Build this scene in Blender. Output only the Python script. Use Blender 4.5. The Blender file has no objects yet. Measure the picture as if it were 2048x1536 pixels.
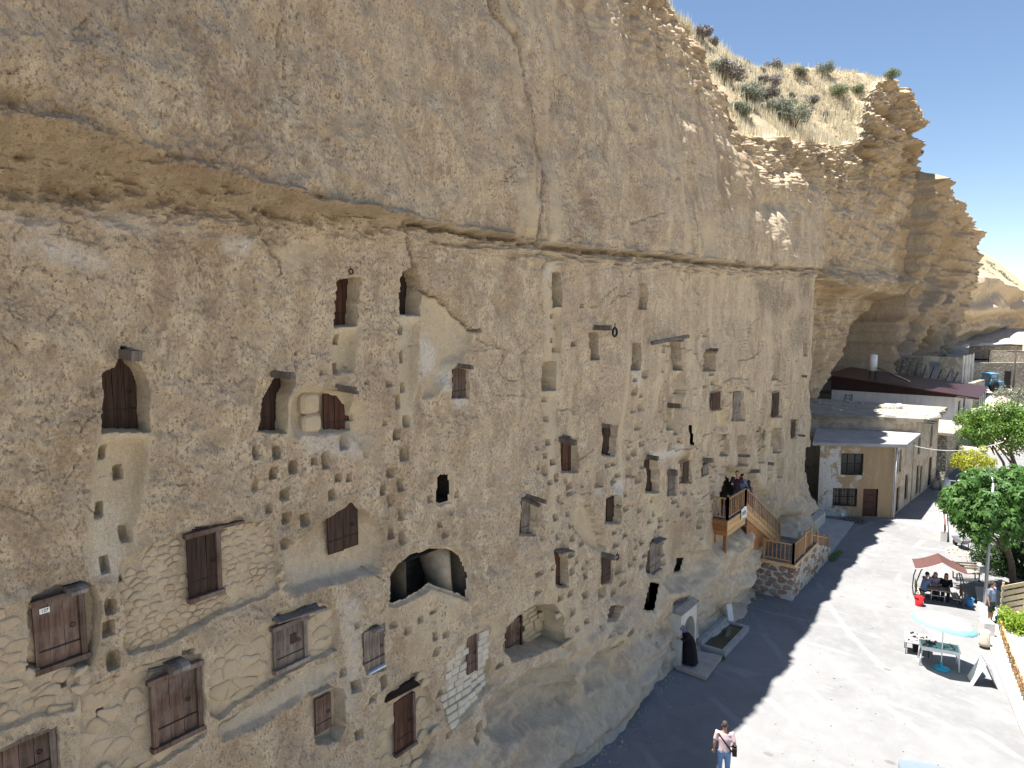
import bpy, bmesh, math, random
import numpy as np
from mathutils import Vector, Matrix

# ------------------------------------------------------------------ camera, sky, sun, exposure
scene = bpy.context.scene
COL = scene.collection
rad = math.radians
# plan: +X runs along the cliff foot away from the camera, cliff rock lies at +Y, the road at -Y.
# "O" below means metres OUTWARD from the cliff foot line (world Y = -O).
HEAD, PITCH, FPX = rad(36.8), rad(5.9), 1422.0      # heading off the cliff line, tilt down, focal length (px of a 2048 px wide frame)
CAM = (0.0, 11.15, 14.5)                            # X, O, Z
cam_data = bpy.data.cameras.new("camera")
cam = bpy.data.objects.new("camera", cam_data)
COL.objects.link(cam)
cam.location = (CAM[0], -CAM[1], CAM[2])
cam.rotation_euler = (rad(90) - PITCH, 0, HEAD - rad(90))
cam_data.sensor_width = 36.0
cam_data.lens = 36.0 * FPX / 2048.0
cam_data.clip_start = 0.1
cam_data.clip_end = 4000
scene.camera = cam

SUN_EL, SUN_DX, SUN_DO = rad(76.0), 0.62, 0.785     # elevation, horizontal direction the shadows fall in (X, O)
_n = math.hypot(SUN_DX, SUN_DO); SUN_DX /= _n; SUN_DO /= _n
world = bpy.data.worlds.new("World"); scene.world = world
world.use_nodes = True
wn = world.node_tree; wn.nodes.clear()
w_out = wn.nodes.new("ShaderNodeOutputWorld"); w_bg = wn.nodes.new("ShaderNodeBackground"); w_sky = wn.nodes.new("ShaderNodeTexSky")
w_sky.sky_type = 'NISHITA'; w_sky.sun_disc = False
w_sky.sun_elevation = SUN_EL
w_sky.sun_rotation = math.atan2(-SUN_DX, SUN_DO)
w_sky.altitude = 1000; w_sky.air_density = 1.0; w_sky.dust_density = 0.0; w_sky.ozone_density = 1.3
wn.links.new(w_sky.outputs[0], w_bg.inputs[0]); wn.links.new(w_bg.outputs[0], w_out.inputs[0])
w_bg.inputs[1].default_value = 0.062
sun_data = bpy.data.lights.new("sun", 'SUN'); sun_data.energy = 5.0; sun_data.angle = rad(0.53); sun_data.color = (1.0, 0.965, 0.91)
sun = bpy.data.objects.new("sun", sun_data); COL.objects.link(sun)
_c, _s = math.cos(SUN_EL), math.sin(SUN_EL)
sun.rotation_euler = Vector((SUN_DX * _c, -SUN_DO * _c, -_s)).to_track_quat('-Z', 'Y').to_euler()
sun.location = (0, 0, 80)
scene.view_settings.view_transform = 'Standard'
scene.view_settings.look = 'None'
scene.view_settings.exposure = 1.47
scene.view_settings.gamma = 1.0
scene.view_settings.use_curve_mapping = False
scene.render.engine = 'CYCLES'
scene.cycles.use_denoising = True
scene.cycles.max_bounces = 5
scene.cycles.diffuse_bounces = 2

# ------------------------------------------------------------------ photograph pixels -> places (2048 x 1536 frame)
CA, SA, CP, SP = math.cos(HEAD), math.sin(HEAD), math.cos(PITCH), math.sin(PITCH)
def ray(px, py):
    """direction (X, O, Z) of the sight line through a pixel"""
    x = (px - 1024.0) / FPX; y = (py - 768.0) / FPX
    f = CP - y * SP; dn = SP + y * CP
    return (f * CA + x * SA, -f * SA + x * CA, -dn)
def gp(px, py, z=0.0):
    """where the sight line meets the level z -> world (x, y, z)"""
    dx, do, dz = ray(px, py)
    t = (z - CAM[2]) / dz
    return Vector((CAM[0] + t * dx, -(CAM[1] + t * do), z))
def onO(px, py, o):
    """where it meets the vertical plane at O -> (X, Z)"""
    dx, do, dz = ray(px, py)
    t = (o - CAM[1]) / do
    return CAM[0] + t * dx, CAM[2] + t * dz
def onX(px, py, x):
    """where it meets the vertical cross plane at X -> (O, Z)"""
    dx, do, dz = ray(px, py)
    t = (x - CAM[0]) / dx
    return CAM[1] + t * do, CAM[2] + t * dz
def proj(x, y, z):
    a, b, c = x - CAM[0], -y - CAM[1], z - CAM[2]
    f = a * CA - b * SA; r = a * SA + b * CA
    d = f * CP - c * SP; v = -(f * SP) - c * CP
    v = -c * CP - f * SP
    return 1024 + FPX * r / d, 768 + FPX * v / d

# ------------------------------------------------------------------ object helpers
def tag(o, label=None, cat=None, group=None, kind=None):
    if label: o["label"] = label
    if cat: o["category"] = cat; kind = kind or "thing"
    if group: o["group"] = group
    if kind: o["kind"] = kind
    return o
def empty(name, loc=(0, 0, 0), rz=0.0, parent=None):
    o = bpy.data.objects.new(name, None); COL.objects.link(o)
    o.empty_display_size = 0.2
    o.location = loc; o.rotation_euler = (0, 0, rz)
    if parent is not None: o.parent = parent
    return o
def link(name, me, parent=None, loc=None, rot=None, scale=None):
    o = bpy.data.objects.new(name, me); COL.objects.link(o)
    if parent is not None: o.parent = parent
    if loc is not None: o.location = loc
    if rot is not None: o.rotation_euler = rot
    if scale is not None: o.scale = scale
    return o
def mesh(name, verts, faces, mat=None, smooth=False):
    me = bpy.data.meshes.new(name)
    me.from_pydata([tuple(v) for v in verts], [], faces)
    if mat: me.materials.append(mat)
    if smooth: me.polygons.foreach_set("use_smooth", [True] * len(me.polygons))
    me.update()
    return me
class MB:
    """collects solids into one mesh"""
    def __init__(s): s.v = []; s.f = []; s.sm = []
    def add(s, verts, faces, smooth=False):
        n = len(s.v); s.v += [tuple(v) for v in verts]; s.f += [tuple(i + n for i in f) for f in faces]; s.sm += [smooth] * len(faces)
        return s
    def box(s, c, d, rot=None, taper=1.0):
        x, y, z = d[0] / 2, d[1] / 2, d[2] / 2
        vs = [Vector((sx * x * (taper if sz > 0 else 1), sy * y * (taper if sz > 0 else 1), sz * z)) for sz in (-1, 1) for sy in (-1, 1) for sx in (-1, 1)]
        if rot is not None:
            R = rot if isinstance(rot, Matrix) else Matrix.Rotation(rot, 3, 'Z')
            vs = [R @ v for v in vs]
        c = Vector(c)
        return s.add([v + c for v in vs], [(0, 2, 3, 1), (4, 5, 7, 6), (0, 1, 5, 4), (2, 6, 7, 3), (0, 4, 6, 2), (1, 3, 7, 5)])
    def bar(s, a, b, w, h=None, up=(0, 0, 1)):
        """rectangular bar from a to b"""
        a, b = Vector(a), Vector(b); h = w if h is None else h
        d = (b - a).normalized(); u = Vector(up)
        if abs(d.dot(u)) > 0.98: u = Vector((0, 1, 0))
        r = d.cross(u).normalized(); u = r.cross(d)
        vs = [p + r * sx * w / 2 + u * sz * h / 2 for p in (a, b) for sx, sz in ((-1, -1), (1, -1), (1, 1), (-1, 1))]
        return s.add(vs, [(3, 2, 1, 0), (4, 5, 6, 7), (0, 1, 5, 4), (1, 2, 6, 5), (2, 3, 7, 6), (3, 0, 4, 7)])
    def tube(s, pts, radii, n=8, cap=True, smooth=True):
        pts = [Vector(p) for p in pts]
        if not hasattr(radii, "__len__"): radii = [radii] * len(pts)
        rings = []; prev = None
        for i, p in enumerate(pts):
            d = (pts[min(i + 1, len(pts) - 1)] - pts[max(i - 1, 0)])
            d = d.normalized() if d.length > 1e-9 else Vector((0, 0, 1))
            u = Vector((1, 0, 0)) if prev is None else prev
            if abs(d.dot(u)) > 0.95: u = Vector((0, 1, 0))
            r = (u - d * u.dot(d)).normalized(); q = d.cross(r); prev = r
            R = radii[i]; ra, rb = (R if hasattr(R, "__len__") else (R, R))
            rings.append([p + r * math.cos(2 * math.pi * k / n) * ra + q * math.sin(2 * math.pi * k / n) * rb for k in range(n)])
        vs = [v for ring in rings for v in ring]; fs = []
        for i in range(len(rings) - 1):
            for k in range(n):
                fs.append((i * n + k, i * n + (k + 1) % n, (i + 1) * n + (k + 1) % n, (i + 1) * n + k))
        if cap: fs.append(tuple(range(n - 1, -1, -1))); fs.append(tuple((len(rings) - 1) * n + k for k in range(n)))
        return s.add(vs, fs, smooth)
    def lathe(s, prof, c=(0, 0, 0), n=16, smooth=True):
        """prof: (radius, z) pairs"""
        c = Vector(c); vs = []; fs = []
        for r, z in prof:
            vs += [c + Vector((r * math.cos(2 * math.pi * k / n), r * math.sin(2 * math.pi * k / n), z)) for k in range(n)]
        for i in range(len(prof) - 1):
            for k in range(n):
                fs.append((i * n + k, i * n + (k + 1) % n, (i + 1) * n + (k + 1) % n, (i + 1) * n + k))
        fs.append(tuple(range(n - 1, -1, -1))); fs.append(tuple((len(prof) - 1) * n + k for k in range(n)))
        return s.add(vs, fs, smooth)
    def ball(s, c, r, n=10, m=7, smooth=True):
        r = r if hasattr(r, "__len__") else (r, r, r)
        vs = [(c[0], c[1], c[2] - r[2])]; fs = []
        for i in range(1, m):
            t = math.pi * i / m
            vs += [(c[0] + r[0] * math.sin(t) * math.cos(2 * math.pi * k / n), c[1] + r[1] * math.sin(t) * math.sin(2 * math.pi * k / n), c[2] - r[2] * math.cos(t)) for k in range(n)]
        vs.append((c[0], c[1], c[2] + r[2]))
        for k in range(n): fs.append((0, 1 + (k + 1) % n, 1 + k))
        for i in range(m - 2):
            for k in range(n):
                a = 1 + i * n
                fs.append((a + k, a + (k + 1) % n, a + n + (k + 1) % n, a + n + k))
        a = 1 + (m - 2) * n
        for k in range(n): fs.append((a + k, a + (k + 1) % n, len(vs) - 1))
        return s.add(vs, fs, smooth)
    def prism(s, poly, z0, z1):
        n = len(poly)
        vs = [(p[0], p[1], z0) for p in poly] + [(p[0], p[1], z1) for p in poly]
        return s.add(vs, [tuple(range(n - 1, -1, -1)), tuple(range(n, 2 * n))] + [(i, (i + 1) % n, n + (i + 1) % n, n + i) for i in range(n)])
    def mesh(s, name, mat=None):
        me = bpy.data.meshes.new(name); me.from_pydata(s.v, [], s.f)
        me.polygons.foreach_set("use_smooth", s.sm)
        if mat: me.materials.append(mat)
        me.update(); return me
    def build(s, name, mat=None, parent=None, loc=None, rot=None):
        return link(name, s.mesh(name, mat), parent, loc, rot)

# ------------------------------------------------------------------ noise on numpy arrays
class Noise:
    def __init__(s, seed):
        r = np.random.RandomState(seed); s.p = r.permutation(512).astype(np.int32)
        a = r.rand(512) * 2 * np.pi; s.gx, s.gy = np.cos(a).astype(np.float32), np.sin(a).astype(np.float32)
    def __call__(s, x, y):
        x = np.asarray(x, np.float32); y = np.asarray(y, np.float32)
        fx = np.floor(x); fy = np.floor(y); xi = fx.astype(np.int32); yi = fy.astype(np.int32)
        fx = x - fx; fy = y - fy
        u = fx * fx * fx * (fx * (fx * 6 - 15) + 10); v = fy * fy * fy * (fy * (fy * 6 - 15) + 10)
        def g(ix, iy, dx, dy):
            h = s.p[(s.p[ix & 511] + iy) & 511]
            return s.gx[h] * dx + s.gy[h] * dy
        a = g(xi, yi, fx, fy); b = g(xi + 1, yi, fx - 1, fy); c = g(xi, yi + 1, fx, fy - 1); d = g(xi + 1, yi + 1, fx - 1, fy - 1)
        return ((a + u * (b - a)) * (1 - v) + (c + u * (d - c)) * v) * 1.5
    def fbm(s, x, y, octv=4, gain=0.5, lac=2.03):
        t = 0; a = 1.0
        for i in range(octv):
            t = t + a * s(x + i * 17.3, y - i * 9.1); x = x * lac; y = y * lac; a *= gain
        return t
    def ridge(s, x, y, octv=4, gain=0.5):
        t = 0; a = 1.0
        for i in range(octv):
            t = t + a * (1 - np.abs(s(x + i * 13.7, y + i * 5.3)) * 2); x = x * 2.1; y = y * 2.1; a *= gain
        return t
def sstep(a, b, x):
    t = np.clip((np.asarray(x, float) - a) / (b - a), 0, 1)
    return t * t * (3 - 2 * t)
def sdf_poly(P, x, y):
    """signed distance to polygon P (negative inside)"""
    d = np.full(x.shape, 1e9); ins = np.zeros(x.shape, bool); n = len(P)
    for i in range(n):
        ax, ay = P[i]; bx, by = P[(i + 1) % n]
        ex, ey = bx - ax, by - ay; wx, wy = x - ax, y - ay
        t = np.clip((wx * ex + wy * ey) / (ex * ex + ey * ey + 1e-12), 0, 1)
        d = np.minimum(d, (wx - ex * t) ** 2 + (wy - ey * t) ** 2)
        c = ((ay <= y) & (by > y)) | ((by <= y) & (ay > y))
        with np.errstate(divide='ignore', invalid='ignore'):
            xi = ax + (y - ay) * ex / (ey if abs(ey) > 1e-12 else 1e-12)
        ins ^= c & (x < xi)
    d = np.sqrt(d)
    return np.where(ins, -d, d)
def d_line(P, x, y):
    d = np.full(x.shape, 1e9)
    for (ax, ay), (bx, by) in zip(P[:-1], P[1:]):
        ex, ey = bx - ax, by - ay; wx, wy = x - ax, y - ay
        t = np.clip((wx * ex + wy * ey) / (ex * ex + ey * ey + 1e-12), 0, 1)
        d = np.minimum(d, (wx - ex * t) ** 2 + (wy - ey * t) ** 2)
    return np.sqrt(d)

# ------------------------------------------------------------------ material helpers
MATS = {}
class NT:
    def __init__(s, name):
        s.m = bpy.data.materials.new(name); s.m.use_nodes = True; s.t = s.m.node_tree; s.t.nodes.clear()
        s.out = s.n("ShaderNodeOutputMaterial"); s.b = s.n("ShaderNodeBsdfPrincipled")
        s.t.links.new(s.b.outputs[0], s.out.inputs[0]); MATS[name] = s.m
    def n(s, kind, **kw):
        nd = s.t.nodes.new(kind)
        for k, v in kw.items(): setattr(nd, k, v)
        return nd
    def l(s, a, b): s.t.links.new(a, b)
    def val(s, sock, v):
        if hasattr(v, "is_linked") or hasattr(v, "links"): s.l(v, sock)
        elif hasattr(v, "__len__") and len(v) == 3 and sock.type == 'RGBA': sock.default_value = (*v, 1)
        else: sock.default_value = v
    def coord(s, scale=(1, 1, 1), rot=(0, 0, 0), kind="Object"):
        if kind == "World":
            src = s.n("ShaderNodeNewGeometry").outputs["Position"]
        else: src = s.n("ShaderNodeTexCoord").outputs[kind]
        mp = s.n("ShaderNodeMapping"); mp.inputs["Scale"].default_value = scale; mp.inputs["Rotation"].default_value = rot
        s.l(src, mp.inputs[0]); return mp.outputs[0]
    def noise(s, scale, vec=None, detail=4, rough=0.55, dist=0.0, out=0):
        nd = s.n("ShaderNodeTexNoise"); nd.inputs["Scale"].default_value = scale; nd.inputs["Detail"].default_value = detail
        nd.inputs["Roughness"].default_value = rough; nd.inputs["Distortion"].default_value = dist
        if vec is not None: s.l(vec, nd.inputs["Vector"])
        return nd.outputs[out]
    def vor(s, scale, vec=None, feature='F1', out="Distance", rand=1.0):
        nd = s.n("ShaderNodeTexVoronoi", feature=feature); nd.inputs["Scale"].default_value = scale; nd.inputs["Randomness"].default_value = rand
        if vec is not None: s.l(vec, nd.inputs["Vector"])
        return nd.outputs[out]
    def ramp(s, fac, a, b, lo=0.0, hi=1.0):
        nd = s.n("ShaderNodeMapRange"); nd.interpolation_type = 'SMOOTHSTEP'
        nd.inputs[1].default_value = a; nd.inputs[2].default_value = b; nd.inputs[3].default_value = lo; nd.inputs[4].default_value = hi
        s.l(fac, nd.inputs[0]); return nd.outputs[0]
    def mix(s, fac, a, b, mode='MIX'):
        nd = s.n("ShaderNodeMix", data_type='RGBA', blend_type=mode)
        s.val(nd.inputs[0], fac); s.val(nd.inputs[6], a); s.val(nd.inputs[7], b); return nd.outputs[2]
    def math(s, op, a, b=0.0):
        nd = s.n("ShaderNodeMath", operation=op); s.val(nd.inputs[0], a); s.val(nd.inputs[1], b); return nd.outputs[0]
    def attr(s, name, out="Fac"):
        nd = s.n("ShaderNodeAttribute"); nd.attribute_name = name; return nd.outputs[out]
    def sep(s, col):
        nd = s.n("ShaderNodeSeparateColor"); s.l(col, nd.inputs[0]); return nd.outputs
    def objrand(s): return s.n("ShaderNodeObjectInfo").outputs["Random"]
    def bump(s, h, strength, dist, prev=None):
        nd = s.n("ShaderNodeBump"); nd.inputs["Strength"].default_value = strength; nd.inputs["Distance"].default_value = dist
        s.l(h, nd.inputs["Height"])
        if prev is not None: s.l(prev, nd.inputs["Normal"])
        return nd.outputs[0]
    def done(s, col, rough=0.85, normal=None, spec=0.25, metal=0.0, alpha=None):
        s.val(s.b.inputs["Base Color"], col); s.val(s.b.inputs["Roughness"], rough)
        s.b.inputs["Specular IOR Level"].default_value = spec; s.b.inputs["Metallic"].default_value = metal
        if normal is not None: s.l(normal, s.b.inputs["Normal"])
        return s.m
def simple(name, col, rough=0.7, var=0.12, nscale=6.0, bump=0.0, spec=0.25, metal=0.0, bscale=40.0, orand=0.0):
    """plain paint/cloth/metal with soft mottling"""
    t = NT(name); c = t.coord()
    n = t.noise(nscale, c, 5, 0.6)
    f = t.ramp(n, 0.25, 0.75, 1 - var, 1 + var)
    nd = t.n("ShaderNodeMix", data_type='RGBA', blend_type='MULTIPLY'); nd.inputs[0].default_value = 1
    nd.inputs[6].default_value = (*col, 1); t.l(f, nd.inputs[7]); colr = nd.outputs[2]
    if orand:
        g = t.math('MULTIPLY_ADD', t.objrand(), 2 * orand); g.node.inputs[2].default_value = 1 - orand
        colr = t.mix(1.0, colr, g, 'MULTIPLY')
    nm = t.bump(t.noise(bscale, c, 4, 0.6), bump, 0.01) if bump else None
    return t.done(colr, rough, nm, spec, metal)

# ================================================================== THE CLIFF
N1, N2, N3, N4 = Noise(11), Noise(23), Noise(37), Noise(51)
I = np.interp
def lipZ(X): return I(X, [-20, 2, 25, 31.6, 35, 37.6, 38.8, 41, 45, 51.8, 61.4, 77, 79.5, 82, 86, 92, 104, 109, 112], [31, 30.5, 29.6, 28.6, 27.0, 25.7, 24.2, 24.2, 24.8, 25.6, 27.3, 30.7, 31.6, 35, 38.6, 40.3, 40.2, 39, 36])
def lipO(X): return I(X, [-20, 2, 25, 31.6, 37.6, 40, 45, 51, 55, 61, 77, 84, 95, 105, 112], [-2.6, -2.6, -3.1, -3.6, -3.7, -3.3, -2.3, -1.7, -2.4, -4.0, -5.6, -5.2, -4.2, -3.4, -4.5])
def low0(X): return I(X, [-20, 46.5, 48.2, 49.6, 51.5, 56, 80, 105, 112], [-.6, -.6, -.75, -1.4, -3.6, -5.9, -6.6, -6.2, -7])
def up0(X): return I(X, [-20, 2, 5, 7.5, 10, 12.5, 16, 30, 46, 50, 54, 60, 80, 105, 112], [.45, .42, .3, .08, -.2, -.38, -.42, -.45, -.5, -.9, -1.9, -3.9, -5.3, -4.4, -5])
def _table(pxs, ofun):
    xs, zs = [], []
    for px, py in pxs:
        o = -.4
        for _ in range(30):
            x, z = onO(px, py, o); o = .5 * o + .5 * float(ofun(x))
        xs.append(x); zs.append(z)
    return np.array(xs), np.array(zs)
LIPX, LIPZ_ = _table([(-60, 178), (0, 200), (110, 228), (230, 268), (340, 310), (450, 345), (560, 382), (640, 398), (715, 412), (830, 440), (960, 462), (1090, 486), (1340, 510), (1500, 530), (1640, 541)], up0)
SOFX, SOFZ = _table([(-60, 392), (0, 396), (200, 402), (350, 408), (520, 430), (700, 428), (830, 450), (960, 472), (1090, 496), (1340, 518), (1500, 538), (1640, 549)], low0)
LIPX = np.append(LIPX, [60, 112]); LIPZ_ = np.append(LIPZ_, [17.0, 16.6]); SOFX = np.append(SOFX, [60, 112]); SOFZ = np.append(SOFZ, [16.2, 15.6])
def ledgeZ(X): return I(X, LIPX, LIPZ_)
def soffZ(X): return I(X, SOFX, SOFZ)
def base(X, Z):
    X = np.asarray(X, float); Z = np.asarray(Z, float)
    t = np.clip((4.4 - Z) / 4.4, 0, 1)
    near = 1 - sstep(47.5, 51, X)
    foot = (.6 * t ** 1.15) * near
    deep = sstep(51, 58, X) * 2.2 * sstep(11, 3, Z) + sstep(80, 108, X) * 9 * sstep(19, 5, Z)
    low = low0(X) + foot - deep
    zl, zs = ledgeZ(X), np.minimum(soffZ(X), ledgeZ(X) - .06)
    g = np.clip((Z - zl) / np.maximum(lipZ(X) - zl, 1), 0, 1.2)
    up = up0(X) + (lipO(X) - up0(X)) * (.35 * g + .65 * g ** 2.6)
    s = sstep(0, 1, (Z - zs) / (zl - zs))
    return low * (1 - s) + up * s
def H(px, py, dep=0.0):
    """place on the smooth rock face seen at a pixel -> (X, Z)"""
    o = -.6
    for _ in range(26):
        x, z = onO(px, py, o + dep); o = .5 * o + .5 * (float(base(x, z)) if REL is None else rel(x, z))
    return x, z
REL = None
def rel(x, z):
    i = int(np.clip(np.searchsorted(CX, x), 0, nc - 1)); j = int(np.clip(np.searchsorted(rowsZ, z), 0, NR0 - 1))
    return float(REL[j, i]) if z < rowsZ[-1] else float(base(x, z))
def HP(poly): return [H(*p) for p in poly]
def face(px, py):
    x, z = H(px, py); return x, float(base(x, z)), z

# ---- grid
cols = [-18, -12, -8, -5, -3, -1.5, -.5, .3, 1.0, 1.6, 2.1]
xs = [onO(p, 700, -.6)[0] for p in np.arange(-70, 1600, 2.7)]
cols += [x for x in xs if x > cols[-1] + .02]
while cols[-1] < 53: cols.append(cols[-1] + .13)
while cols[-1] < 112: cols.append(cols[-1] + .24)
CX = np.array(cols)
rz = list(np.arange(-.4, 4, .036)) + list(np.arange(4, 18.6, .0265))
NR0 = len(rz); NUP = 170
rowsZ = np.array(rz)
nc = len(CX)
lz = lipZ(CX)
fr = (np.arange(1, NUP + 1) / NUP)
Zg = np.empty((NR0 + NUP, nc)); Zg[:NR0] = rowsZ[:, None]
Zg[NR0:] = rowsZ[-1] + fr[:, None] * (lz[None, :] - rowsZ[-1])
Xg = np.broadcast_to(CX[None, :], Zg.shape).copy()
OB = base(Xg, Zg)
O = OB.copy()
SHAPE = Zg.shape
T = {k: np.zeros(SHAPE) for k in ("carve", "white", "ochre", "grey", "dark", "smooth")}
VOID = np.zeros(SHAPE, bool)

def window(P, m):
    x0 = min(p[0] for p in P) - m; x1 = max(p[0] for p in P) + m; z0 = min(p[1] for p in P) - m; z1 = max(p[1] for p in P) + m
    c0, c1 = np.searchsorted(CX, [x0, x1]); r0 = np.searchsorted(rowsZ, z0)
    r1 = np.searchsorted(rowsZ, z1) if z1 < rowsZ[-1] else NR0 + NUP
    return slice(max(r0 - 1, 0), r1 + 1), slice(max(c0 - 1, 0), c1 + 1)
def wob(w, amp, sc=3.0): return amp * N3.fbm(Xg[w] * sc, Zg[w] * sc, 3)
def recess(poly, depth, soft=.025, edge=.02, carve=1.0, world=False, sill=0.0):
    """sharp-edged cut into the rock"""
    P = poly if world else HP(poly); w = window(P, .3)
    d = sdf_poly(P, Xg[w], Zg[w]) + wob(w, edge)
    s = 1 - sstep(-soft, soft, d)
    O[w] -= depth * s
    T["carve"][w] = np.maximum(T["carve"][w], carve * (1 - sstep(-.02, .10, d))); T["smooth"][w] = np.maximum(T["smooth"][w], 1 - sstep(-.02, .05 if depth > .11 else .22, d))
    return P
def hollow(poly, depth, r=.3, edge=.05, carve=.8, grey=0.0, world=False):
    """rounded scoop"""
    P = poly if world else HP(poly); w = window(P, .3)
    d = sdf_poly(P, Xg[w], Zg[w]) + wob(w, edge)
    s = 1 - np.exp(-np.maximum(-d, 0) / r)
    O[w] -= depth * s
    q = 1 - sstep(-.12, .08, d)
    T["carve"][w] = np.maximum(T["carve"][w], carve * q); T["smooth"][w] = np.maximum(T["smooth"][w], .8 * q)
    if grey: T["grey"][w] = np.maximum(T["grey"][w], grey * q)
def groove(pl, pr, depth, fade=True):
    """ladder chase: left edge points, right edge points (px, top to bottom); sharper on the right"""
    P = HP(list(pl) + list(reversed(pr))); w = window(P, .25)
    d = sdf_poly(P, Xg[w], Zg[w]) + wob(w, .03, 2)
    z = Zg[w]; zt, zb = max(p[1] for p in P), min(p[1] for p in P)
    f = sstep(zb - .05, zb + (zt - zb) * .6, z) if fade else 1.0
    R = HP(pr); xr = I(z, [p[1] for p in R][::-1], [p[0] for p in R][::-1]); L = HP(pl); xl = I(z, [p[1] for p in L][::-1], [p[0] for p in L][::-1])
    u = np.clip((Xg[w] - xl) / np.maximum(xr - xl, .01), 0, 1)
    s = (1 - sstep(-.05, .03, d)) * (.35 + .65 * sstep(0, .7, u))
    O[w] -= depth * s * (f if fade else 1)
    q = (1 - sstep(-.05, .12, d))
    T["carve"][w] = np.maximum(T["carve"][w], q); T["smooth"][w] = np.maximum(T["smooth"][w], q)
RH = random.Random(5)
def hole(px, py, wpx, hpx, depth=None):
    """hand- and foothold pecked into the face"""
    x, z = H(px, py); x0 = H(px - wpx / 2, py)[0]; x1 = H(px + wpx / 2, py)[0]; z0 = H(px, py + hpx / 2)[1]; z1 = H(px, py - hpx / 2)[1]
    a, b = max((x1 - x0) / 2, .02), max((z1 - z0) / 2, .02)
    hole_w(x, z, a, b, depth)
def hole_w(x, z, a, b, depth=None):
    depth = depth * 1.5 if depth else min(1.15 * (a + b), .26)
    w = window([(x - a, z - b), (x + a, z + b)], .06)
    u = (Xg[w] - x) / a; v = (Zg[w] - z) / b
    d = (np.abs(u) ** 6 + np.abs(v) ** 6) ** (1 / 6)
    s = (1 - sstep(.86, 1.08, d)) * (1.0 - .45 * np.clip(v, 0, 1))
    O[w] -= depth * s
    T["smooth"][w] = np.maximum(T["smooth"][w], s); T["carve"][w] = np.maximum(T["carve"][w], .7 * s)
def crack(pxs, width=.03, depth=.06, step=0.0, world=False):
    """fissure; step > 0 leaves the ground below/left of it lower"""
    P = pxs if world else HP(pxs); w = window(P, .6)
    x = Xg[w] + .06 * N2.fbm(Xg[w] * 2.2, Zg[w] * 2.2, 4); z = Zg[w] + .06 * N4.fbm(Xg[w] * 2.2, Zg[w] * 2.2, 4)
    d = d_line(P, x, z)
    O[w] -= depth * np.exp(-(d / width) ** 2)
    T["dark"][w] = np.maximum(T["dark"][w], .5 * np.exp(-(d / (width * .8)) ** 2))
def stain(poly, key, amt, feather=.25, world=False, sc=2.0):
    P = poly if world else HP(poly); w = window(P, feather * 2)
    d = sdf_poly(P, Xg[w], Zg[w]) + .5 * feather * N2.fbm(Xg[w] * sc, Zg[w] * sc, 4)
    T[key][w] = np.maximum(T[key][w], amt * (1 - sstep(-feather, feather, d)))

# ---- large relief of the face
wl = 1 - sstep(48, 52, Xg)
O += .16 * N1.fbm(Xg * .16, Zg * .22, 3) * (1 - .5 * sstep(15.5, 17, Zg))
O += .10 * N1.fbm(Xg * .5 + 9, Zg * .35, 3)
up = sstep(0, .3, Zg - ledgeZ(Xg))
O += up * (.22 * N2.fbm(Xg * .33, Zg * .12 + 4, 3) + .10 * N2.ridge(Xg * .8, Zg * .28, 3))
# weathered, pitted rim towards the top and round the far bend
rim = sstep(.35, 1.0, (Zg - ledgeZ(Xg)) / np.maximum(lipZ(Xg) - ledgeZ(Xg), 1)) * sstep(14, 24, Xg)
O += rim * (.42 * N3.fbm(Xg * .9, Zg * 1.3, 5) + .26 * N4.ridge(Xg * 1.8, Zg * 2.4, 4) - .3)
T["dark"] = np.maximum(T["dark"], .55 * rim * sstep(-.1, .45, N2.fbm(Xg * .5, Zg * .5, 4))); T["ochre"] = np.maximum(T["ochre"], .45 * rim * sstep(0, .5, N4.fbm(Xg * .3, Zg * .4, 3)))
# bedding shelves high up where the rim steps back
O += sstep(33, 40, Xg) * sstep(18.5, 21, Zg) * .40 * np.sin(Zg * 2.3 + .5 * N1.fbm(Xg * .12, Zg * .2, 3) * 4 + Xg * -.1) * sstep(-.3, .5, N2.fbm(Xg * .09, Zg * .25, 3))
# far bend: slanting flutes and an overhang
far = sstep(50, 55, Xg)
O += far * (.32 * N1.fbm(Xg * .10 - Zg * .06, Zg * .10, 4) + .22 * N4.ridge(Xg * .30 - Zg * .22, Zg * .12, 3) + .30 * N2.fbm(Xg * .12, Zg * 1.3, 5) + .25 * N3.fbm(Xg * .7, Zg * .8, 4))
O += far * 1.3 * np.exp(-((Zg - 16.6 - .03 * (Xg - 55)) / .8) ** 2) * (.55 + .6 * N2.fbm(Xg * .15, Zg * .3, 3))
# layered prow: thick shelves with deep slots between them
pr = sstep(79, 84, Xg) * sstep(28, 31, Zg)
ph = Zg * .62 + .9 * N1.fbm(Xg * .06, Zg * .16, 4) + .015 * Xg
saw = ph - np.floor(ph)
O += pr * (.9 * sstep(0, .3, saw) * (1 - sstep(.6, 1, saw)) * (.4 + .9 * np.abs(N2.fbm(Xg * .1 + 5, np.floor(ph) * 3.7, 2))) - .3 + .45 * N3.fbm(Xg * .35, Zg * 2.0, 5) + .5 * N1.fbm(Xg * .12, Zg * .3, 3))
O -= pr * 2.2 * np.exp(-((Zg - 36.2 - .05 * (Xg - 92)) / .45) ** 2) * sstep(84, 90, Xg)
T["ochre"] = np.maximum(T["ochre"], far * (.22 + .5 * sstep(-.1, .5, N2.fbm(Xg * .1 - Zg * .08, Zg * .12, 3)))); T["dark"] = np.maximum(T["dark"], far * .5 * sstep(.15, .6, N4.fbm(Xg * .09, Zg * .3, 4)))
O += .35 * np.exp(-((Xg - 29.6) / 1.2) ** 2 - ((Zg - 4.6) / 2.0) ** 2)
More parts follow.
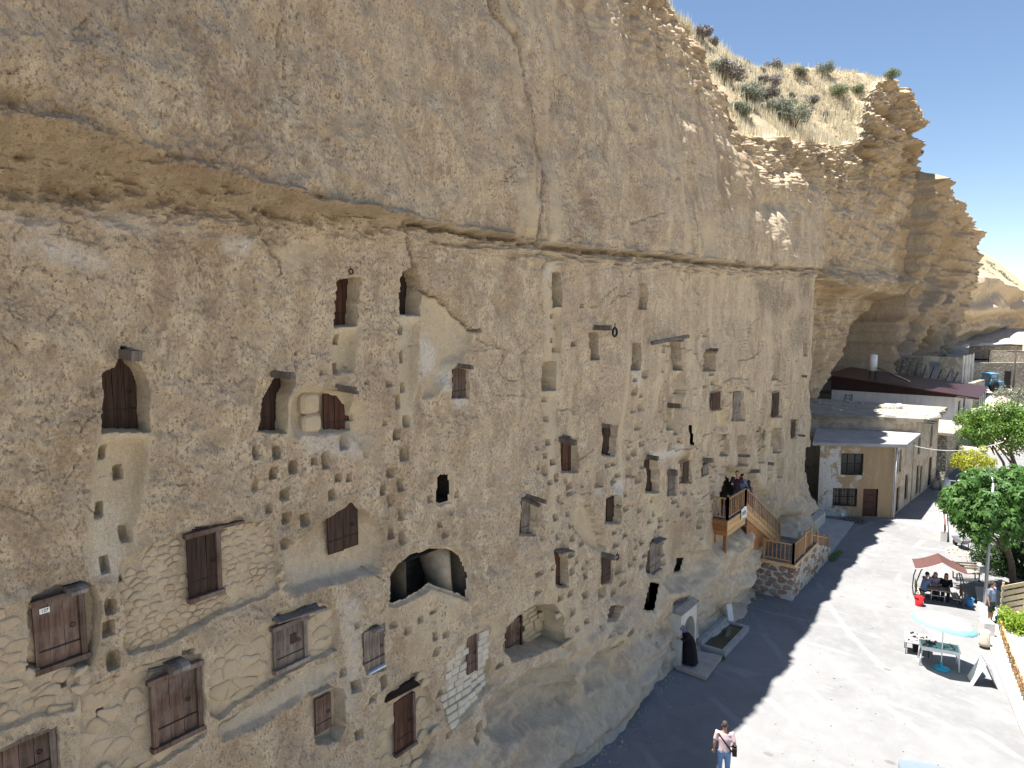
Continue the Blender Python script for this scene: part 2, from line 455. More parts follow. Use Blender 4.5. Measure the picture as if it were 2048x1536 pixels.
O += 1.0 * np.exp(-((Xg - 33.0) / 2.3) ** 2) * sstep(4.1, 3.3, Zg + .25 * N2.fbm(Xg * .8, Zg * .8, 3)) * (.55 + .45 * sstep(1.0, 3.2, Zg))
# rough bedding band under the ledge line
band = np.exp(-((Zg - (soffZ(Xg) - .18)) / .28) ** 2) * sstep(9, 13, Xg) * wl
O += band * (.06 + .22 * N3.fbm(Xg * 1.1, Zg * 5, 5)); T["grey"] = np.maximum(T["grey"], .3 * band)
edge = np.exp(-((Zg - ledgeZ(Xg)) / .10) ** 2) * sstep(6, 9, Xg) * wl
O += edge * (.13 + .22 * N4.fbm(Xg * 1.4, Zg * 5, 4)); T["ochre"] = np.maximum(T["ochre"], .5 * edge * sstep(0, .4, N2.fbm(Xg * .6, Zg, 3)))
# soffit of the big overhang on the left
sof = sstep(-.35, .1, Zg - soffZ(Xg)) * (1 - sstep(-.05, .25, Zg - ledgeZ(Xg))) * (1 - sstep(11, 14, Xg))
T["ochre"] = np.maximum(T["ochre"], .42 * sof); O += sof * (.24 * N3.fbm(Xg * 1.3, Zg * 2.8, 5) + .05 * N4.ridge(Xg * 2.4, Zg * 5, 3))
O += .22 * N4.fbm(Xg * 1.1, Zg * 1.4, 5) * np.exp(-((Zg - ledgeZ(Xg)) / .35) ** 2) * (1 - sstep(9, 13, Xg))
O += (1 - sstep(10, 13, Xg)) * .10 * N2.ridge(Xg * 1.6, Zg * 3.5, 3) * np.exp(-((Zg - soffZ(Xg) + .25) / .35) ** 2)
# water-worn foot: rolls and coves following the ground
ft = sstep(5.2, 2.2, Zg) * wl
O += ft * (.46 * N1.fbm(Xg * .22 + Zg * .1, Zg * .75, 3) + .16 * N2.fbm(Xg * .7, Zg * 1.6, 4))
T["smooth"] = np.maximum(T["smooth"], .75 * ft); T["grey"] = np.maximum(T["grey"], .6 * ft * sstep(-.2, .4, N2.fbm(Xg * .4, Zg * .5, 3)) + .5 * sstep(2.2, .2, Zg) * wl)
REL = O.copy()
hollow([(965, 1410), (985, 1385), (1050, 1345), (1130, 1320), (1155, 1350), (1150, 1420), (1080, 1460), (1000, 1490), (968, 1470)], .95, .35, .08, .3, .5)
hollow([(1165, 1330), (1200, 1300), (1222, 1320), (1205, 1370), (1170, 1390)], .45, .2, .06, .3, .5)
hollow([(1330, 1150), (1370, 1105), (1420, 1095), (1440, 1130), (1400, 1170), (1340, 1190)], .55, .25, .08, .3, .2)
hollow([(1395, 1250), (1440, 1215), (1500, 1180), (1510, 1200), (1440, 1250), (1400, 1290)], .5, .2, .06, .2, .2)
hollow([(1505, 1060), (1560, 1010), (1600, 1020), (1600, 1060), (1550, 1090), (1510, 1090)], 1.0, .5, .1, .3, .4)
# slabs that have come away
hollow([(846, 585), (880, 596), (925, 636), (945, 665), (938, 705), (905, 740), (872, 792), (846, 802), (840, 640)], .22, .07, .04, .9)
hollow([(525, 490), (565, 495), (640, 470), (660, 500), (590, 545), (560, 545)], .08, .1, .05, .5)
hollow([(1150, 1012), (1180, 1005), (1195, 1040), (1212, 1078), (1216, 1115), (1175, 1090), (1140, 1050)], .28, .1, .03, .5)
hollow([(612, 770), (700, 780), (735, 815), (742, 920), (728, 915), (705, 870), (612, 872), (570, 880), (560, 800)], .25, .12, .05, .9)

# ---- ladder chases below the high doors
groove([(203, 862), (192, 1000), (186, 1150)], [(297, 862), (286, 985), (252, 1150)], .24)
groove([(668, 652), (668, 690), (665, 745)], [(722, 645), (716, 690), (708, 745)], .22, False)
groove([(803, 628), (802, 720), (800, 850)], [(842, 628), (836, 720), (820, 850)], .22)
groove([(1108, 612), (1103, 760), (1098, 960)], [(1122, 612), (1120, 760), (1108, 960)], .18)
groove([(1352, 740), (1350, 800), (1348, 870)], [(1372, 740), (1368, 800), (1362, 870)], .35, False)
groove([(1432, 822), (1436, 850), (1440, 868)], [(1455, 822), (1456, 850), (1458, 868)], .3, False)
groove([(1297, 985), (1300, 1020), (1308, 1055)], [(1314, 985), (1320, 1020), (1328, 1055)], .16)
groove([(1550, 760), (1548, 775), (1547, 785)], [(1563, 760), (1560, 775), (1559, 785)], .25, False)

# ---- openings: name, px polygon, depth (door leaves are set near the back of these)
RIGHT = {  # key: x0, y0, x1, y1, depth
 "r1": (1043, 995, 1076, 1072, .18), "r2": (1125, 878, 1154, 945, .18), "r3": (1206, 852, 1230, 912, .18), "r4": (1214, 992, 1239, 1047, .2),
 "r5": (1291, 916, 1316, 985, .22), "r6": (1338, 946, 1354, 991, .2), "r7": (1366, 922, 1381, 966, .22), "r8": (1406, 926, 1422, 957, .2),
 "r9": (1110, 1100, 1135, 1173, .2), "r10": (1205, 1110, 1225, 1166, .2), "r11": (1300, 1078, 1324, 1147, .2), "r12": (1215, 1212, 1242, 1243, .2),
 "r13": (1296, 1163, 1315, 1226, .05), "r14": (1368, 1118, 1393, 1152, .06), "r15": (1425, 783, 1446, 820, .22), "r16": (1467, 784, 1486, 841, .25),
 "r17": (1546, 783, 1562, 834, .25), "r18": (1380, 850, 1391, 892, .05), "r19": (1547, 858, 1561, 906, .45), "r20": (1584, 840, 1594, 876, .4),
 "r21": (1476, 872, 1493, 932, .3), "r22": (1499, 946, 1510, 984, .22), "r23": (1536, 926, 1542, 958, .22), "r24": (1556, 918, 1566, 956, .25),
 "r25": (1440, 870, 1460, 912, .25), "r26": (1516, 862, 1530, 926, .2), "r27": (1612, 905, 1619, 935, .25),
 "s1": (1106, 546, 1122, 613, .34), "s2": (1281, 568, 1292, 618, .34), "s3": (1180, 666, 1199, 719, .5), "s4": (1264, 688, 1281, 740, .5),
 "s5": (1345, 678, 1362, 740, .45), "s6": (1410, 700, 1430, 742, .45), "s7": (1088, 725, 1114, 781, .34), "s8": (1549, 708, 1559, 760, .3),
 "s9": (1608, 688, 1614, 712, .3), "s10": (1394, 1012, 1408, 1058, .2), "s11": (1372, 925, 1374, 926, .02), "s12": (1192, 945, 1206, 975, .12), "s13": (1336, 815, 1348, 860, .3)}
OPEN = {}
def opening(key, poly, depth, soft=.014, edge=.018, carve=.25):
    if not key.startswith(("panel", "alcove", "ledge", "arch", "blocks", "cave", "gallery", "black")): depth *= 1.25
    if key.startswith("panel"): carve = .35
    if key in RIGHT or key in ("black", "hatch", "peak", "split", "slot_a", "slot_b", "door_arch", "door_small"):
        P = HP(poly); w = window(P, .6); d = sdf_poly(P, Xg[w], Zg[w]); k = 1 - sstep(.04, .34, d)      # dressed flat round the opening
        if (d < .12).any(): O[w] = O[w] * (1 - k) + float(O[w][d < .12].mean()) * k
    OPEN[key] = (recess(poly, depth, soft, edge, carve), depth)
def void(key, inset=.03, amp=.018):
    """the cut breaks through into a chamber"""
    P = OPEN[key][0]; w = window(P, .3)
    VOID[w] |= sdf_poly(P, Xg[w], Zg[w]) + wob(w, amp) < -inset
def orect(key, x0, y0, x1, y1, depth, skew=0.0, **k):
    opening(key, [(x0 + skew, y0), ((x0 + x1) / 2 + skew, y0 - 1), (x1 + skew, y0), (x1, y1), (x0, y1)], depth, **k)
opening("peak", [(215, 748), (238, 738), (247, 716), (250, 694), (276, 700), (273, 724), (290, 744), (298, 770), (296, 862), (203, 864)], .36)
opening("split", [(550, 757), (584, 744), (588, 765), (575, 790), (572, 865), (522, 864), (531, 800)], .34)
opening("blocked", [(645, 788), (668, 779), (706, 784), (714, 802), (711, 862), (646, 866)], .14)
opening("slot_a", [(681, 556), (723, 556), (718, 650), (668, 654), (675, 600)], .36)
opening("slot_b", [(808, 545), (835, 532), (846, 572), (840, 630), (802, 630), (804, 590)], .42)
opening("hatch", [(907, 740), (920, 734), (941, 740), (941, 796), (905, 797)], .16)
opening("black", [(874, 952), (885, 945), (902, 947), (908, 965), (907, 1006), (885, 1013), (873, 1005)], .09, soft=.02); void("black")
opening("cave", [(778, 1212), (784, 1150), (800, 1127), (828, 1106), (862, 1095), (906, 1093), (930, 1110), (946, 1146), (941, 1203), (905, 1190), (862, 1175), (820, 1204), (795, 1214)], .14, soft=.03); void("cave", .05)
opening("alcove", [(570, 1150), (582, 1110), (612, 1078), (650, 1046), (690, 1021), (708, 1008), (735, 1030), (762, 1058), (770, 1095), (765, 1140), (700, 1158), (640, 1172), (600, 1190), (573, 1175)], .30, soft=.08)
opening("panel_a", [(248, 1122), (300, 1092), (375, 1066), (440, 1042), (490, 1036), (548, 1056), (556, 1100), (566, 1172), (530, 1198), (440, 1228), (330, 1292), (258, 1312), (248, 1292), (258, 1236), (236, 1172), (240, 1132)], .14, edge=.03)
opening("door_number", [(64, 1198), (128, 1172), (165, 1166), (190, 1172), (201, 1212), (196, 1290), (182, 1332), (62, 1342)], .20)
opening("panel_b", [(-80, 1240), (0, 1222), (64, 1198), (62, 1342), (160, 1330), (150, 1420), (60, 1440), (-80, 1480)], .10, edge=.03)
opening("panel_c", [(165, 1390), (260, 1345), (330, 1318), (400, 1310), (408, 1345), (412, 1470), (300, 1540), (160, 1560)], .10, edge=.03)
opening("panel_d", [(420, 1330), (470, 1280), (545, 1245), (560, 1225), (640, 1205), (672, 1215), (680, 1262), (672, 1300), (600, 1335), (500, 1395), (440, 1440), (422, 1430)], .14, edge=.02)
opening("ledge_grey", [(440, 1455), (560, 1380), (676, 1312), (680, 1350), (600, 1400), (520, 1450), (450, 1480)], .16, soft=.06)
opening("door_low", [(0, 1500), (60, 1472), (116, 1458), (118, 1560), (-20, 1580)], .22)
opening("door_small", [(622, 1392), (662, 1375), (688, 1380), (690, 1455), (676, 1480), (634, 1490)], .26)
opening("door_arch", [(727, 1272), (742, 1254), (758, 1250), (770, 1262), (772, 1340), (733, 1350)], .10)
opening("arch_left", [(762, 1410), (780, 1378), (812, 1352), (838, 1346), (858, 1380), (868, 1420), (866, 1500), (850, 1560), (756, 1560), (757, 1450)], .16, edge=.02)
opening("blocks", [(893, 1440), (897, 1345), (915, 1305), (940, 1270), (958, 1250), (985, 1262), (982, 1370), (945, 1412), (905, 1462)], .14, soft=.03)
opening("arch_mid", [(1012, 1300), (1014, 1258), (1040, 1228), (1072, 1213), (1108, 1211), (1128, 1240), (1130, 1288), (1070, 1310), (1030, 1325)], .85, soft=.03)
hollow([(940, 1262), (965, 1238), (1000, 1240), (1010, 1260), (1000, 1290), (985, 1300), (983, 1260)], .2, .12)
for k, (x0, y0, x1, y1, dp) in RIGHT.items():
    orect(k, x0, y0, x1, y1, dp * 1.45, skew=2 if k in ("r2", "r3", "s4", "s7") else 0, soft=.016, edge=.003 if k in ("r13", "r14", "r18") else .015)
opening("gallery", [(1441, 1035), (1443, 985), (1450, 962), (1466, 953), (1482, 955), (1494, 975), (1497, 1010), (1500, 1035)], .12, soft=.04); void("gallery", .03)
for k in ("r13", "r14", "r18"): void(k, .01, .003)
recess([(1352, 1335), (1352, 1262), (1358, 1240), (1370, 1228), (1383, 1232), (1385, 1320)], .5, .03)

recess([(33.2, 4.7), (33.0, 7.0), (36, 6.2), (39.6, 4.2), (39.8, 1.7), (36.5, 2.6)], .55, .25, .1, .3, world=True)
# ---- hand- and footholds read off the photograph
for h in [(207, 905, 17, 28), (248, 948, 22, 30), (203, 1022, 20, 32), (255, 1070, 20, 32), (210, 1130, 20, 34), (220, 1212, 22, 30), (218, 1258, 24, 34), (225, 1320, 24, 36), (246, 1165, 10, 20),
          (187, 786, 9, 9), (515, 905, 13, 28), (552, 905, 15, 26), (587, 935, 17, 26), (627, 922, 11, 14), (652, 920, 15, 34), (690, 885, 19, 30), (549, 947, 14, 24), (516, 973, 13, 24), (570, 990, 14, 22),
          (677, 955, 12, 18), (699, 955, 10, 16), (665, 990, 14, 22), (540, 1018, 12, 18), (574, 1037, 15, 24), (610, 1039, 16, 26), (570, 1088, 15, 24), (645, 745, 9, 10), (678, 679, 12, 20), (674, 738, 16, 22),
          (805, 660, 11, 20), (808, 714, 12, 24), (809, 776, 11, 20), (794, 803, 10, 28), (812, 842, 13, 22), (792, 870, 12, 20), (808, 908, 12, 28), (773, 846, 9, 10), (783, 946, 12, 20), (802, 970, 12, 24),
          (763, 980, 11, 20), (783, 1002, 12, 24), (805, 1030, 11, 22), (781, 1067, 13, 22), (806, 1077, 10, 26), (735, 766, 8, 8), (777, 768, 10, 12), (715, 838, 8, 12), (861, 998, 7, 14), (909, 1025, 10, 10),
          (882, 1050, 11, 11), (894, 1070, 13, 12), (917, 990, 6, 14), (715, 1254, 10, 12), (871, 1273, 10, 16), (895, 1270, 10, 14), (876, 1304, 11, 18), (690, 1346, 12, 16), (710, 1372, 17, 22), (767, 1365, 12, 24),
          (884, 1385, 13, 16), (745, 1398, 13, 16), (790, 1252, 10, 12), (842, 1240, 10, 12), (815, 1262, 12, 14), (870, 1224, 14, 8), (718, 1470, 14, 18), (898, 1470, 9, 12), (956, 1455, 10, 14), (953, 1480, 11, 24),
          (1000, 1330, 14, 8), (377, 1305, 22, 12), (130, 1370, 20, 18), (205, 1428, 14, 16), (880, 1420, 8, 9)]: hole(*h)
# along the ladder runs and fields between the doors further along
for h in [(1108, 632, 9, 10), (1116, 655, 9, 10), (1106, 680, 8, 9), (1118, 700, 8, 9), (1092, 800, 7, 9), (1098, 838, 9, 12), (1083, 868, 7, 9), (1101, 885, 9, 12), (1090, 912, 9, 10), (1107, 925, 10, 12), (1092, 942, 10, 20), (1115, 955, 9, 16),
          (1100, 965, 9, 9), (1140, 972, 10, 14), (1120, 997, 8, 14), (1140, 988, 9, 7), (1110, 1035, 7, 14), (1134, 1028, 6, 10), (1140, 1052, 7, 9), (1155, 1060, 10, 10), (1116, 1073, 8, 12), (1143, 1076, 7, 14), (1087, 1077, 7, 9), (1164, 1088, 9, 10),
          (1144, 1108, 8, 14), (1155, 1122, 6, 14), (1148, 1142, 7, 14), (1172, 1150, 9, 16), (1122, 1195, 9, 14), (1142, 1188, 8, 12), (1171, 1190, 9, 14), (1078, 1185, 11, 9), (1080, 1148, 14, 10), (1146, 1225, 8, 12), (1172, 1242, 7, 12), (1153, 1258, 6, 12),
          (1203, 1255, 7, 12), (1224, 1270, 8, 12), (1238, 1265, 11, 12), (1262, 1265, 11, 10), (1233, 1065, 9, 8), (1236, 1090, 10, 9), (1252, 1070, 8, 9), (1237, 1142, 10, 12), (1248, 1166, 12, 10), (1228, 1184, 9, 14), (1205, 1186, 13, 22), (1283, 1085, 6, 10),
          (1283, 1133, 9, 10), (1297, 1139, 7, 14), (1291, 1112, 8, 8), (1270, 1115, 6, 10), (1262, 1128, 6, 10), (1326, 1108, 8, 10), (1328, 1125, 7, 12), (1322, 1040, 6, 10), (1309, 1002, 6, 10), (1312, 1028, 6, 10), (1300, 1042, 6, 10), (1322, 1052, 7, 8),
          (1283, 888, 8, 10), (1270, 905, 8, 14), (1258, 947, 8, 14), (1237, 950, 8, 10), (1276, 960, 8, 14), (1257, 915, 6, 10), (1226, 928, 7, 8), (1214, 932, 7, 9), (1226, 963, 12, 12), (1250, 990, 8, 9), (1254, 1018, 9, 12), (1280, 1020, 8, 10), (1243, 1010, 6, 9),
          (1286, 930, 6, 14), (1270, 783, 9, 14), (1285, 790, 8, 10), (1270, 820, 7, 12), (1282, 815, 9, 14), (1279, 852, 12, 16), (1272, 760, 7, 8), (1290, 748, 7, 16), (1146, 688, 10, 10), (1165, 612, 6, 8), (1352, 790, 7, 9), (1366, 785, 8, 8), (1340, 895, 5, 14),
          (1358, 878, 6, 14), (1412, 670, 7, 8), (1423, 745, 8, 12), (1428, 765, 10, 8), (1410, 772, 6, 6), (1395, 895, 6, 8), (1415, 945, 6, 8), (1430, 930, 6, 10), (1361, 960, 6, 12), (1368, 985, 6, 12), (1386, 985, 6, 10), (1400, 985, 5, 8), (1424, 990, 7, 12), (1428, 1000, 6, 9),
          (1364, 1026, 10, 8), (1350, 1003, 7, 8), (1378, 1025, 5, 14), (1333, 1165, 12, 10), (1368, 1118, 6, 8), (1348, 1290, 9, 16), (1322, 1262, 8, 12), (1335, 1320, 10, 12), (1312, 1290, 9, 12), (1300, 1270, 8, 9), (1330, 1335, 8, 14), (1238, 1290, 9, 9)]: hole(*h)
# many more, too small to read singly
for reg, n in [((1240, 1010, 1440, 1110), 34), ((1390, 760, 1620, 1000), 80), ((1070, 880, 1250, 1200), 26), ((1250, 860, 1400, 1010), 24), ((1500, 980, 1630, 1080), 16)]:
    for _ in range(n):
        px, py = RH.uniform(reg[0], reg[2]), RH.uniform(reg[1], reg[3])
        x, z = H(px, py); hole_w(x, z, RH.uniform(.05, .085), RH.uniform(.06, .11), RH.uniform(.06, .12))
for sx, sy, ex, ey, n in [(1368, 760, 1360, 900, 9), (1420, 748, 1436, 775, 4), (1575, 700, 1570, 830, 8), (1330, 700, 1326, 880, 10), (1455, 930, 1450, 955, 2), (1598, 720, 1600, 830, 6)]:
    for i in range(n):
        t = i / max(n - 1, 1); x, z = H(sx + (ex - sx) * t + (4 if i % 2 else -4), sy + (ey - sy) * t); hole_w(x, z, .06, .09, .1)

# ---- fissures
crack([(978, -40), (990, 25), (1020, 70), (1035, 120), (1045, 180), (1062, 240), (1080, 310), (1083, 400), (1086, 488)], .08, .40); crack([(1086, 488), (1092, 515), (1088, 535)], .05, .2)
crack([(812, 440), (822, 500), (835, 545), (848, 580), (880, 596), (925, 636), (945, 662), (965, 660)], .045, .2)
crack([(515, 440), (520, 465), (545, 500), (562, 520), (568, 545)], .02, .08)
crack([(575, -20), (578, 60), (585, 100), (588, 140)], .02, .05)
crack([(1090, 492), (1180, 500), (1300, 510), (1420, 526), (1560, 536), (1650, 541)], .09, .32)
crack([(830, 446), (900, 462), (1000, 474), (1090, 490)], .06, .22)
crack([(955, 680), (1010, 700), (1000, 740), (1015, 760), (1030, 765)], .015, .05)
crack([(1385, 570), (1400, 590), (1395, 620)], .03, .06); crack([(1305, 575), (1320, 595)], .03, .06); crack([(1432, 630), (1445, 670)], .03, .06)
crack([(1482, 690), (1480, 740), (1490, 770), (1510, 785)], .05, .14); crack([(1502, 840), (1515, 880)], .05, .1)
crack([(1040, 1000), (1090, 1060), (1115, 1100)], .012, .04); crack([(1180, 1010), (1215, 1110)], .02, .06); crack([(1240, 1020), (1265, 1060), (1280, 1110)], .012, .05)
crack([(700, 735), (722, 760), (740, 800)], .012, .03); crack([(380, 770), (420, 765), (450, 780)], .008, .03); crack([(0, 1010), (50, 1020), (90, 1050)], .008, .03)
crack([(505, 1330), (600, 1270), (680, 1235)], .008, .02); crack([(160, 1385), (250, 1345), (330, 1318)], .02, .06); crack([(440, 1460), (560, 1385), (676, 1312)], .014, .05)
crack([(740, 1140), (770, 1160), (775, 1200), (765, 1225)], .012, .05); crack([(960, 1080), (985, 1130), (1000, 1180)], .02, .05)
RC = random.Random(8)
for _ in range(150):      # short hairline fissures in the crust
    px, py = RC.uniform(0, 1500), RC.uniform(20, 1000); pts = [(px, py)]; a = RC.uniform(0, 6.28); L = RC.uniform(8, 26)
    for k in range(3): a += RC.uniform(-.7, .7); pts.append((pts[-1][0] + L * math.cos(a), pts[-1][1] + L * math.sin(a)))
    s = 1 + max(px - 900, 0) / 350
    crack(pts, .009 * s, .03 * s)

# ---- colours that belong to the rock
for p, a in [([(30, 470), (110, 480), (220, 520), (215, 540), (120, 525), (40, 500)], .8), ([(0, 430), (60, 420), (120, 440), (110, 470), (20, 470)], .6), ([(180, 425), (330, 430), (320, 470), (200, 470)], .5),
             ([(440, 470), (500, 480), (495, 510), (450, 500)], .8), ([(845, 680), (862, 670), (885, 700), (880, 745), (850, 750)], .95), ([(885, 740), (905, 735), (900, 780), (885, 780)], .9), ([(905, 798), (940, 798), (935, 815), (910, 815)], .9),
             ([(600, 868), (740, 868), (730, 910), (610, 910)], .6), ([(1230, 960), (1250, 965), (1245, 1000), (1225, 995)], .7), ([(1300, 905), (1370, 890), (1365, 910), (1310, 925)], .7), ([(190, 1000), (250, 1010), (245, 1160), (190, 1160)], .4),
             ([(685, 1200), (720, 1200), (715, 1420), (690, 1420)], .45), ([(1085, 535), (1105, 530), (1110, 560), (1095, 560)], .6), ([(1270, 740), (1285, 740), (1280, 770), (1270, 770)], .7), ([(1190, 975), (1205, 975), (1205, 992), (1192, 992)], .6),
             ([(1396, 680), (1404, 680), (1402, 700), (1396, 700)], .5), ([(800, 628), (845, 628), (835, 700), (803, 700)], .35), ([(350, 440), (400, 440), (400, 470), (350, 470)], .4)]: stain(p, "white", a, .14, sc=3.5)
for p, a in [([(1510, 560), (1560, 565), (1590, 600), (1560, 640), (1520, 600)], .8), ([(1580, 640), (1615, 620), (1620, 690), (1585, 700)], .7), ([(1600, 540), (1625, 545), (1620, 600), (1605, 600)], .6), ([(1090, 180), (1130, 175), (1150, 225), (1110, 222)], .6)]: stain(p, "dark", a * .8, .5, sc=2.5)
for p, a in [([(1335, 1020), (1440, 1040), (1440, 1110), (1340, 1110)], .3), ([(1440, 300), (1500, 320), (1500, 420), (1440, 420)], .4), ([(560, 1010), (700, 1010), (640, 1080), (580, 1110)], .45), ([(0, 330), (330, 350), (330, 402), (0, 392)], .5), ([(840, 520), (940, 600), (860, 640)], .3)]: stain(p, "ochre", a, .35)
for p in [[(570, 1140), (760, 1125), (765, 1150), (600, 1190), (572, 1175)], [(440, 1455), (560, 1380), (676, 1312), (680, 1350), (600, 1400), (520, 1450), (450, 1480)]]: stain(p, "grey", .9, .08)
# pale streaks washed down the face
st = sstep(.18, .5, N4.fbm(Xg * 1.1, Zg * .09, 3)) * sstep(-.2, .3, N2.fbm(Xg * .25, Zg * .2 + 7, 2)); st *= sstep(9, 15, Xg)
T["carve"] = np.maximum(T["carve"], .75 * st); T["smooth"] = np.maximum(T["smooth"], .6 * st)

# ---- surface roughness, less where the rock was cut smooth
rough = (1 - .8 * np.clip(T["smooth"], 0, 1)) * (.72 - .30 * sstep(12, 26, Xg) * (1 - sstep(46, 52, Xg)) * (1 - sstep(16, 18, Zg)))
patch = .35 + .65 * sstep(-.25, .3, N1.fbm(Xg * .45 + 3, Zg * .45, 3))
O += rough * patch * (.045 * N3.fbm(Xg * 2.6 + Zg * .8, Zg * 2.2, 4) + .034 * N2.ridge(Xg * 4.0 + Zg * 2.2, Zg * 4.4 - Xg, 3) - .03)
O += (.2 + .6 * rough) * .016 * N4.fbm(Xg * 8 + Zg * 3, Zg * 9, 3)
def scarps(x, z, k, n): q = k * n; f = np.floor(q); return f + sstep(.86, 1.0, q - f)
O += rough * .040 * scarps(Xg, Zg, 4.0, N1.fbm(Xg * .42 + 2, Zg * .42, 5)) * (.4 + .6 * sstep(-.2, .4, N2.fbm(Xg * .2, Zg * .2 + 3, 2)))
O += rough * .022 * scarps(Xg, Zg, 4.0, N3.fbm(Xg * 1.1 + Zg * .4, Zg * 1.3, 4))

def surf(x, z):
    """O of the finished rock at (X, Z)"""
    i = int(np.clip(np.searchsorted(CX, x), 0, nc - 1)); j = int(np.clip(np.searchsorted(rowsZ, z), 0, NR0 - 1))
    return float(O[j, i])
def surf_med(x0, x1, z0, z1, q=50):
    a, b = np.searchsorted(CX, [x0, x1]); c, d = np.searchsorted(rowsZ, [z0, z1]); a = min(a, nc - 2); b = max(b, a); c = min(c, NR0 - 2); d = max(d, c)
    return float(np.percentile(O[c:d + 1, a:b + 1], q))

# ---- top: back from the rim over the rising ground
NT_ = 70
ss = 34.0 * (np.arange(1, NT_ + 1) / NT_) ** 1.7
rise = np.where(CX[None, :] < 37, .45 * ss[:, None], I(ss, [0, .6, 8, 14, 34], [0, .25, 8.4, 11.5, 14])[:, None])
bl = sstep(36, 41, CX)[None, :]
rise = .45 * ss[:, None] * (1 - bl) + I(ss, [0, .6, 8, 14, 34], [0, .25, 8.2, 11.0, 14])[:, None] * bl
XT = np.broadcast_to(CX[None, :], rise.shape)
ZT = lz[None, :] + rise + (.35 * N1.fbm(XT * .3, ss[:, None] * .3, 4) + .12 * N3.fbm(XT * 1.3, ss[:, None] * 1.3, 3)) * sstep(0, 1.5, ss)[:, None]
cap = 39.6 + .02 * ss[:, None] + .5 * N2.fbm(XT * .12, ss[:, None] * .1, 3)
ZT = np.where(ZT > cap, cap + (ZT - cap) * .06, ZT); ZT = np.maximum(ZT, lz[None, :] - .4 + 0 * ZT)
OT = O[-1][None, :] - ss[:, None]
ALLX = np.vstack([Xg, XT]); ALLO = np.vstack([O, OT]); ALLZ = np.vstack([Zg, ZT])
def top_at(x, s):
    """point of the ground s metres back from the rim"""
    i = int(np.clip(np.searchsorted(CX, x), 0, nc - 1)); z = float(I(s, ss, ZT[:, i])); return (x, -(float(O[-1, i]) - s), z)
# back and ends, so that the rock is a closed body
ALLX = np.vstack([ALLX, ALLX[-1:]]); ALLO = np.vstack([ALLO, ALLO[-1:] - .5]); ALLZ = np.vstack([ALLZ, ALLZ[-1:] * 0 - 1])
ALLX = np.hstack([ALLX[:, :1] - .1, ALLX, ALLX[:, -1:] + .1]); ALLO = np.hstack([ALLO[:, :1] * 0 - 44, ALLO, ALLO[:, -1:] * 0 - 44]); ALLZ = np.hstack([ALLZ[:, :1], ALLZ, ALLZ[:, -1:]])
nr, ncl = ALLX.shape
co = np.stack([ALLX, -ALLO, ALLZ], -1).reshape(-1, 3).astype(np.float32)
def grid_mesh(name, co, nr, nc, flip=False, drop=None):
    a = (np.arange(nr - 1)[:, None] * nc + np.arange(nc - 1)[None, :]).ravel()
    q = np.stack([a, a + 1, a + nc + 1, a + nc], 1) if not flip else np.stack([a, a + nc, a + nc + 1, a + 1], 1)
    if drop is not None: q = q[~drop.ravel()[q].all(1)]
    me = bpy.data.meshes.new(name); me.vertices.add(len(co)); me.vertices.foreach_set("co", np.ascontiguousarray(co, np.float32).ravel())
    me.loops.add(q.size); me.loops.foreach_set("vertex_index", q.astype(np.int32).ravel())
    me.polygons.add(len(q)); me.polygons.foreach_set("loop_start", np.arange(0, q.size, 4, dtype=np.int32))
    me.polygons.foreach_set("use_smooth", np.ones(len(q), bool)); me.update(calc_edges=True)
    return me
def vcol(me, name, arrs):
    at = me.attributes.new(name, 'FLOAT_COLOR', 'POINT')
    at.data.foreach_set("color", np.stack([np.asarray(a).ravel() for a in arrs], -1).astype(np.float32).ravel())
padA = lambda a: np.pad(np.asarray(a, float), ((0, nr - a.shape[0]), (1, 1)), mode='edge')
cliff_me = grid_mesh("cliff", co, nr, ncl, drop=np.pad(VOID, ((0, nr - SHAPE[0]), (1, 1))))
padT = lambda k: padA(np.vstack([T[k], np.zeros((NT_, nc))]))
vcol(cliff_me, "tone", [padT("carve"), padT("white"), padT("ochre"), padT("grey")])
topm = np.vstack([np.zeros(SHAPE), np.broadcast_to(sstep(.2, 1.2, ss)[:, None], (NT_, nc))]); topm = padA(topm)
vcol(cliff_me, "tone2", [padT("dark"), topm, padT("smooth"), np.zeros_like(topm)])

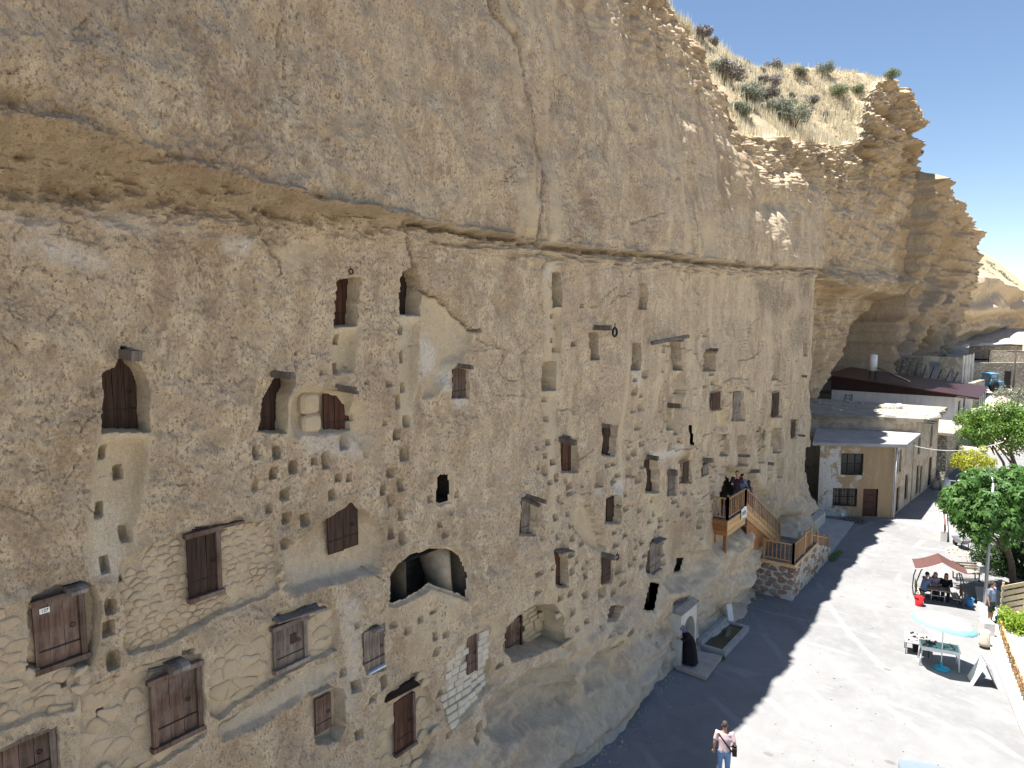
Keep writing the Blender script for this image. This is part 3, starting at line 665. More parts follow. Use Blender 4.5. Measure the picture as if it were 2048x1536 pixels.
def rock_material(name, pale=1.0):
    t = NT(name)
    w = t.coord((1, 1, 1), kind="World")
    wv = t.coord((1, 1, .16), kind="World")
    wd = t.coord((1.5, 1, 1), rot=(0, rad(-38), 0), kind="World")
    a1 = t.n("ShaderNodeAttribute"); a1.attribute_name = "tone"; s1 = t.sep(a1.outputs["Color"])
    a2 = t.n("ShaderNodeAttribute"); a2.attribute_name = "tone2"; s2 = t.sep(a2.outputs["Color"])
    big = t.noise(.55, w, 4, .6); mid = t.noise(2.3, wd, 7, .68, .4); fine = t.noise(13, wd, 8, .72, .2); streak = t.noise(1.5, wv, 5, .6)
    col = t.mix(t.ramp(mid, .34, .66), (.50, .395, .27), (.77, .64, .45))
    col = t.mix(t.ramp(big, .4, .66, 0, .6), col, (.58, .455, .325))
    col = t.mix(t.ramp(streak, .5, .72, 0, .55), col, (.80, .68, .48))
    col = t.mix(t.math('MULTIPLY', s1[2], t.ramp(mid, .2, .6, .5, 1.0)), col, t.mix(t.ramp(fine, .4, .65), (.29, .20, .10), (.50, .365, .20)))
    crust = t.math('MULTIPLY', t.ramp(fine, .50, .62), t.ramp(mid, .28, .55))
    crust = t.math('MULTIPLY', crust, t.math('SUBTRACT', 1.0, t.math('MULTIPLY', s2[2], .85)))
    col = t.mix(t.math('MULTIPLY', crust, .82), col, (.22, .15, .095))  # brown crust colour; its dark flecks also paint the shade of tiny cavities
    weath = t.math('MULTIPLY', t.ramp(t.noise(.85, t.coord((1, 1, .55), kind="World"), 6, .66, .7), .50, .62), t.math('SUBTRACT', 1.0, t.math('MULTIPLY', s2[2], .9)))
    col = t.mix(t.math('MULTIPLY', weath, t.ramp(fine, .3, .6, .2, .62)), col, (.35, .25, .165))
    cream = t.mix(t.ramp(fine, .35, .7), (.64, .525, .35), (.76, .64, .44))
    col = t.mix(t.math('MULTIPLY', s1[0], .85), col, cream)
    gr = t.mix(t.ramp(mid, .3, .7), (.50, .445, .355), (.62, .565, .465))
    al = a1.outputs["Alpha"]
    col = t.mix(t.math('MULTIPLY', al, .8), col, gr)
    col = t.mix(t.math('MULTIPLY', s1[1], t.ramp(fine, .36, .56)), col, (.78, .74, .66))
    col = t.mix(t.math('MULTIPLY', s2[0], t.ramp(fine, .40, .56)), col, (.10, .088, .075))
    soil = t.mix(t.ramp(mid, .35, .65), (.38, .305, .20), (.49, .41, .285))
    col = t.mix(s2[1], col, soil)
    grain = t.noise(55, w, 5, .75); col = t.mix(1.0, col, t.ramp(grain, .3, .7, .74, 1.2), 'MULTIPLY')
    # fine relief
    hair = t.vor(3.2, t.coord((1, 1, .8), kind="World"), 'DISTANCE_TO_EDGE')
    hh = t.math('MULTIPLY', t.ramp(hair, 0, .03), t.math('SUBTRACT', 1.0, s2[2]))
    nm = t.bump(fine, .9, .07)
    nm = t.bump(t.noise(40, wd, 6, .7), .6, .02, nm)
    nm = t.bump(mid, .45, .10, nm)
    t.done(col, .93, nm, .12)
    return t.m
ROCK = rock_material("cliff_rock")
cliff_me.materials.append(ROCK)
cliff_me.set_sharp_from_angle(angle=rad(42))
cliff = link("cliff", cliff_me); tag(cliff, "tall tan rock face honeycombed with granary doors and footholds", kind="structure")

# ================================================================== GROUND
def ground_material():
    t = NT("road_concrete"); w = t.coord(kind="World")
    big = t.noise(.22, w, 5, .6, .6); mid = t.noise(1.7, w, 6, .65); fine = t.noise(38, w, 6, .7)
    drag = t.noise(.9, t.coord((1, .22, 1), rot=(0, 0, rad(-25)), kind="World"), 6, .62, .8)
    col = t.mix(t.ramp(big, .35, .65), (.19, .189, .191), (.235, .234, .235))
    col = t.mix(t.ramp(mid, .4, .7, 0, .5), col, (.27, .269, .268))
    col = t.mix(t.ramp(drag, .56, .70, 0, .65), col, (.335, .333, .33))
    col = t.mix(t.ramp(drag, .30, .40, .35, 0), col, (.15, .15, .15))
    rg_ = t.n("ShaderNodeTexWave"); rg_.wave_type = 'RINGS'; rg_.rings_direction = 'SPHERICAL'; rg_.inputs["Scale"].default_value = .16; rg_.inputs["Distortion"].default_value = 3.5; rg_.inputs["Detail"].default_value = 3; rg_.inputs["Detail Scale"].default_value = .6
    mp = t.n("ShaderNodeMapping"); mp.inputs["Location"].default_value = (-46, 24, 0); t.l(t.n("ShaderNodeNewGeometry").outputs["Position"], mp.inputs[0]); t.l(mp.outputs[0], rg_.inputs["Vector"])
    arcs = t.math('MULTIPLY', t.ramp(rg_.outputs["Fac"], .90, .99), t.ramp(t.noise(.35, w, 3), .45, .6))
    col = t.mix(t.math('MULTIPLY', arcs, .26), col, (.42, .418, .41))
    v = t.n("ShaderNodeTexVoronoi"); v.inputs["Scale"].default_value = .8; t.l(t.coord((1, .6, 1), kind="World"), v.inputs["Vector"])
    spot = t.math('MULTIPLY', t.ramp(v.outputs["Distance"], .05, .11, 1, 0), t.ramp(t.noise(.45, w, 2), .40, .5))
    col = t.mix(t.math('MULTIPLY', spot, .8), col, (.13, .12, .11))
    col = t.mix(t.ramp(fine, .35, .75, .25, 0), col, (.15, .15, .15))
    nm = t.bump(fine, .35, .01); nm = t.bump(mid, .2, .03, nm)
    return t.done(col, .9, nm, .2)
GROUND = ground_material()
def dirt_material():
    t = NT("dry_earth"); w = t.coord(kind="World")
    mid = t.noise(.5, w, 6, .65); fine = t.noise(5, w, 7, .7)
    col = t.mix(t.ramp(mid, .35, .65), (.25, .20, .14), (.34, .28, .20)); col = t.mix(t.ramp(fine, .5, .7, 0, .6), col, (.34, .31, .25))
    return t.done(col, .95, t.bump(fine, .5, .1), .1)
EARTH = dirt_material()
tag(mesh_obj := link("ground", mesh("ground", [(-600, -1500, -.03), (3000, -1500, -.03), (3000, 800, -.03), (-600, 800, -.03)], [(0, 1, 2, 3)], EARTH)), "dry pale earth around the village", kind="structure")
# paved yard and lane: fine sheet with slight unevenness
gx = np.concatenate([np.arange(-12, 60, .5), np.arange(60, 141, 2.0)]); gy = np.arange(-24, 4.01, .5)
GX, GY = np.meshgrid(gx, gy)
GZ = .02 * N1.fbm(GX * .2, GY * .2, 3)
road_me = grid_mesh("road", np.stack([GX, GY, GZ], -1).reshape(-1, 3), len(gy), len(gx)); road_me.materials.append(GROUND)
tag(link("road", road_me), "pale worn concrete yard and lane below the cliff", kind="structure")

# ================================================================== WOOD
def wood_material(name, a, b, grey=0.0, rough=.8, axis='z', gs=1.0):
    t = NT(name)
    sc = {'z': (26, 26, 1.6), 'x': (1.6, 26, 26)}[axis]
    c = t.coord(tuple(k * gs for k in sc)); c0 = t.coord()
    g = t.noise(1.0, c, 6, .65, .6); m = t.noise(2.2, c0, 4, .6)
    col = t.mix(t.ramp(g, .3, .7), a, b)
    if grey: col = t.mix(t.ramp(m, .4, .65, 0, grey), col, (.34, .31, .28))
    r = t.math('MULTIPLY_ADD', t.objrand(), .5); r.node.inputs[2].default_value = .75
    col = t.mix(1.0, col, r, 'MULTIPLY')
    nm = t.bump(g, .5, .012)
    return t.done(col, rough, nm, .3)
W_DARK = wood_material("door_wood_dark", (.022, .013, .009), (.070, .040, .026))
W_RED = wood_material("door_wood_red", (.035, .014, .009), (.105, .048, .028))
W_GREY = wood_material("door_wood_grey", (.085, .066, .052), (.22, .178, .142), .45)
W_BROWN = wood_material("door_wood_brown", (.062, .037, .026), (.165, .102, .070), .25)
W_OLD = wood_material("weathered_beam_wood", (.075, .06, .05), (.20, .17, .14), .45)
W_PALE = wood_material("pale_plank_wood", (.30, .24, .17), (.50, .42, .31), .3)
IRON = simple("dark_iron", (.03, .028, .027), .6, .3, 20, spec=.4, metal=.6)
WHITEP = simple("white_paint", (.78, .78, .76), .6, .06, 4)
BLACKP = simple("black_paint", (.02, .02, .022), .6, .2, 8)

RD = random.Random(77)
def plank_mesh(name, w, h, t, mat):
    """board with slightly uneven edges, standing on z=0, front towards -Y"""
    x = w / 2; j = lambda s: RD.uniform(-s, s)
    vs = []
    for z, f in ((0, 0), (h * .33, .5), (h * .66, .5), (h, 0)):
        a, b = -x + j(.004), x + j(.004); y = j(.003)
        vs += [(a, -t / 2 + y, z + j(.012) * (1 - f)), (b, -t / 2 + y, z + j(.012) * (1 - f)), (b, t / 2, z), (a, t / 2, z)]
    fs = [(3, 2, 1, 0), (12, 13, 14, 15)]
    for i in range(3):
        k = i * 4
        fs += [(k + q, k + (q + 1) % 4, k + 4 + (q + 1) % 4, k + 4 + q) for q in range(4)]
    return mesh(name, vs, fs, mat)
DOORS = {}
def door(key, px, n, mat, label, frame="", fmat=None, fwd=0.0, back=None, extra=None, lean=0.0):
    """plank door set in an opening. px = visible leaf x0, y0, x1, y1; frame letters: l r t b = posts, lintel, sill"""
    x0, y0, x1, y1 = px; xm, ym = (x0 + x1) / 2, (y0 + y1) / 2
    P, dep = OPEN[key]; dep *= 1.0
    X, Z = H(xm, ym); o = float(base(X, Z)) - (dep if back is None else back) + .045
    Xa = onO(x0, ym, o)[0]; Xb = onO(x1, ym, o)[0]; Zt = onO(xm, y0, o)[1]; Zb = onO(xm, y1, o)[1]
    pa, pb = min(q[0] for q in P), max(q[0] for q in P)
    for _ in range(3):
        ia, ib = max(Xa, pa), min(Xb, pb)
        if ib - ia < .1: ia, ib = pa, pb
        o = surf_med(ia + .2 * (ib - ia), ia + .8 * (ib - ia), Zb + .2 * (Zt - Zb), Zb + .8 * (Zt - Zb), 70) + .05 + fwd
        Xa = onO(x0, ym, o)[0]; Xb = onO(x1, ym, o)[0]; Zt = onO(xm, y0, o)[1]; Zb = onO(xm, y1, o)[1]
    fmat = fmat or mat
    e = empty("granary_door", ((Xa + Xb) / 2, -o, Zb)); tag(e, label, "door", "granary doors in the rock face")
    if lean: e.rotation_euler = (0, lean, 0)
    W, Hh = Xb - Xa, Zt - Zb
    fw = min(.085, W * .16)
    l = fw if "l" in frame else 0; r = fw if "r" in frame else 0; tp = fw if "t" in frame else 0; bt = fw if "b" in frame else 0
    iw = W - l - r; pw = iw / n
    for i in range(n):
        f = pw * RD.uniform(.97, 1.0)
        link("plank", plank_mesh("plank", f - .006, Hh - tp - bt, .035, mat), e, (-W / 2 + l + pw * (i + .5), RD.uniform(-.006, .006), bt))
    if l: link("door_post", plank_mesh("door_post", fw, Hh, .09, fmat), e, (-W / 2 + fw / 2, -.02, 0))
    if r: link("door_post", plank_mesh("door_post", fw, Hh, .09, fmat), e, (W / 2 - fw / 2, -.02, 0))
    if tp: MB().box((0, -.03, Hh - fw / 2), (W + .10, .11, fw)).build("lintel", fmat, e)
    if bt: MB().box((0, -.035, fw / 2), (W + .06, .13, fw)).build("sill", fmat, e)
    if W > .3:
        MB().box((0, -.024, Hh * .28), (iw * .96, .012, .02)).build("strap_hinge", IRON, e)
        m = MB(); m.tube([(iw * .28 + .035 * math.cos(a), -.035, Hh * .52 + .035 * math.sin(a)) for a in [k * .7 for k in range(10)]], .007, 6); m.build("ring_handle", IRON, e)
    DOORS[key] = (e, W, Hh, o)
    return e
door("peak", (200, 712, 272, 861), 3, W_DARK, "dark smooth plank door in peaked niche above the longest ladder groove")
door("split", (516, 758, 562, 862), 2, W_DARK, "narrow dark door half hidden behind broken rock, grey beam end above it")
door("blocked", (646, 784, 709, 864), 3, W_RED, "reddish door beside two big blocking stones, round metal badge at its foot", back=.36)
door("slot_a", (666, 558, 702, 652), 2, W_RED, "tall dark red door in highest slot, iron ring in the rock above")
door("slot_b", (798, 540, 822, 630), 1, W_DARK, "dark door leaf hidden deep in tall slot under the broken slab edge")
door("hatch", (905, 738, 938, 797), 3, W_BROWN, "small brown door beside white lime streaks, short grey beam on top")
door("panel_a", (374, 1058, 440, 1196), 3, W_DARK, "dark plank door with ring handle set in large rubble wall, long lintel", "rtb", W_BROWN, back=.10)
door("alcove", (655, 1010, 716, 1100), 2, W_DARK, "leaning dark door in wide plastered hollow above the grey ledge", back=.30, fwd=.07)
door("door_number", (66, 1186, 170, 1332), 3, W_BROWN, "wide brown plank door with white number plate, lower left", "rtb", W_BROWN)
door("panel_c", (300, 1338, 402, 1482), 3, W_BROWN, "wide weathered door of broad planks under two carved beam ends", "lrtb", W_BROWN, back=.06)
door("panel_d", (546, 1240, 612, 1334), 3, W_GREY, "greyish plank door with dark metal plate under splintered canopy boards", "rtb", W_GREY, back=.10)
door("door_low", (-30, 1470, 112, 1570), 4, W_BROWN, "brown plank door with frame cut by bottom left picture corner", "rt", W_GREY)
door("door_small", (630, 1392, 662, 1462), 2, W_BROWN, "small brown door in deep plastered recess below the grey sloping ledge")
door("door_arch", (727, 1256, 771, 1340), 4, W_GREY, "weathered grey-brown plank door with rounded top and blue-white sill")
door("arch_left", (788, 1394, 828, 1500), 2, W_RED, "red-brown door under sagging dark boards in tall arched recess", "rb", W_BROWN, back=.16)
door("blocks", (934, 1272, 952, 1345), 2, W_BROWN, "slim upright door in wall of whitewashed blocks", "r", W_BROWN, back=.10)
door("arch_mid", (1010, 1240, 1042, 1306), 3, W_BROWN, "brown door inside round-arched niche walled with stone courses", "r", W_DARK, back=.70)
for key, px, n, mt, lb in [
    ("r1", (1042, 997, 1070, 1070), 3, W_GREY, "grey-brown door under two crossed slanting beams, left of the triangular slab scar"),
    ("r2", (1124, 880, 1148, 944), 2, W_RED, "red-brown door under a cluster of dark beam ends, second row"),
    ("r3", (1205, 854, 1226, 911), 3, W_DARK, "dark tapering door with pale sill, third hole right of the chased ladder groove"),
    ("r4", (1213, 994, 1234, 1046), 2, W_DARK, "dark door with frayed straw under its head, right of the triangular slab scar"),
    ("r5", (1290, 918, 1308, 984), 2, W_DARK, "tall dark door with grey beam stub, below the pale smear"),
    ("r6", (1337, 948, 1350, 990), 2, W_GREY, "small greyish door under projecting plank, between two taller doors"),
    ("r7", (1366, 924, 1377, 964), 2, W_DARK, "narrow leaning dark door right of the projecting plank door"),
    ("r8", (1405, 928, 1417, 956), 2, W_GREY, "short grey door with block-filled foot under a flat beam"),
    ("r9", (1108, 1102, 1130, 1172), 3, W_RED, "tall door with thatched hood, directly above the round-arched niche"),
    ("r10", (1204, 1112, 1221, 1164), 2, W_DARK, "dark door under slanting beam with iron hook"),
    ("r11", (1300, 1082, 1320, 1146), 2, W_GREY, "tall grey door with straw tuft on top, above the tall dark opening"),
    ("r12", (1214, 1210, 1236, 1242), 2, W_BROWN, "low brown hatch in slanting gap just above the eroded foot"),
    ("r15", (1424, 785, 1440, 819), 2, W_RED, "reddish door left of a deep chased groove, upper right field"),
    ("r16", (1466, 786, 1481, 840), 2, W_GREY, "grey door with cross ledges beside the diagonal fissure"),
    ("r17", (1545, 786, 1557, 833), 2, W_DARK, "dark upper door nearest the cliff corner, below the narrow slot"),
    ("r19", (1546, 862, 1556, 905), 2, W_DARK, "dark door directly below the upper corner door"),
    ("r20", (1583, 842, 1590, 875), 1, W_DARK, "small dark leaf close to the cliff corner with pale streak beside it"),
    ("r21", (1483, 874, 1491, 930), 1, W_BROWN, "brown door strip right of a narrow block infill"),
    ("r22", (1498, 948, 1507, 984), 2, W_RED, "small red-brown door above the stair, flat beam over it"),
    ("r23", (1535, 928, 1540, 956), 1, W_DARK, "tiny dark door right of the stair, left one of a close pair"),
    ("r24", (1555, 922, 1563, 955), 1, W_BROWN, "small broken door right of the stair, right one of a close pair")]:
    door(key, px, n, mt, lb, "b" if key in ("r1", "r3", "r9", "r11") else "")
# marks on doors
def plate(key, px, w, h, mat, text=None, tmat=None, name="number_plate"):
    e, W, Hh, o = DOORS[key]
    X, Z = onO(px[0], px[1], o + .03)
    m = MB().box((X - e.location.x, -.03, Z - e.location.z), (w, .012, h)).build(name, mat, e)
    if text: lettering(text, (X - e.location.x, -.038, Z - e.location.z), h * .8, tmat, e, w * .9)
    return m
def lettering(s, loc, size, mat, parent, fit=None, rot=(rad(90), 0, 0), name="lettering"):
    cu = bpy.data.curves.new(name, 'FONT'); cu.body = s; cu.size = size; cu.align_x = 'CENTER'; cu.align_y = 'CENTER'; cu.extrude = .002
    o = bpy.data.objects.new(name, cu); COL.objects.link(o); o.location = loc; o.rotation_euler = rot; o.parent = parent
    cu.materials.append(mat)
    bpy.context.view_layer.update(); w = o.dimensions.x
    me = bpy.data.meshes.new_from_object(o.evaluated_get(bpy.context.evaluated_depsgraph_get())); bpy.data.objects.remove(o)
    q = link(name, me, parent, loc, rot)
    if fit and w > fit: q.scale = (fit / w, 1, 1)
    return q
plate("door_number", (89, 1221), .14, .085, WHITEP, "127", BLACKP)
plate("panel_d", (587, 1277), .15, .20, simple("rusty_plate", (.055, .028, .022), .6, .3, 14), None, None, "metal_plate")
plate("panel_c", (345, 1352), .10, .07, BLACKP, None, None, "iron_plate")
m = MB().lathe([(.001, 0), (.05, .004), (.05, .014), (.001, .02)], n=14).mesh("metal_badge", simple("zinc", (.35, .37, .40), .4, .1, 9, metal=.7))
_e, _w, _h, _o = DOORS["blocked"]; link("metal_badge", m, _e, (_w * .28, -.03, .12), (rad(90), 0, 0))
MB().box((0, -.05, .03), (.5, .10, .045)).build("painted_sill", simple("pale_blue_paint", (.50, .58, .62), .6, .15, 6), DOORS["door_arch"][0])

# ================================================================== BEAMS THAT STICK OUT OF THE ROCK
def beam(px0, py0, px1, py1, w, label, mat=None, h=None, tail=.25, name="hoist_beam"):
    X, Z = H(px0, py0); o0 = surf(X, Z) - tail
    o1, z1 = onX(px1, py1, X); o1 = max(o1, o0 + tail + .18)
    m = MB(); a, b = Vector((X, -o0, Z)), Vector((X, -o1, z1)); h = h or w
    k = 5; j = lambda: RD.uniform(-.06, .06) * w
    d = (b - a).normalized(); r = Vector((1, 0, 0)); u = r.cross(d) * -1
    vs = []; fs = []
    for i in range(k):
        p = a.lerp(b, i / (k - 1))
        vs += [p + r * (sx * w / 2 + j()) + u * (sz * h / 2 + j()) for sx, sz in ((-1, -1), (1, -1), (1, 1), (-1, 1))]
    for i in range(k - 1):
        fs += [(i * 4 + q, i * 4 + (q + 1) % 4, i * 4 + 4 + (q + 1) % 4, i * 4 + 4 + q) for q in range(4)]
    fs += [(3, 2, 1, 0), (k * 4 - 4, k * 4 - 3, k * 4 - 2, k * 4 - 1)]
    me = mesh(name, [v - a for v in vs], fs, mat or W_OLD)
    o = link(name, me, loc=a); tag(o, label, "beam", "old hoist beams stuck in the rock"); return o
for b in [
    (254, 704, 274, 712, .16, "dark beam stub in the notch over the peaked niche"),
    (548, 748, 586, 752, .12, "grey beam end over the door behind broken rock"),
    (676, 772, 712, 778, .07, "upper grey slat over the reddish door with blocking stones"),
    (680, 778, 716, 786, .06, "lower grey slat over the reddish door with blocking stones"),
    (922, 730, 945, 735, .10, "short grey beam over the small door by the lime streaks"),
    (1052, 990, 1092, 1004, .10, "upper of two crossed slanting beams"),
    (1050, 994, 1080, 1012, .09, "lower of two crossed slanting beams"),
    (1126, 878, 1152, 886, .14, "thick dark beam end over the second row red-brown door"),
    (1130, 872, 1142, 876, .10, "small round beam end on top of the thick dark one"),
    (1208, 850, 1222, 853, .12, "beam stub over the tapering dark door"),
    (1190, 655, 1222, 656, .16, "flat beam with hanging pulley over a narrow empty slot"),
    (1352, 678, 1367, 679, .18, "short flat beam over tall slot right of the long leaning pole"),
    (1294, 913, 1316, 917, .15, "grey beam stub over the tall door below the pale smear"),
    (1340, 945, 1354, 946, .22, "projecting plank over the small greyish door"),
    (1408, 920, 1427, 921, .18, "flat beam over the short grey door"),
    (1500, 944, 1520, 942, .18, "flat beam over the small door above the stair"),
    (1338, 811, 1362, 812, .18, "flat beam over the deep chased groove"),
    (1205, 1108, 1231, 1116, .14, "slanting beam with an iron hook at its end"),
    (1604, 752, 1614, 753, .14, "short bar near the cliff corner, level with the roof of the white house"),
    (1598, 870, 1610, 872, .12, "small bar near the cliff corner, beside the lowest dark leaf"),
    (1418, 699, 1436, 700, .14, "beam stub over the slot with worn steps below"),
    (1476, 914, 1500, 912, .12, "thin bar across the brown door strip by the block infill"),
    (1536, 926, 1548, 928, .14, "beam end over the left tiny door of the close pair")]: beam(*b)
# long leaning pole
x0, z0 = H(1294, 686); x1, z1 = H(1350, 672)
p = MB().bar((x0, .4, z0), (x1, .1, z1), .13, .13).build("leaning_pole", W_OLD); tag(p, "long grey pole lying slantwise between two slots", "pole")
# pulley and ring
def pulley(px, py, s, label):
    X, Z = H(px, py); o = surf(X, Z + .3) + (.35 if s > .09 else .04)
    m = MB(); m.tube([(X + s * math.cos(a), -o, Z + s * math.sin(a)) for a in [k * .63 for k in range(11)]], s * .28, 6); m.tube([(X, -o, Z + s), (X, -o, Z + s * 2.2)], s * .12, 5)
    tag(m.build("iron_ring", IRON), label, "ring", "iron rings and pulleys on the cliff")
pulley(1213, 664, .14, "small round pulley hanging from the flat beam"); pulley(702, 543, .055, "iron ring above the highest dark red door"); pulley(1228, 1113, .10, "curled iron hook under the slanting beam")
# carved twin beam ends over the wide weathered door and over the numbered one
def carved_head(px, py, w, h, d, label, mat=W_OLD, n=2):
    X, Z = H(px, py); o = surf_med(X - .3, X + .3, Z, Z + .3, 80)
    e = empty("carved_beam_head", (X, -o, Z)); tag(e, label, "beam head", "carved beam heads over the lower doors")
    for i in range(n):
        m = MB(); q = (i - (n - 1) / 2) * w * 1.05
        prof = [(-.1, h / 2), (d * .7, h / 2), (d, h * .2), (d * .95, -h * .3), (d * .6, -h / 2), (-.1, -h / 2)]
        vs = [(q + sx * w / 2, -a, b) for sx in (-1, 1) for a, b in prof]; k = len(prof)
        m.add(vs, [tuple(range(k - 1, -1, -1)), tuple(range(k, 2 * k))] + [(a, (a + 1) % k, k + (a + 1) % k, k + a) for a in range(k)])
        m.build("beam_end", mat, e)
    return e
carved_head(350, 1330, .15, .15, .26, "twin carved beam ends over the wide weathered door")
carved_head(150, 1178, .12, .12, .22, "twin carved beam ends over the numbered door")
carved_head(752, 1258, .20, .09, .16, "single flat beam end over the rounded plank door", n=1)
# loose boards laid as hoods
def boards(name, label, pxa, pxb, n, w, t, out, mat, tilt=.15, lift=0.0):
    Xa, Za = H(*pxa); Xb, Zb = H(*pxb); o = surf_med(min(Xa, Xb), max(Xa, Xb), min(Za, Zb), max(Za, Zb) + .1, 60)
    e = empty(name, ((Xa + Xb) / 2, -o, (Za + Zb) / 2 + lift)); tag(e, label, "boards", "loose boards over the lower doors")
    L = math.hypot(Xb - Xa, Zb - Za); an = -math.atan2(Zb - Za, Xb - Xa)
    for i in range(n):
        m = MB().box((0, 0, 0), (L * RD.uniform(.85, 1.08), w, t))
        q = m.build("board", mat, e, (RD.uniform(-.04, .04), .08 - (i + .5) * out / n, -i * t * .3 + RD.uniform(0, .02)), (tilt + RD.uniform(-.08, .08), an + RD.uniform(-.05, .05), RD.uniform(-.06, .06)))
    return e
boards("board_hood", "splintered grey canopy boards over the door with the dark plate", (545, 1240), (640, 1212), 4, .11, .035, .34, W_OLD)
boards("board_hood", "sagging dark boards over the red-brown door in the arched recess", (768, 1402), (836, 1362), 4, .12, .035, .30, W_DARK)
boards("board_hood", "flat bleached boards over the small deep-set door", (620, 1392), (664, 1372), 2, .12, .03, .18, W_PALE)
boards("board_hood", "long thin pole over the wide weathered door", (305, 1345), (414, 1318), 1, .07, .05, .12, W_OLD)
boards("board_hood", "long red-brown lintel board over the door in the large rubble wall", (384, 1066), (486, 1046), 2, .09, .05, .16, W_BROWN)
boards("board_hood", "straw and sticks hood over the door above the round-arched niche", (1110, 1102), (1136, 1098), 3, .16, .05, .35, W_OLD)
boards("board_hood", "straw tuft hood over the tall grey door", (1300, 1082), (1320, 1074), 3, .16, .05, .35, W_OLD)

# ================================================================== STONE INFILLS
def stone_material(name, cols, var=.25, bump=.5):
    t = NT(name); c = t.coord(kind="World"); m = t.noise(6, c, 6, .65); f = t.noise(30, c, 5, .7)
    col = t.mix(t.objrand(), cols[0], cols[1]); col = t.mix(t.ramp(m, .35, .7, 0, .6), col, cols[2])
    col = t.mix(t.ramp(f, .55, .7, 0, .3), col, tuple(k * .5 for k in cols[0]))
    return t.done(col, .93, t.bump(m, bump * 1.5, .04, t.bump(f, .7, .02)), .12)
S_TAN = stone_material("rubble_stone", [(.42, .325, .215), (.52, .415, .28), (.56, .46, .32)])
S_WHITE = stone_material("whitewashed_stone", [(.54, .50, .41), (.66, .62, .52), (.50, .43, .32)], bump=.25)
S_CREAM = stone_material("cream_block", [(.47, .38, .255), (.54, .445, .305), (.43, .345, .23)], bump=.3)
S_BROWN = stone_material("brown_masonry_stone", [(.22, .12, .085), (.34, .24, .18), (.42, .33, .26)])
S_GREYD = stone_material("grey_fieldstone", [(.30, .27, .22), (.46, .42, .35), (.52, .48, .41)])
S_LIGHT = stone_material("pale_fieldstone", [(.42, .38, .31), (.60, .55, .46), (.50, .46, .38)])
MORTAR = simple("pale_mortar", (.58, .55, .49), .95, .1, 8, .4)
def clip_half(poly, nx, ny, c):
    """keep nx*x + ny*y <= c"""
    out = []; n = len(poly)
    for i in range(n):
        a, b = poly[i], poly[(i + 1) % n]; da = nx * a[0] + ny * a[1] - c; db = nx * b[0] + ny * b[1] - c
        if da <= 0: out.append(a)
        if (da < 0 < db) or (db < 0 < da):
            t = da / (da - db); out.append((a[0] + (b[0] - a[0]) * t, a[1] + (b[1] - a[1]) * t))
    return out
def inside(P, x, y):
    r = False; n = len(P)
    for i in range(n):
        ax, ay = P[i]; bx, by = P[(i + 1) % n]
        if (ay > y) != (by > y) and x < ax + (y - ay) * (bx - ax) / (by - ay): r = not r
    return r
def voronoi(P, sx, sy, rnd, jit=.34, skip=None, margin=.02):
    """irregular cells about sx by sy filling the polygon P"""
    x0, x1 = min(p[0] for p in P), max(p[0] for p in P); y0, y1 = min(p[1] for p in P), max(p[1] for p in P)
    seeds = []; j = 0; y = y0 - sy
    while y < y1 + sy:
        x = x0 - sx + (sx * .5 if j % 2 else 0)
        while x < x1 + sx: seeds.append((x + rnd.uniform(-jit, jit) * sx, y + rnd.uniform(-jit, jit) * sy)); x += sx
        y += sy; j += 1
    out = []; k = sx / sy
    for i, (ax, ay) in enumerate(seeds):
        if not inside(P, ax, ay) or (skip and skip(ax, ay)): continue
        cell = [(ax - sx * .85, ay - sy * .85), (ax + sx * .85, ay - sy * .85), (ax + sx * .85, ay + sy * .85), (ax - sx * .85, ay + sy * .85)]
        for q, (bx, by) in enumerate(seeds):
            if q == i or abs(bx - ax) > 3 * sx or abs(by - ay) > 3 * sy: continue
            # bisector in space stretched so that cells keep the sx:sy proportion
            nx, ny = (bx - ax), (by - ay) * k * k; c = nx * (ax + bx) / 2 + ny * (ay + by) / 2
            cell = clip_half(cell, nx, ny, c)
            if len(cell) < 3: break
        if len(cell) >= 3: out.append(((ax, ay), cell))
    return out
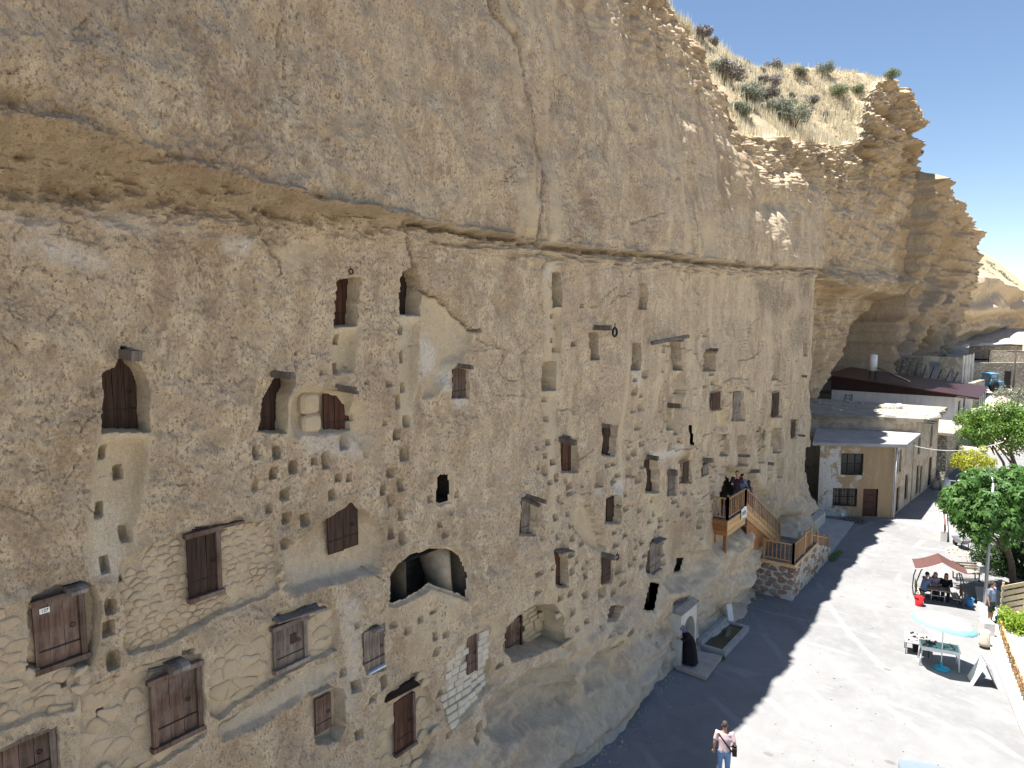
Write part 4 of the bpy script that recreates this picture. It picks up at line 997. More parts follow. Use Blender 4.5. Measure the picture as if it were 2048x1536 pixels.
def stone_mesh(name, c, cell, gap, th, mat, rnd, dome=.35, rnd_edge=False):
    """a stone from a flat cell: coordinates (u, v) in the wall, front towards -Y"""
    ux = sum(p[0] for p in cell) / len(cell); vy = sum(p[1] for p in cell) / len(cell)
    def ins(d, y, s=0.0):
        r = []
        for (a, b) in cell:
            L = math.hypot(a - ux, b - vy) or 1; f = max(.2, (L - d) / L)
            r.append(((a - ux) * f + rnd.uniform(-s, s), y, (b - vy) * f + rnd.uniform(-s, s)))
        return r
    if rnd_edge:
        c2 = []
        for i in range(len(cell)):
            a, b = cell[i], cell[(i + 1) % len(cell)]; L = math.hypot(b[0] - a[0], b[1] - a[1])
            if L < .015: continue
            for t in ((.16, .5, .84) if L > .06 else (.5,)):
                c2.append((a[0] + (b[0] - a[0]) * t + rnd.uniform(-.05, .05) * L, a[1] + (b[1] - a[1]) * t + rnd.uniform(-.05, .05) * L))
        if len(c2) >= 3: cell = c2
    n = len(cell); sz = math.sqrt(max(1e-6, abs(sum(cell[i][0] * cell[(i + 1) % n][1] - cell[(i + 1) % n][0] * cell[i][1] for i in range(n)) / 2)))
    A = ins(gap / 2, 0); B = ins(gap / 2 + sz * .03, -th * .7, sz * .02); C = ins(gap / 2 + sz * .16, -th, sz * .02)
    vs = A + B + C + [(rnd.uniform(-.1, .1) * sz, -th * (1 + dome * .3), rnd.uniform(-.1, .1) * sz)]
    fs = []
    for i in range(n):
        k = (i + 1) % n
        fs += [(i, k, n + k, n + i), (n + i, n + k, 2 * n + k, 2 * n + i), (2 * n + i, 2 * n + k, 3 * n)]
    return mesh(name, vs, fs, mat, rnd_edge), (ux, vy)
def rubble_wall(key_or_poly, O_, sx, sy, th, mat, label, cat="wall", name="rubble_wall", skip=None, gap=.008, seed=1, jit=.42, group=None, bare=.22, onrock=True):
    """stones on the plane at O; polygon in (X, Z)"""
    P = OPEN[key_or_poly][0] if isinstance(key_or_poly, str) else key_or_poly
    rnd = random.Random(seed)
    xm = sum(p[0] for p in P) / len(P); zb = min(p[1] for p in P)
    e = empty(name, (xm, -O_, zb)); tag(e, label, cat, group)
    for c, cell in voronoi(P, sx, sy, rnd, jit, skip):
        if rnd.random() < bare: continue
        me, (u, v) = stone_mesh("stone", c, cell, gap, th * rnd.uniform(.6, 1.3), mat, rnd, .8, True)
        link("stone", me, e, (u - xm, (-surf(u, v) + O_ + .012) if onrock else 0, v - zb))
    return e
def obase(key, add=0.0):
    P, d = OPEN[key]; xm = sum(p[0] for p in P) / len(P); zm = sum(p[1] for p in P) / len(P)
    return float(base(xm, zm)) - d + add
def doorskip(key):
    e, W, Hh, o = DOORS[key]; x, z = e.location.x, e.location.z
    return lambda a, b: x - W / 2 - .05 < a < x + W / 2 + .05 and z - .03 < b < z + Hh + .08
g = "rubble walls built into the lower rock"
rubble_wall("panel_a", obase("panel_a", -.01), .19, .12, .034, S_TAN, "large rubble stone wall around the dark door with ring handle", skip=doorskip("panel_a"), seed=3, group=g)
rubble_wall("panel_b", obase("panel_b", -.01), .25, .15, .034, S_TAN, "rubble wall of large flat stones left of and below the numbered door", skip=doorskip("door_number"), seed=4, group=g)
rubble_wall("panel_c", obase("panel_c", -.01), .34, .22, .025, S_TAN, "smeared rubble wall around the wide weathered door", skip=doorskip("panel_c"), seed=5, gap=.006, group=g)
rubble_wall("panel_d", obase("panel_d", -.01), .42, .26, .03, S_CREAM, "smooth cream stone infill around the door with the dark plate", skip=doorskip("panel_d"), seed=6, gap=.005, group=g)
rubble_wall("arch_left", obase("arch_left", -.01), .36, .24, .04, S_CREAM, "plastered stone infill in the tall arched recess", skip=doorskip("arch_left"), seed=7, gap=.006, group=g)
def ashlar(key_or_poly, O_, bw, bh, th, mat, label, seed=1, skip=None, name="block_wall", gap=.012, group=None, onrock=True, lift=0.0):
    P = OPEN[key_or_poly][0] if isinstance(key_or_poly, str) else key_or_poly
    rnd = random.Random(seed); x0, x1 = min(p[0] for p in P), max(p[0] for p in P); z0, z1 = min(p[1] for p in P), max(p[1] for p in P)
    xm = (x0 + x1) / 2; e = empty(name, (xm, -O_, z0)); tag(e, label, "wall", group); z = z0; j = 0
    while z < z1:
        h = bh * rnd.uniform(.85, 1.15); x = x0 - bw * rnd.uniform(0, 1)
        while x < x1:
            w = bw * rnd.uniform(.7, 1.3); c = (x + w / 2, z + h / 2)
            if inside(P, *c) and not (skip and skip(*c)):
                cell = [(x, z), (x + w, z), (x + w, z + h), (x, z + h)]
                me, (u, v) = stone_mesh("block", c, cell, gap, th * rnd.uniform(.85, 1.15), mat, rnd, .1)
                link("block", me, e, (u - xm, (-surf(u, v) + O_ + .02 - lift) if onrock else 0, v - z0))
            x += w
        z += h; j += 1
    return e
g = "block infills in the rock face"
ashlar("blocks", obase("blocks", -.01), .34, .20, .08, S_WHITE, "whitewashed block wall around the slim upright door", 2, doorskip("blocks"), group=g)
ashlar("arch_mid", obase("arch_mid", .0), .42, .17, .06, S_CREAM, "coursed stone back wall inside the round-arched niche", 3, doorskip("arch_mid"), group=g, lift=.12)
ashlar("r25", obase("r25", .16), .30, .26, .08, S_CREAM, "pale block infill left of the diagonal fissure, above the stair gallery", 4, group=g, lift=.16)
ashlar("r26", obase("r26", .0), .28, .26, .08, S_CREAM, "pale block infill in the tall narrow slot right of the brown door strip", 5, group=g, lift=.1)
P = HP([(1473, 874), (1482, 874), (1481, 932), (1473, 932)]); ashlar(P, obase("r21", .2), .26, .24, .08, S_CREAM, "thin pale block strip left of the brown door strip", 6, group=g, onrock=False)
P = HP([(1405, 956), (1419, 956), (1419, 972), (1405, 972)]); ashlar(P, obase("r8", .2), .4, .3, .08, S_CREAM, "two pale blocks under the short grey door", 7, group=g, onrock=False)
# the two big stones that half block the reddish door
for (cx, cy, w, h, lb) in [(630, 808, 42, 46, "upper rounded blocking stone beside the reddish door"), (631, 848, 44, 40, "lower squarish blocking stone beside the reddish door")]:
    X, Z = H(cx, cy); o = surf(X, Z) - .05; a = (H(cx + w / 2, cy)[0] - H(cx - w / 2, cy)[0]); b = (H(cx, cy - h / 2)[1] - H(cx, cy + h / 2)[1])
    rr = random.Random(cx); cell = [(X + a / 2 * math.copysign(abs(math.cos(t)) ** .55, math.cos(t)), Z + b / 2 * math.copysign(abs(math.sin(t)) ** .55, math.sin(t))) for t in [k * 2 * math.pi / 14 for k in range(14)]]
    me, (u, v) = stone_mesh("blocking_stone", (X, Z), cell, .01, .2, S_CREAM, rr); tag(link("blocking_stone", me, loc=(u, -o, v)), lb, "stone", "blocking stones beside the reddish door")
# chambers behind the dark openings
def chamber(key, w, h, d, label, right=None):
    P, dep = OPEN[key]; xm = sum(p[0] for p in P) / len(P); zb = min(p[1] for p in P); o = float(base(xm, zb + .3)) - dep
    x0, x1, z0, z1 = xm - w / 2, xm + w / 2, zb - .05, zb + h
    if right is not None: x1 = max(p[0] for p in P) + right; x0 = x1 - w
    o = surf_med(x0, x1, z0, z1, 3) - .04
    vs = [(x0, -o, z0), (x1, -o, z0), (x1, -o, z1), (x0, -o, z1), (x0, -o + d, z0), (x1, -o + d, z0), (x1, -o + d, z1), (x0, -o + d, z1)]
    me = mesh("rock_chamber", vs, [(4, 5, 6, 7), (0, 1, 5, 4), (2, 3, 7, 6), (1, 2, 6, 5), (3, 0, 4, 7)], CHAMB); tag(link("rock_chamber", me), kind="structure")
CHAMB = simple("dark_chamber_rock", (.20, .165, .12), .95, .3, 3, .5)  # chamber walls in one even tone, darker than the cliff rock
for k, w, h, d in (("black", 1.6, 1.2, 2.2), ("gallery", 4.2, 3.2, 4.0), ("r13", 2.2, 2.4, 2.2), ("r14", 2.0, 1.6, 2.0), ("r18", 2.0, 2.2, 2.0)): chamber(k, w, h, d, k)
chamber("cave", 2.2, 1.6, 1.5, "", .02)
# rounded wall and parapet inside the big cave
X, Z = H(925, 1195); o = surf(X + .3, Z); CAVR = simple("cave_rock", (.40, .34, .25), .95, .2, 5, .6)
m = MB(); m.tube([(X + .10, -o + .75, Z - .2), (X + .02, -o + .7, Z + .4), (X - .08, -o + .8, Z + 1.3)], [(.30, .45), (.26, .42), (.42, .5)], 14); tag(m.build("rock_pillar", CAVR), kind="structure")

# ================================================================== STAIR, LANDING AND ITS STONE BASE
W_NEW = wood_material("new_orange_wood", (.48, .28, .11), (.66, .42, .19), 0, .55, 'x', .5)
W_NEWD = wood_material("new_dark_wood", (.26, .105, .035), (.40, .18, .065), 0, .55, 'x', .5)
W_RAIL = wood_material("rail_wood", (.32, .18, .085), (.48, .29, .15), 0, .5)
SX0, SX1 = 33.4, 39.3          # top and foot of the flight
ZL, ZP = 5.05, 1.9              # upper landing, lower platform
OI, OO = -.85, .14             # inner and outer side of the flight
stair = empty("wooden_stair", (36, -.3, ZP)); tag(stair, "new orange wooden stair climbing from the stone platform to the rock gallery", "stair")
def part(mb, name, mat, parent=stair): 
    o = mb.build(name, mat, parent); o.location = -Vector(parent.location); return o
n = 16
for i in range(n):
    t = (i + .5) / n; x = SX0 + (SX1 - SX0) * t; z = ZL + (ZP - ZL) * (i + 1) / (n + 1)
    part(MB().box((x, -(OI + OO) / 2, z), (.30, OO - OI - .06, .045)), "tread", W_NEW)
# boards cladding the outer side, three courses following the slope
for k in range(3):
    o1, o2 = .34 - k * .26, .10 - k * .26
    vs = []; y = -OO - .012 * (k % 2)
    A = [(SX0, y, ZL + o1), (SX1, y, ZP + o1), (SX1, y, ZP + o2), (SX0, y, ZL + o2)]
    B = [(a, b + .05, c) for a, b, c in A]
    part(MB().add(A + B, [(0, 3, 2, 1), (4, 5, 6, 7), (0, 1, 5, 4), (2, 3, 7, 6), (1, 2, 6, 5), (3, 0, 4, 7)]), "stringer_board", W_NEW)
# dark boarding below the flight down to the platform
k = 9
for i in range(k):
    xa, xb = SX0 + .55 + (SX1 - SX0 - .55) * i / k, SX0 + .55 + (SX1 - SX0 - .55) * (i + 1) / k - .012
    f = lambda x: ZL + (ZP - ZL) * (x - SX0) / (SX1 - SX0) - .42
    zb = ZP - .15; y = -OO + .06
    A = [(xa, y, zb), (xb, y, zb), (xb, y, max(f(xb), zb + .02)), (xa, y, max(f(xa), zb + .03))]; B = [(a, b + .03, c) for a, b, c in A]
    part(MB().add(A + B, [(0, 1, 2, 3), (7, 6, 5, 4), (0, 4, 5, 1), (1, 5, 6, 2), (2, 6, 7, 3), (3, 7, 4, 0)]), "cladding_board", W_NEWD)
def railing(pts, h, parent, nb, finial=True, mat=None, cap=True):
    """posts, rails and balusters along a line of two points"""
    a, b = Vector(pts[0]), Vector(pts[1]); mat = mat or W_RAIL; up = Vector((0, 0, 1))
    for p in (a, b):
        m = MB().bar(p, p + up * (h + .08), .10); 
        if finial: m.ball(p + up * (h + .14), .065, 8, 6)
        part(m, "rail_post", mat, parent)
    part(MB().bar(a + up * h, b + up * h, .08, .06), "handrail", mat, parent)
    part(MB().bar(a + up * .12, b + up * .12, .05, .05), "bottom_rail", mat, parent)
    me = MB().bar((0, 0, 0), (0, 0, h - .14), .042, .042, (0, 1, 0)).mesh("baluster", mat)
    for i in range(nb):
        p = a.lerp(b, (i + 1) / (nb + 1)); link("baluster", me, parent, p + up * .13 - Vector(parent.location))
railing([(SX0, -OO, ZL), (SX1, -OO, ZP)], .98, stair, 20)
# upper landing
land = empty("stair_landing", (32.2, -.3, ZL)); tag(land, "wooden landing on posts in front of the rock gallery, railed on two sides", "landing")
LX0, LX1 = 31.0, SX0
for i in range(7):
    w = (OO - OI + .5) / 7; part(MB().box(((LX0 + LX1) / 2, -(OI - .45 + w * (i + .5)), ZL - .03), (LX1 - LX0, w - .012, .05)), "deck_board", W_OLD, land)
for k in range(3):
    part(MB().box(((LX0 + LX1) / 2, -OO - .01, ZL - .16 - k * .24), (LX1 - LX0, .04, .228)), "fascia_board", W_NEW, land)
    part(MB().box((LX0 - .01, -(OI + OO) / 2 + .2, ZL - .16 - k * .24), (.04, OO - OI + .4, .228)), "fascia_board", W_NEWD, land)
for y in (-OO + .12, -OO + .62): part(MB().box((LX0 + .12, y, ZL - 1.35), (.14, .14, 1.6)), "support_post", W_NEWD, land)
railing([(LX0, -OO, ZL), (LX1, -OO, ZL)], .98, land, 9)
railing([(LX0, OI * -1 + .2, ZL), (LX0, -OO, ZL)], .98, land, 6)
# banner
sg = empty("hanging_banner", (33.05, -OO - .05, ZL)); tag(sg, "small white cloth banner with black letters tied to the landing", "banner")
xa, xb = 32.65, 33.4
vs = []; fs = []
for j in range(4):
    for i in range(6):
        u, v = i / 5, j / 3; vs.append((xa + (xb - xa) * u - sg.location.x, -.02 - .02 * math.sin(u * 7 + v * 2), .12 - .52 * v + .04 * math.sin(u * 3.1)))
for j in range(3):
    for i in range(5): fs.append((j * 6 + i, j * 6 + 6 + i, j * 6 + 7 + i, j * 6 + 1 + i))
link("banner_cloth", mesh("banner_cloth", vs, fs, WHITEP, True), sg)
lettering("TASIOK", (-.07, -.055, -.12), .26, BLACKP, sg, .56)
# stone base of the lower platform
PX0, PX1, PO = 35.9, 40.2, 1.84
plat = empty("stone_platform", (38, -1, 0)); tag(plat, "retaining wall of brown stones in pale mortar carrying the stair platform", "wall")
core = MB(); core.box(((PX0 + PX1) / 2, -(PO - .06 + -1.2) / 2, ZP / 2 - .06), (PX1 - PX0 - .1, PO - .06 + 1.2, ZP - .02))
core.add([(PX1 - .06, -PO + .06, 0), (43.9, -PO + .06, 0), (43.9, -PO + .5, 0), (PX1 - .06, -PO + .5, 0), (PX1 - .06, -PO + .06, ZP - .08), (43.9, -PO + .06, .55), (43.9, -PO + .5, .55), (PX1 - .06, -PO + .5, ZP - .08)], [(3, 2, 1, 0), (4, 5, 6, 7), (0, 1, 5, 4), (1, 2, 6, 5), (2, 3, 7, 6), (3, 0, 4, 7)])
part(core, "mortar_core", MORTAR, plat)
rnd = random.Random(12)
for c, cell in voronoi([(-.9, 0), (PO, 0), (PO, ZP - .07), (-.9, ZP - .07)], .44, .30, rnd, .24):       # end facing the yard
    me, (u, v) = stone_mesh("stone", c, [(-a, b) for a, b in cell][::-1], .09, .05, S_BROWN, rnd)
    link("stone", me, plat, Vector((PX0 + .045, -u * -1 if False else u, v)) - Vector(plat.location), (0, 0, rad(-90)))
for c, cell in voronoi([(PX0, 0), (43.9, 0), (43.9, .5), (PX1, ZP - .1), (PX0, ZP - .07)], .44, .30, rnd, .24):
    me, (u, v) = stone_mesh("stone", c, cell, .09, .05, S_BROWN if rnd.random() < .45 else S_LIGHT, rnd)
    link("stone", me, plat, Vector((u, -PO + .065, v)) - Vector(plat.location))
deck = empty("platform_deck", (38, -1, ZP)); tag(deck, "lower wooden platform with turned rail posts on the stone base", "platform")
for i in range(9):
    w = (PX1 - PX0) / 9; part(MB().box((PX0 + w * (i + .5), -(PO - 1.0) / 2 - .1, ZP - .02), (w - .01, PO + .9, .05)), "deck_board", W_OLD, deck)
part(MB().box((PX0 - .03, -.7, ZP - .10), (.05, PO + .55, .16)), "fascia_board", W_NEW, deck); part(MB().box(((PX0 + PX1) / 2, -PO - .03, ZP - .10), (PX1 - PX0 + .06, .05, .16)), "fascia_board", W_NEW, deck)
railing([(PX0 + .06, -.35, ZP), (PX0 + .06, -PO + .06, ZP)], .98, deck, 6, False)
railing([(PX0 + .06, -PO + .06, ZP), (PX0 + 2.0, -PO + .06, ZP)], .98, deck, 8, False)
steps = empty("path_steps", (42, -1, 0)); tag(steps, "short flight of steps with four stepped rail panels behind the stone base", "steps")
for i in range(8): part(MB().box((PX1 + .2 + i * .42, -.85, (ZP - .1) * (1 - i / 8.5) / 2), (.42, 1.7, (ZP - .1) * (1 - i / 8.5))), "step", S_LIGHT, steps)
for i in range(4):
    xa, xb = 38.3 + i * 1.35, 38.3 + i * 1.35 + 1.15; za, zb = (ZP, ZP - .05) if i == 0 else (ZP - .42 * i, ZP - .42 * i - .32)
    railing([(xa, -PO + .12, za), (xb, -PO + .12, zb)], .95, steps, 5)
# concrete path along the foot of the cliff behind the steps
pp = MB().prism([(43.4, -1.75), (51.8, -1.5), (51.5, 1.2), (43.4, 1.3)], 0, .16); tag(pp.build("path", simple("path_concrete", (.40, .39, .37), .9, .12, 1.5, .3)), "grey concrete path at the cliff foot", kind="structure")
# low stone wall with piers at the cliff foot
w2 = rubble_wall([(44.5, 0), (50.5, 0), (50.5, .9), (44.5, 1.0)], -.2, .42, .24, .10, S_GREYD, "low dry stone wall along the concrete path", name="garden_wall", onrock=False, seed=9, bare=0)
MB().box((47.5, .28, .45), (6, .5, .9)).build("wall_core", MORTAR, w2).location = Vector((0, 0, 0)) - Vector(w2.location)

# ================================================================== SPRING NICHE, SLAB AND TROUGH
PLAST = simple("white_plaster", (.60, .57, .50), .9, .10, 3, .3)
f = empty("spring_arch", (26.6, -.05, 0)); tag(f, "pale plastered arched spring niche with small sloping stone hood", "niche")
xa, xb, ob = 26.15, 27.75, .12
def arch_frame(xa, xb, t, H0, H1, y0, y1):
    """flat slab with a round-headed opening"""
    xm = (xa + xb) / 2; r = (xb - xa) / 2 - t; N = 12
    inn = [(xa + t, 0)] + [(xm - r * math.cos(math.pi * i / N), H0 + (H1 - H0) * math.sin(math.pi * i / N)) for i in range(N + 1)] + [(xb - t, 0)]
    out = [(xa, 0)] + [(xa + (xb - xa) * i / N, H1 + .32) for i in range(N + 1)] + [(xb, 0)]
    m = MB(); k = len(inn); vs = [(x, y0, z) for x, z in inn] + [(x, y0, z) for x, z in out] + [(x, y1, z) for x, z in inn] + [(x, y1, z) for x, z in out]; fs = []
    for i in range(k - 1):
        fs += [(i, i + 1, k + i + 1, k + i), (2 * k + i, 3 * k + i, 3 * k + i + 1, 2 * k + i + 1), (i, 2 * k + i, 2 * k + i + 1, i + 1), (k + i, k + i + 1, 3 * k + i + 1, 3 * k + i)]
    return m.add(vs, fs)
part(arch_frame(xa, xb, .17, 1.15, 1.95, -ob, .55), "arch_surround", PLAST, f)
part(MB().box((26.95, .6, 1.1), (1.5, .1, 2.2)), "niche_back", PLAST, f)
part(MB().box((26.95, -.02, 2.36), (1.75, .34, .08), Matrix.Rotation(rad(20), 3, 'X')), "stone_hood", S_GREYD, f)
part(MB().tube([(26.95, .5, .95), (26.95, .25, .95), (26.95, .2, .85)], .025, 8), "spout", IRON, f); part(MB().box((26.95, .3, .2), (.7, .45, .4)), "basin", S_GREYD, f)
c4 = [gp(1352, 1340), gp(1385, 1306), gp(1445, 1318), gp(1411, 1362)]
sl = MB().prism([(p.x, p.y) for p in c4][::-1], .02, .16).build("doorstep_slab", simple("pink_stone_slab", (.42, .36, .31), .85, .14, 3, .3)); tag(sl, "worn pinkish stone slab in front of the spring niche", "slab")
tr = empty("water_trough", (29.3, -.6, 0)); tag(tr, "long low stone trough of murky water at the cliff foot", "trough")
TX0, TX1, TO0, TO1 = 28.15, 31.2, .12, 1.15
CONC = simple("grey_concrete", (.36, .355, .34), .85, .15, 3, .35)
for c, d in [(((TX0 + TX1) / 2, -TO1, .14), (TX1 - TX0, .16, .28)), (((TX0 + TX1) / 2, -TO0, .22), (TX1 - TX0, .2, .44)), ((TX0 + .07, -(TO0 + TO1) / 2, .14), (.14, TO1 - TO0 - .17, .27)), ((TX1 - .07, -(TO0 + TO1) / 2, .14), (.14, TO1 - TO0 - .17, .27))]: part(MB().box(c, d), "trough_wall", CONC, tr)
t = NT("murky_water"); wmat = t.done((.05, .055, .035), .06, t.bump(t.noise(6, t.coord(), 3), .08, .02), .5)
part(MB().box(((TX0 + TX1) / 2, -(TO0 + TO1) / 2, .10), (TX1 - TX0 - .27, TO1 - TO0 - .17, .18)), "water", wmat, tr)
b = MB().box((0, 0, .42), (.42, .07, .85)).build("leaning_stone_tablet", simple("pale_marble", (.66, .66, .64), .6, .12, 5, .2)); b.location = gp(1467, 1252) + Vector((0, .12, .2)); b.rotation_euler = (rad(-16), rad(6), rad(-12)); tag(b, "white stone tablet leaning on the rock behind the trough", "tablet")

# ================================================================== FURTHER CLIFFS AND HILLS
def strip(name, xs, zrows, ofun, ztop, nback, back, slope, label, ochre=.4, mat=None):
    """cliff strip: wall rows by ofun(X, Zfrac) then ground rising backwards"""
    xs = np.asarray(xs, float); fz = np.linspace(0, 1, zrows)
    X = np.broadcast_to(xs[None, :], (zrows, len(xs))); Zt = ztop(xs)
    Z = -1 + fz[:, None] * (Zt[None, :] + 1); O_ = ofun(X, Z, fz[:, None] * np.ones_like(X))
    s = back * (np.arange(1, nback + 1) / nback) ** 1.5
    XT = np.broadcast_to(xs[None, :], (nback, len(xs))); OT = O_[-1][None, :] - s[:, None]
    ZT = Zt[None, :] + slope(s)[:, None] + (.6 * N1.fbm(XT * .08, s[:, None] * .08, 4) + .3 * N3.fbm(XT * .4, s[:, None] * .4, 3)) * sstep(0, 4, s)[:, None]
    A = [np.vstack([a, b]) for a, b in ((X, XT), (O_, OT), (Z, ZT))]
    A = [np.vstack([A[0], A[0][-1:]]), np.vstack([A[1], A[1][-1:] - .5]), np.vstack([A[2], A[2][-1:] * 0 - 2])]
    A = [np.hstack([a[:, :1], a, a[:, -1:]]) for a in A]; A[1][:, 0] = A[1].min() - 2; A[1][:, -1] = A[1].min() - 2
    r, c = A[0].shape
    me = grid_mesh(name, np.stack([A[0], -A[1], A[2]], -1).reshape(-1, 3), r, c)
    z0 = np.zeros((r, c)); top = np.vstack([np.zeros((zrows, c)), np.ones((nback + 1, c))])
    vcol(me, "tone", [z0, z0, z0 + ochre * (1 - top), z0]); vcol(me, "tone2", [z0 + ochre * (1 - top), top, z0, z0]); me.materials.append(mat or ROCK)
    o = link(name, me); tag(o, label, kind="structure"); return (xs, s, ZT, OT)
def oC(X, Z, f):
    o = -2.5 - 3.0 * sstep(24, 4, Z) + .5 * N1.fbm(X * .06 - Z * .05, Z * .08, 4) + .7 * N2.fbm(X * .06, Z * .9, 5) + .35 * N4.ridge(X * .2 - Z * .15, Z * .1, 3)
    o += .7 * N3.fbm(X * .35, Z * .6, 5)
    sw = Z * .45 + .5 * N1.fbm(X * .04, Z * .1, 3); o += .9 * (sw - np.floor(sw)) * sstep(18, 22, Z)
    o += .7 * np.sin(Z * 1.5 + N1.fbm(X * .05, Z * .2, 2) * 2) * sstep(24, 28, Z)
    for xc, zc, a, b, d in [(128, 21, 14, 6.5, 5), (150, 20.5, 10, 5, 3.5), (118, 12, 6, 4, 7), (135, 6, 9, 6, 8), (150, 8, 5, 6, 7), (172, 9, 5, 3.5, 5), (181, 5, 4, 2.2, 4)]:
        q = ((X - xc - (Z - zc) * .5) / a) ** 2 + ((Z - zc) / b) ** 2; o -= d * np.sqrt(np.clip(1 - q, 0, 1))
    return o - 2 * sstep(188, 200, X)
strip("far_cliff", np.arange(106, 206, .55), 120, oC, lambda x: I(x, [106, 112, 118, 150, 175, 190, 198, 206], [31, 31, 33, 31.5, 32, 30.5, 27, 24]), 30, 40, lambda s: .35 * s, "shaded far cliff scooped into arches and caves")
def oD(X, Z, f):
    o = I(X, [200, 230, 300, 420, 520], [-9, -4, 0, 6, 14]) - 3 * sstep(16, 6, Z) + 1.6 * N1.fbm(X * .03, Z * .08, 4) + 1.2 * np.sin(Z * .9 + N2.fbm(X * .02, Z * .1, 2) * 2)
    for xc in range(212, 470, 11): o = o - 2.2 * np.sqrt(np.clip(1 - ((X - xc - 2 * math.sin(xc)) / 1.6) ** 2 - ((Z - 9 - 3 * math.sin(xc * 1.7)) / 1.6) ** 2, 0, 1))
    q = ((X - 372) / 16) ** 2 + ((Z - 9) / 8) ** 2
    return o - 8 * np.sqrt(np.clip(1 - q, 0, 1))
strip("hill", np.arange(200, 520, 1.6), 70, oD, lambda x: I(x, [200, 260, 330, 420, 520], [23, 24, 22, 21, 18]), 50, 150, lambda s: I(s, [0, 6, 30, 60, 150], [0, 4, 28, 42, 50]), "sunlit far hillside with a pale rock band", ochre=.1)
# raised ground of the upper village
vx = np.arange(72, 330, 2.0); vo = np.arange(-9, 40, 1.2)
VX, VO = np.meshgrid(vx, vo)
VZ = I(VX, [72, 84, 95, 110, 130, 160, 240, 330], [-.3, -.2, 1.0, 3.6, 3.9, 5.6, 6.0, 8]) * sstep(14, 7, VO - np.maximum(VX - 120, 0) * .2) + .25 * N1.fbm(VX * .1, VO * .15, 3) - .25
def vz(x, o): return float(I(x, [72, 84, 95, 110, 130, 160, 240, 330], [-.3, -.2, 1.0, 3.6, 3.9, 5.6, 6.0, 8]) * sstep(14, 7, o - max(x - 120, 0) * .2))
me = grid_mesh("terrain", np.stack([VX, -VO, VZ], -1).reshape(-1, 3), len(vo), len(vx), flip=True); me.materials.append(EARTH2 := simple("pale_village_earth", (.40, .36, .29), .95, .3, .6, .5)); tag(link("terrain", me), "pale rising earth of the upper village", kind="structure")
# distant ground across the valley, so that the plain does not end in a ruler line
hx = np.arange(-400, 2200, 40.0); ho = np.arange(60, 1100, 30.0); HX, HO = np.meshgrid(hx, ho)
HZ = sstep(90, 420, HO) * (42 + 26 * N1.fbm(HX * .002, HO * .003, 4)) - 1
me = grid_mesh("hills_opposite", np.stack([HX, -HO, HZ], -1).reshape(-1, 3), len(ho), len(hx), flip=True); me.materials.append(EARTH); tag(link("hills", me), "dry hills across the valley", kind="structure")

# ================================================================== HOUSES
def plaster(name, a, b, c, peel=.5, scale=1.0, drift=0.0):
    t = NT(name); w = t.coord(kind="World"); m = t.noise(1.1 * scale, w, 6, .65, .5)
    if drift:
        sx = t.n("ShaderNodeSeparateXYZ"); t.l(t.n("ShaderNodeNewGeometry").outputs["Position"], sx.inputs[0]); m = t.math('SUBTRACT', m, t.math('MULTIPLY', t.math('ADD', sx.outputs[1], .7), drift))
    if True:
        pass
    f = t.noise(9, w, 6, .7); s = t.noise(2.2, t.coord((1, 1, .12), kind="World"), 5, .6)
    col = t.mix(t.ramp(m, peel - .03, peel + .03), a, b); col = t.mix(t.ramp(s, .46, .66, 0, .7), col, c); col = t.mix(t.ramp(f, .5, .66, 0, .45), col, tuple(k * .55 for k in b))
    return t.done(col, .92, t.bump(f, .3, .02, t.bump(t.ramp(m, peel - .03, peel + .03), .5, .02)), .15)
P_TAN = plaster("tan_mud_plaster", (.62, .60, .55), (.40, .285, .165), (.48, .37, .25), .46, 1.0, .07)
P_SIDE = plaster("streaked_plaster", (.56, .49, .39), (.44, .345, .24), (.60, .53, .43), .5)
P_WHITE = plaster("white_house_plaster", (.66, .66, .65), (.70, .69, .66), (.60, .55, .48), .5)
P_RUIN = plaster("ruin_plaster", (.58, .54, .45), (.40, .35, .25), (.50, .46, .38), .5)
ROOF_S = simple("grey_roof_sheet", (.33, .325, .315), .6, .18, 1.2, .2)
ROOF_E = simple("earth_roof", (.30, .27, .225), .95, .25, 1.5, .6)
ROOF_R = simple("dark_red_metal_roof", (.036, .012, .012), .45, .2, 2, .1, spec=.5)
W_SHUT = simple("brown_door_paint", (.075, .036, .026), .5, .25, 6, .2)
W_FRAME = simple("dark_window_frame", (.05, .034, .026), .6, .2, 6)
GLASS = simple("dark_window_glass", (.02, .022, .025), .15, .3, 3, spec=.6)
S_DRY = stone_material("dry_stone_far", [(.34, .30, .24), (.50, .46, .39), (.56, .52, .45)])
def drystone_material():
    t = NT("drystone_masonry"); w = t.coord((1, 1, 1.6), kind="World"); v = t.n("ShaderNodeTexVoronoi"); v.inputs["Scale"].default_value = 3.0; t.l(w, v.inputs["Vector"])
    e = t.vor(3.0, w, 'DISTANCE_TO_EDGE'); col = t.mix(t.sep(v.outputs["Color"])[0], (.34, .30, .235), (.58, .53, .44)); col = t.mix(t.ramp(e, .0, .09, .8, 0), col, (.16, .135, .10))
    return t.done(col, .95, t.bump(t.ramp(e, 0, .16), .9, .10), .1)
DRY = drystone_material()
def local(e):
    L = Vector(e.location)
    def p(mb, name, mat, parent=None):
        o = mb.build(name, mat, parent or e); o.location = -L if parent is None else (0, 0, 0); return o
    return p
def wallquad(a, b, z0, z1, t=.25):
    """wall slab between two plan points (X, O)"""
    A, B = Vector((a[0], -a[1], 0)), Vector((b[0], -b[1], 0)); d = (B - A).normalized(); n = Vector((d.y, -d.x, 0))      # outward = right of a->b
    return A, B, d, n
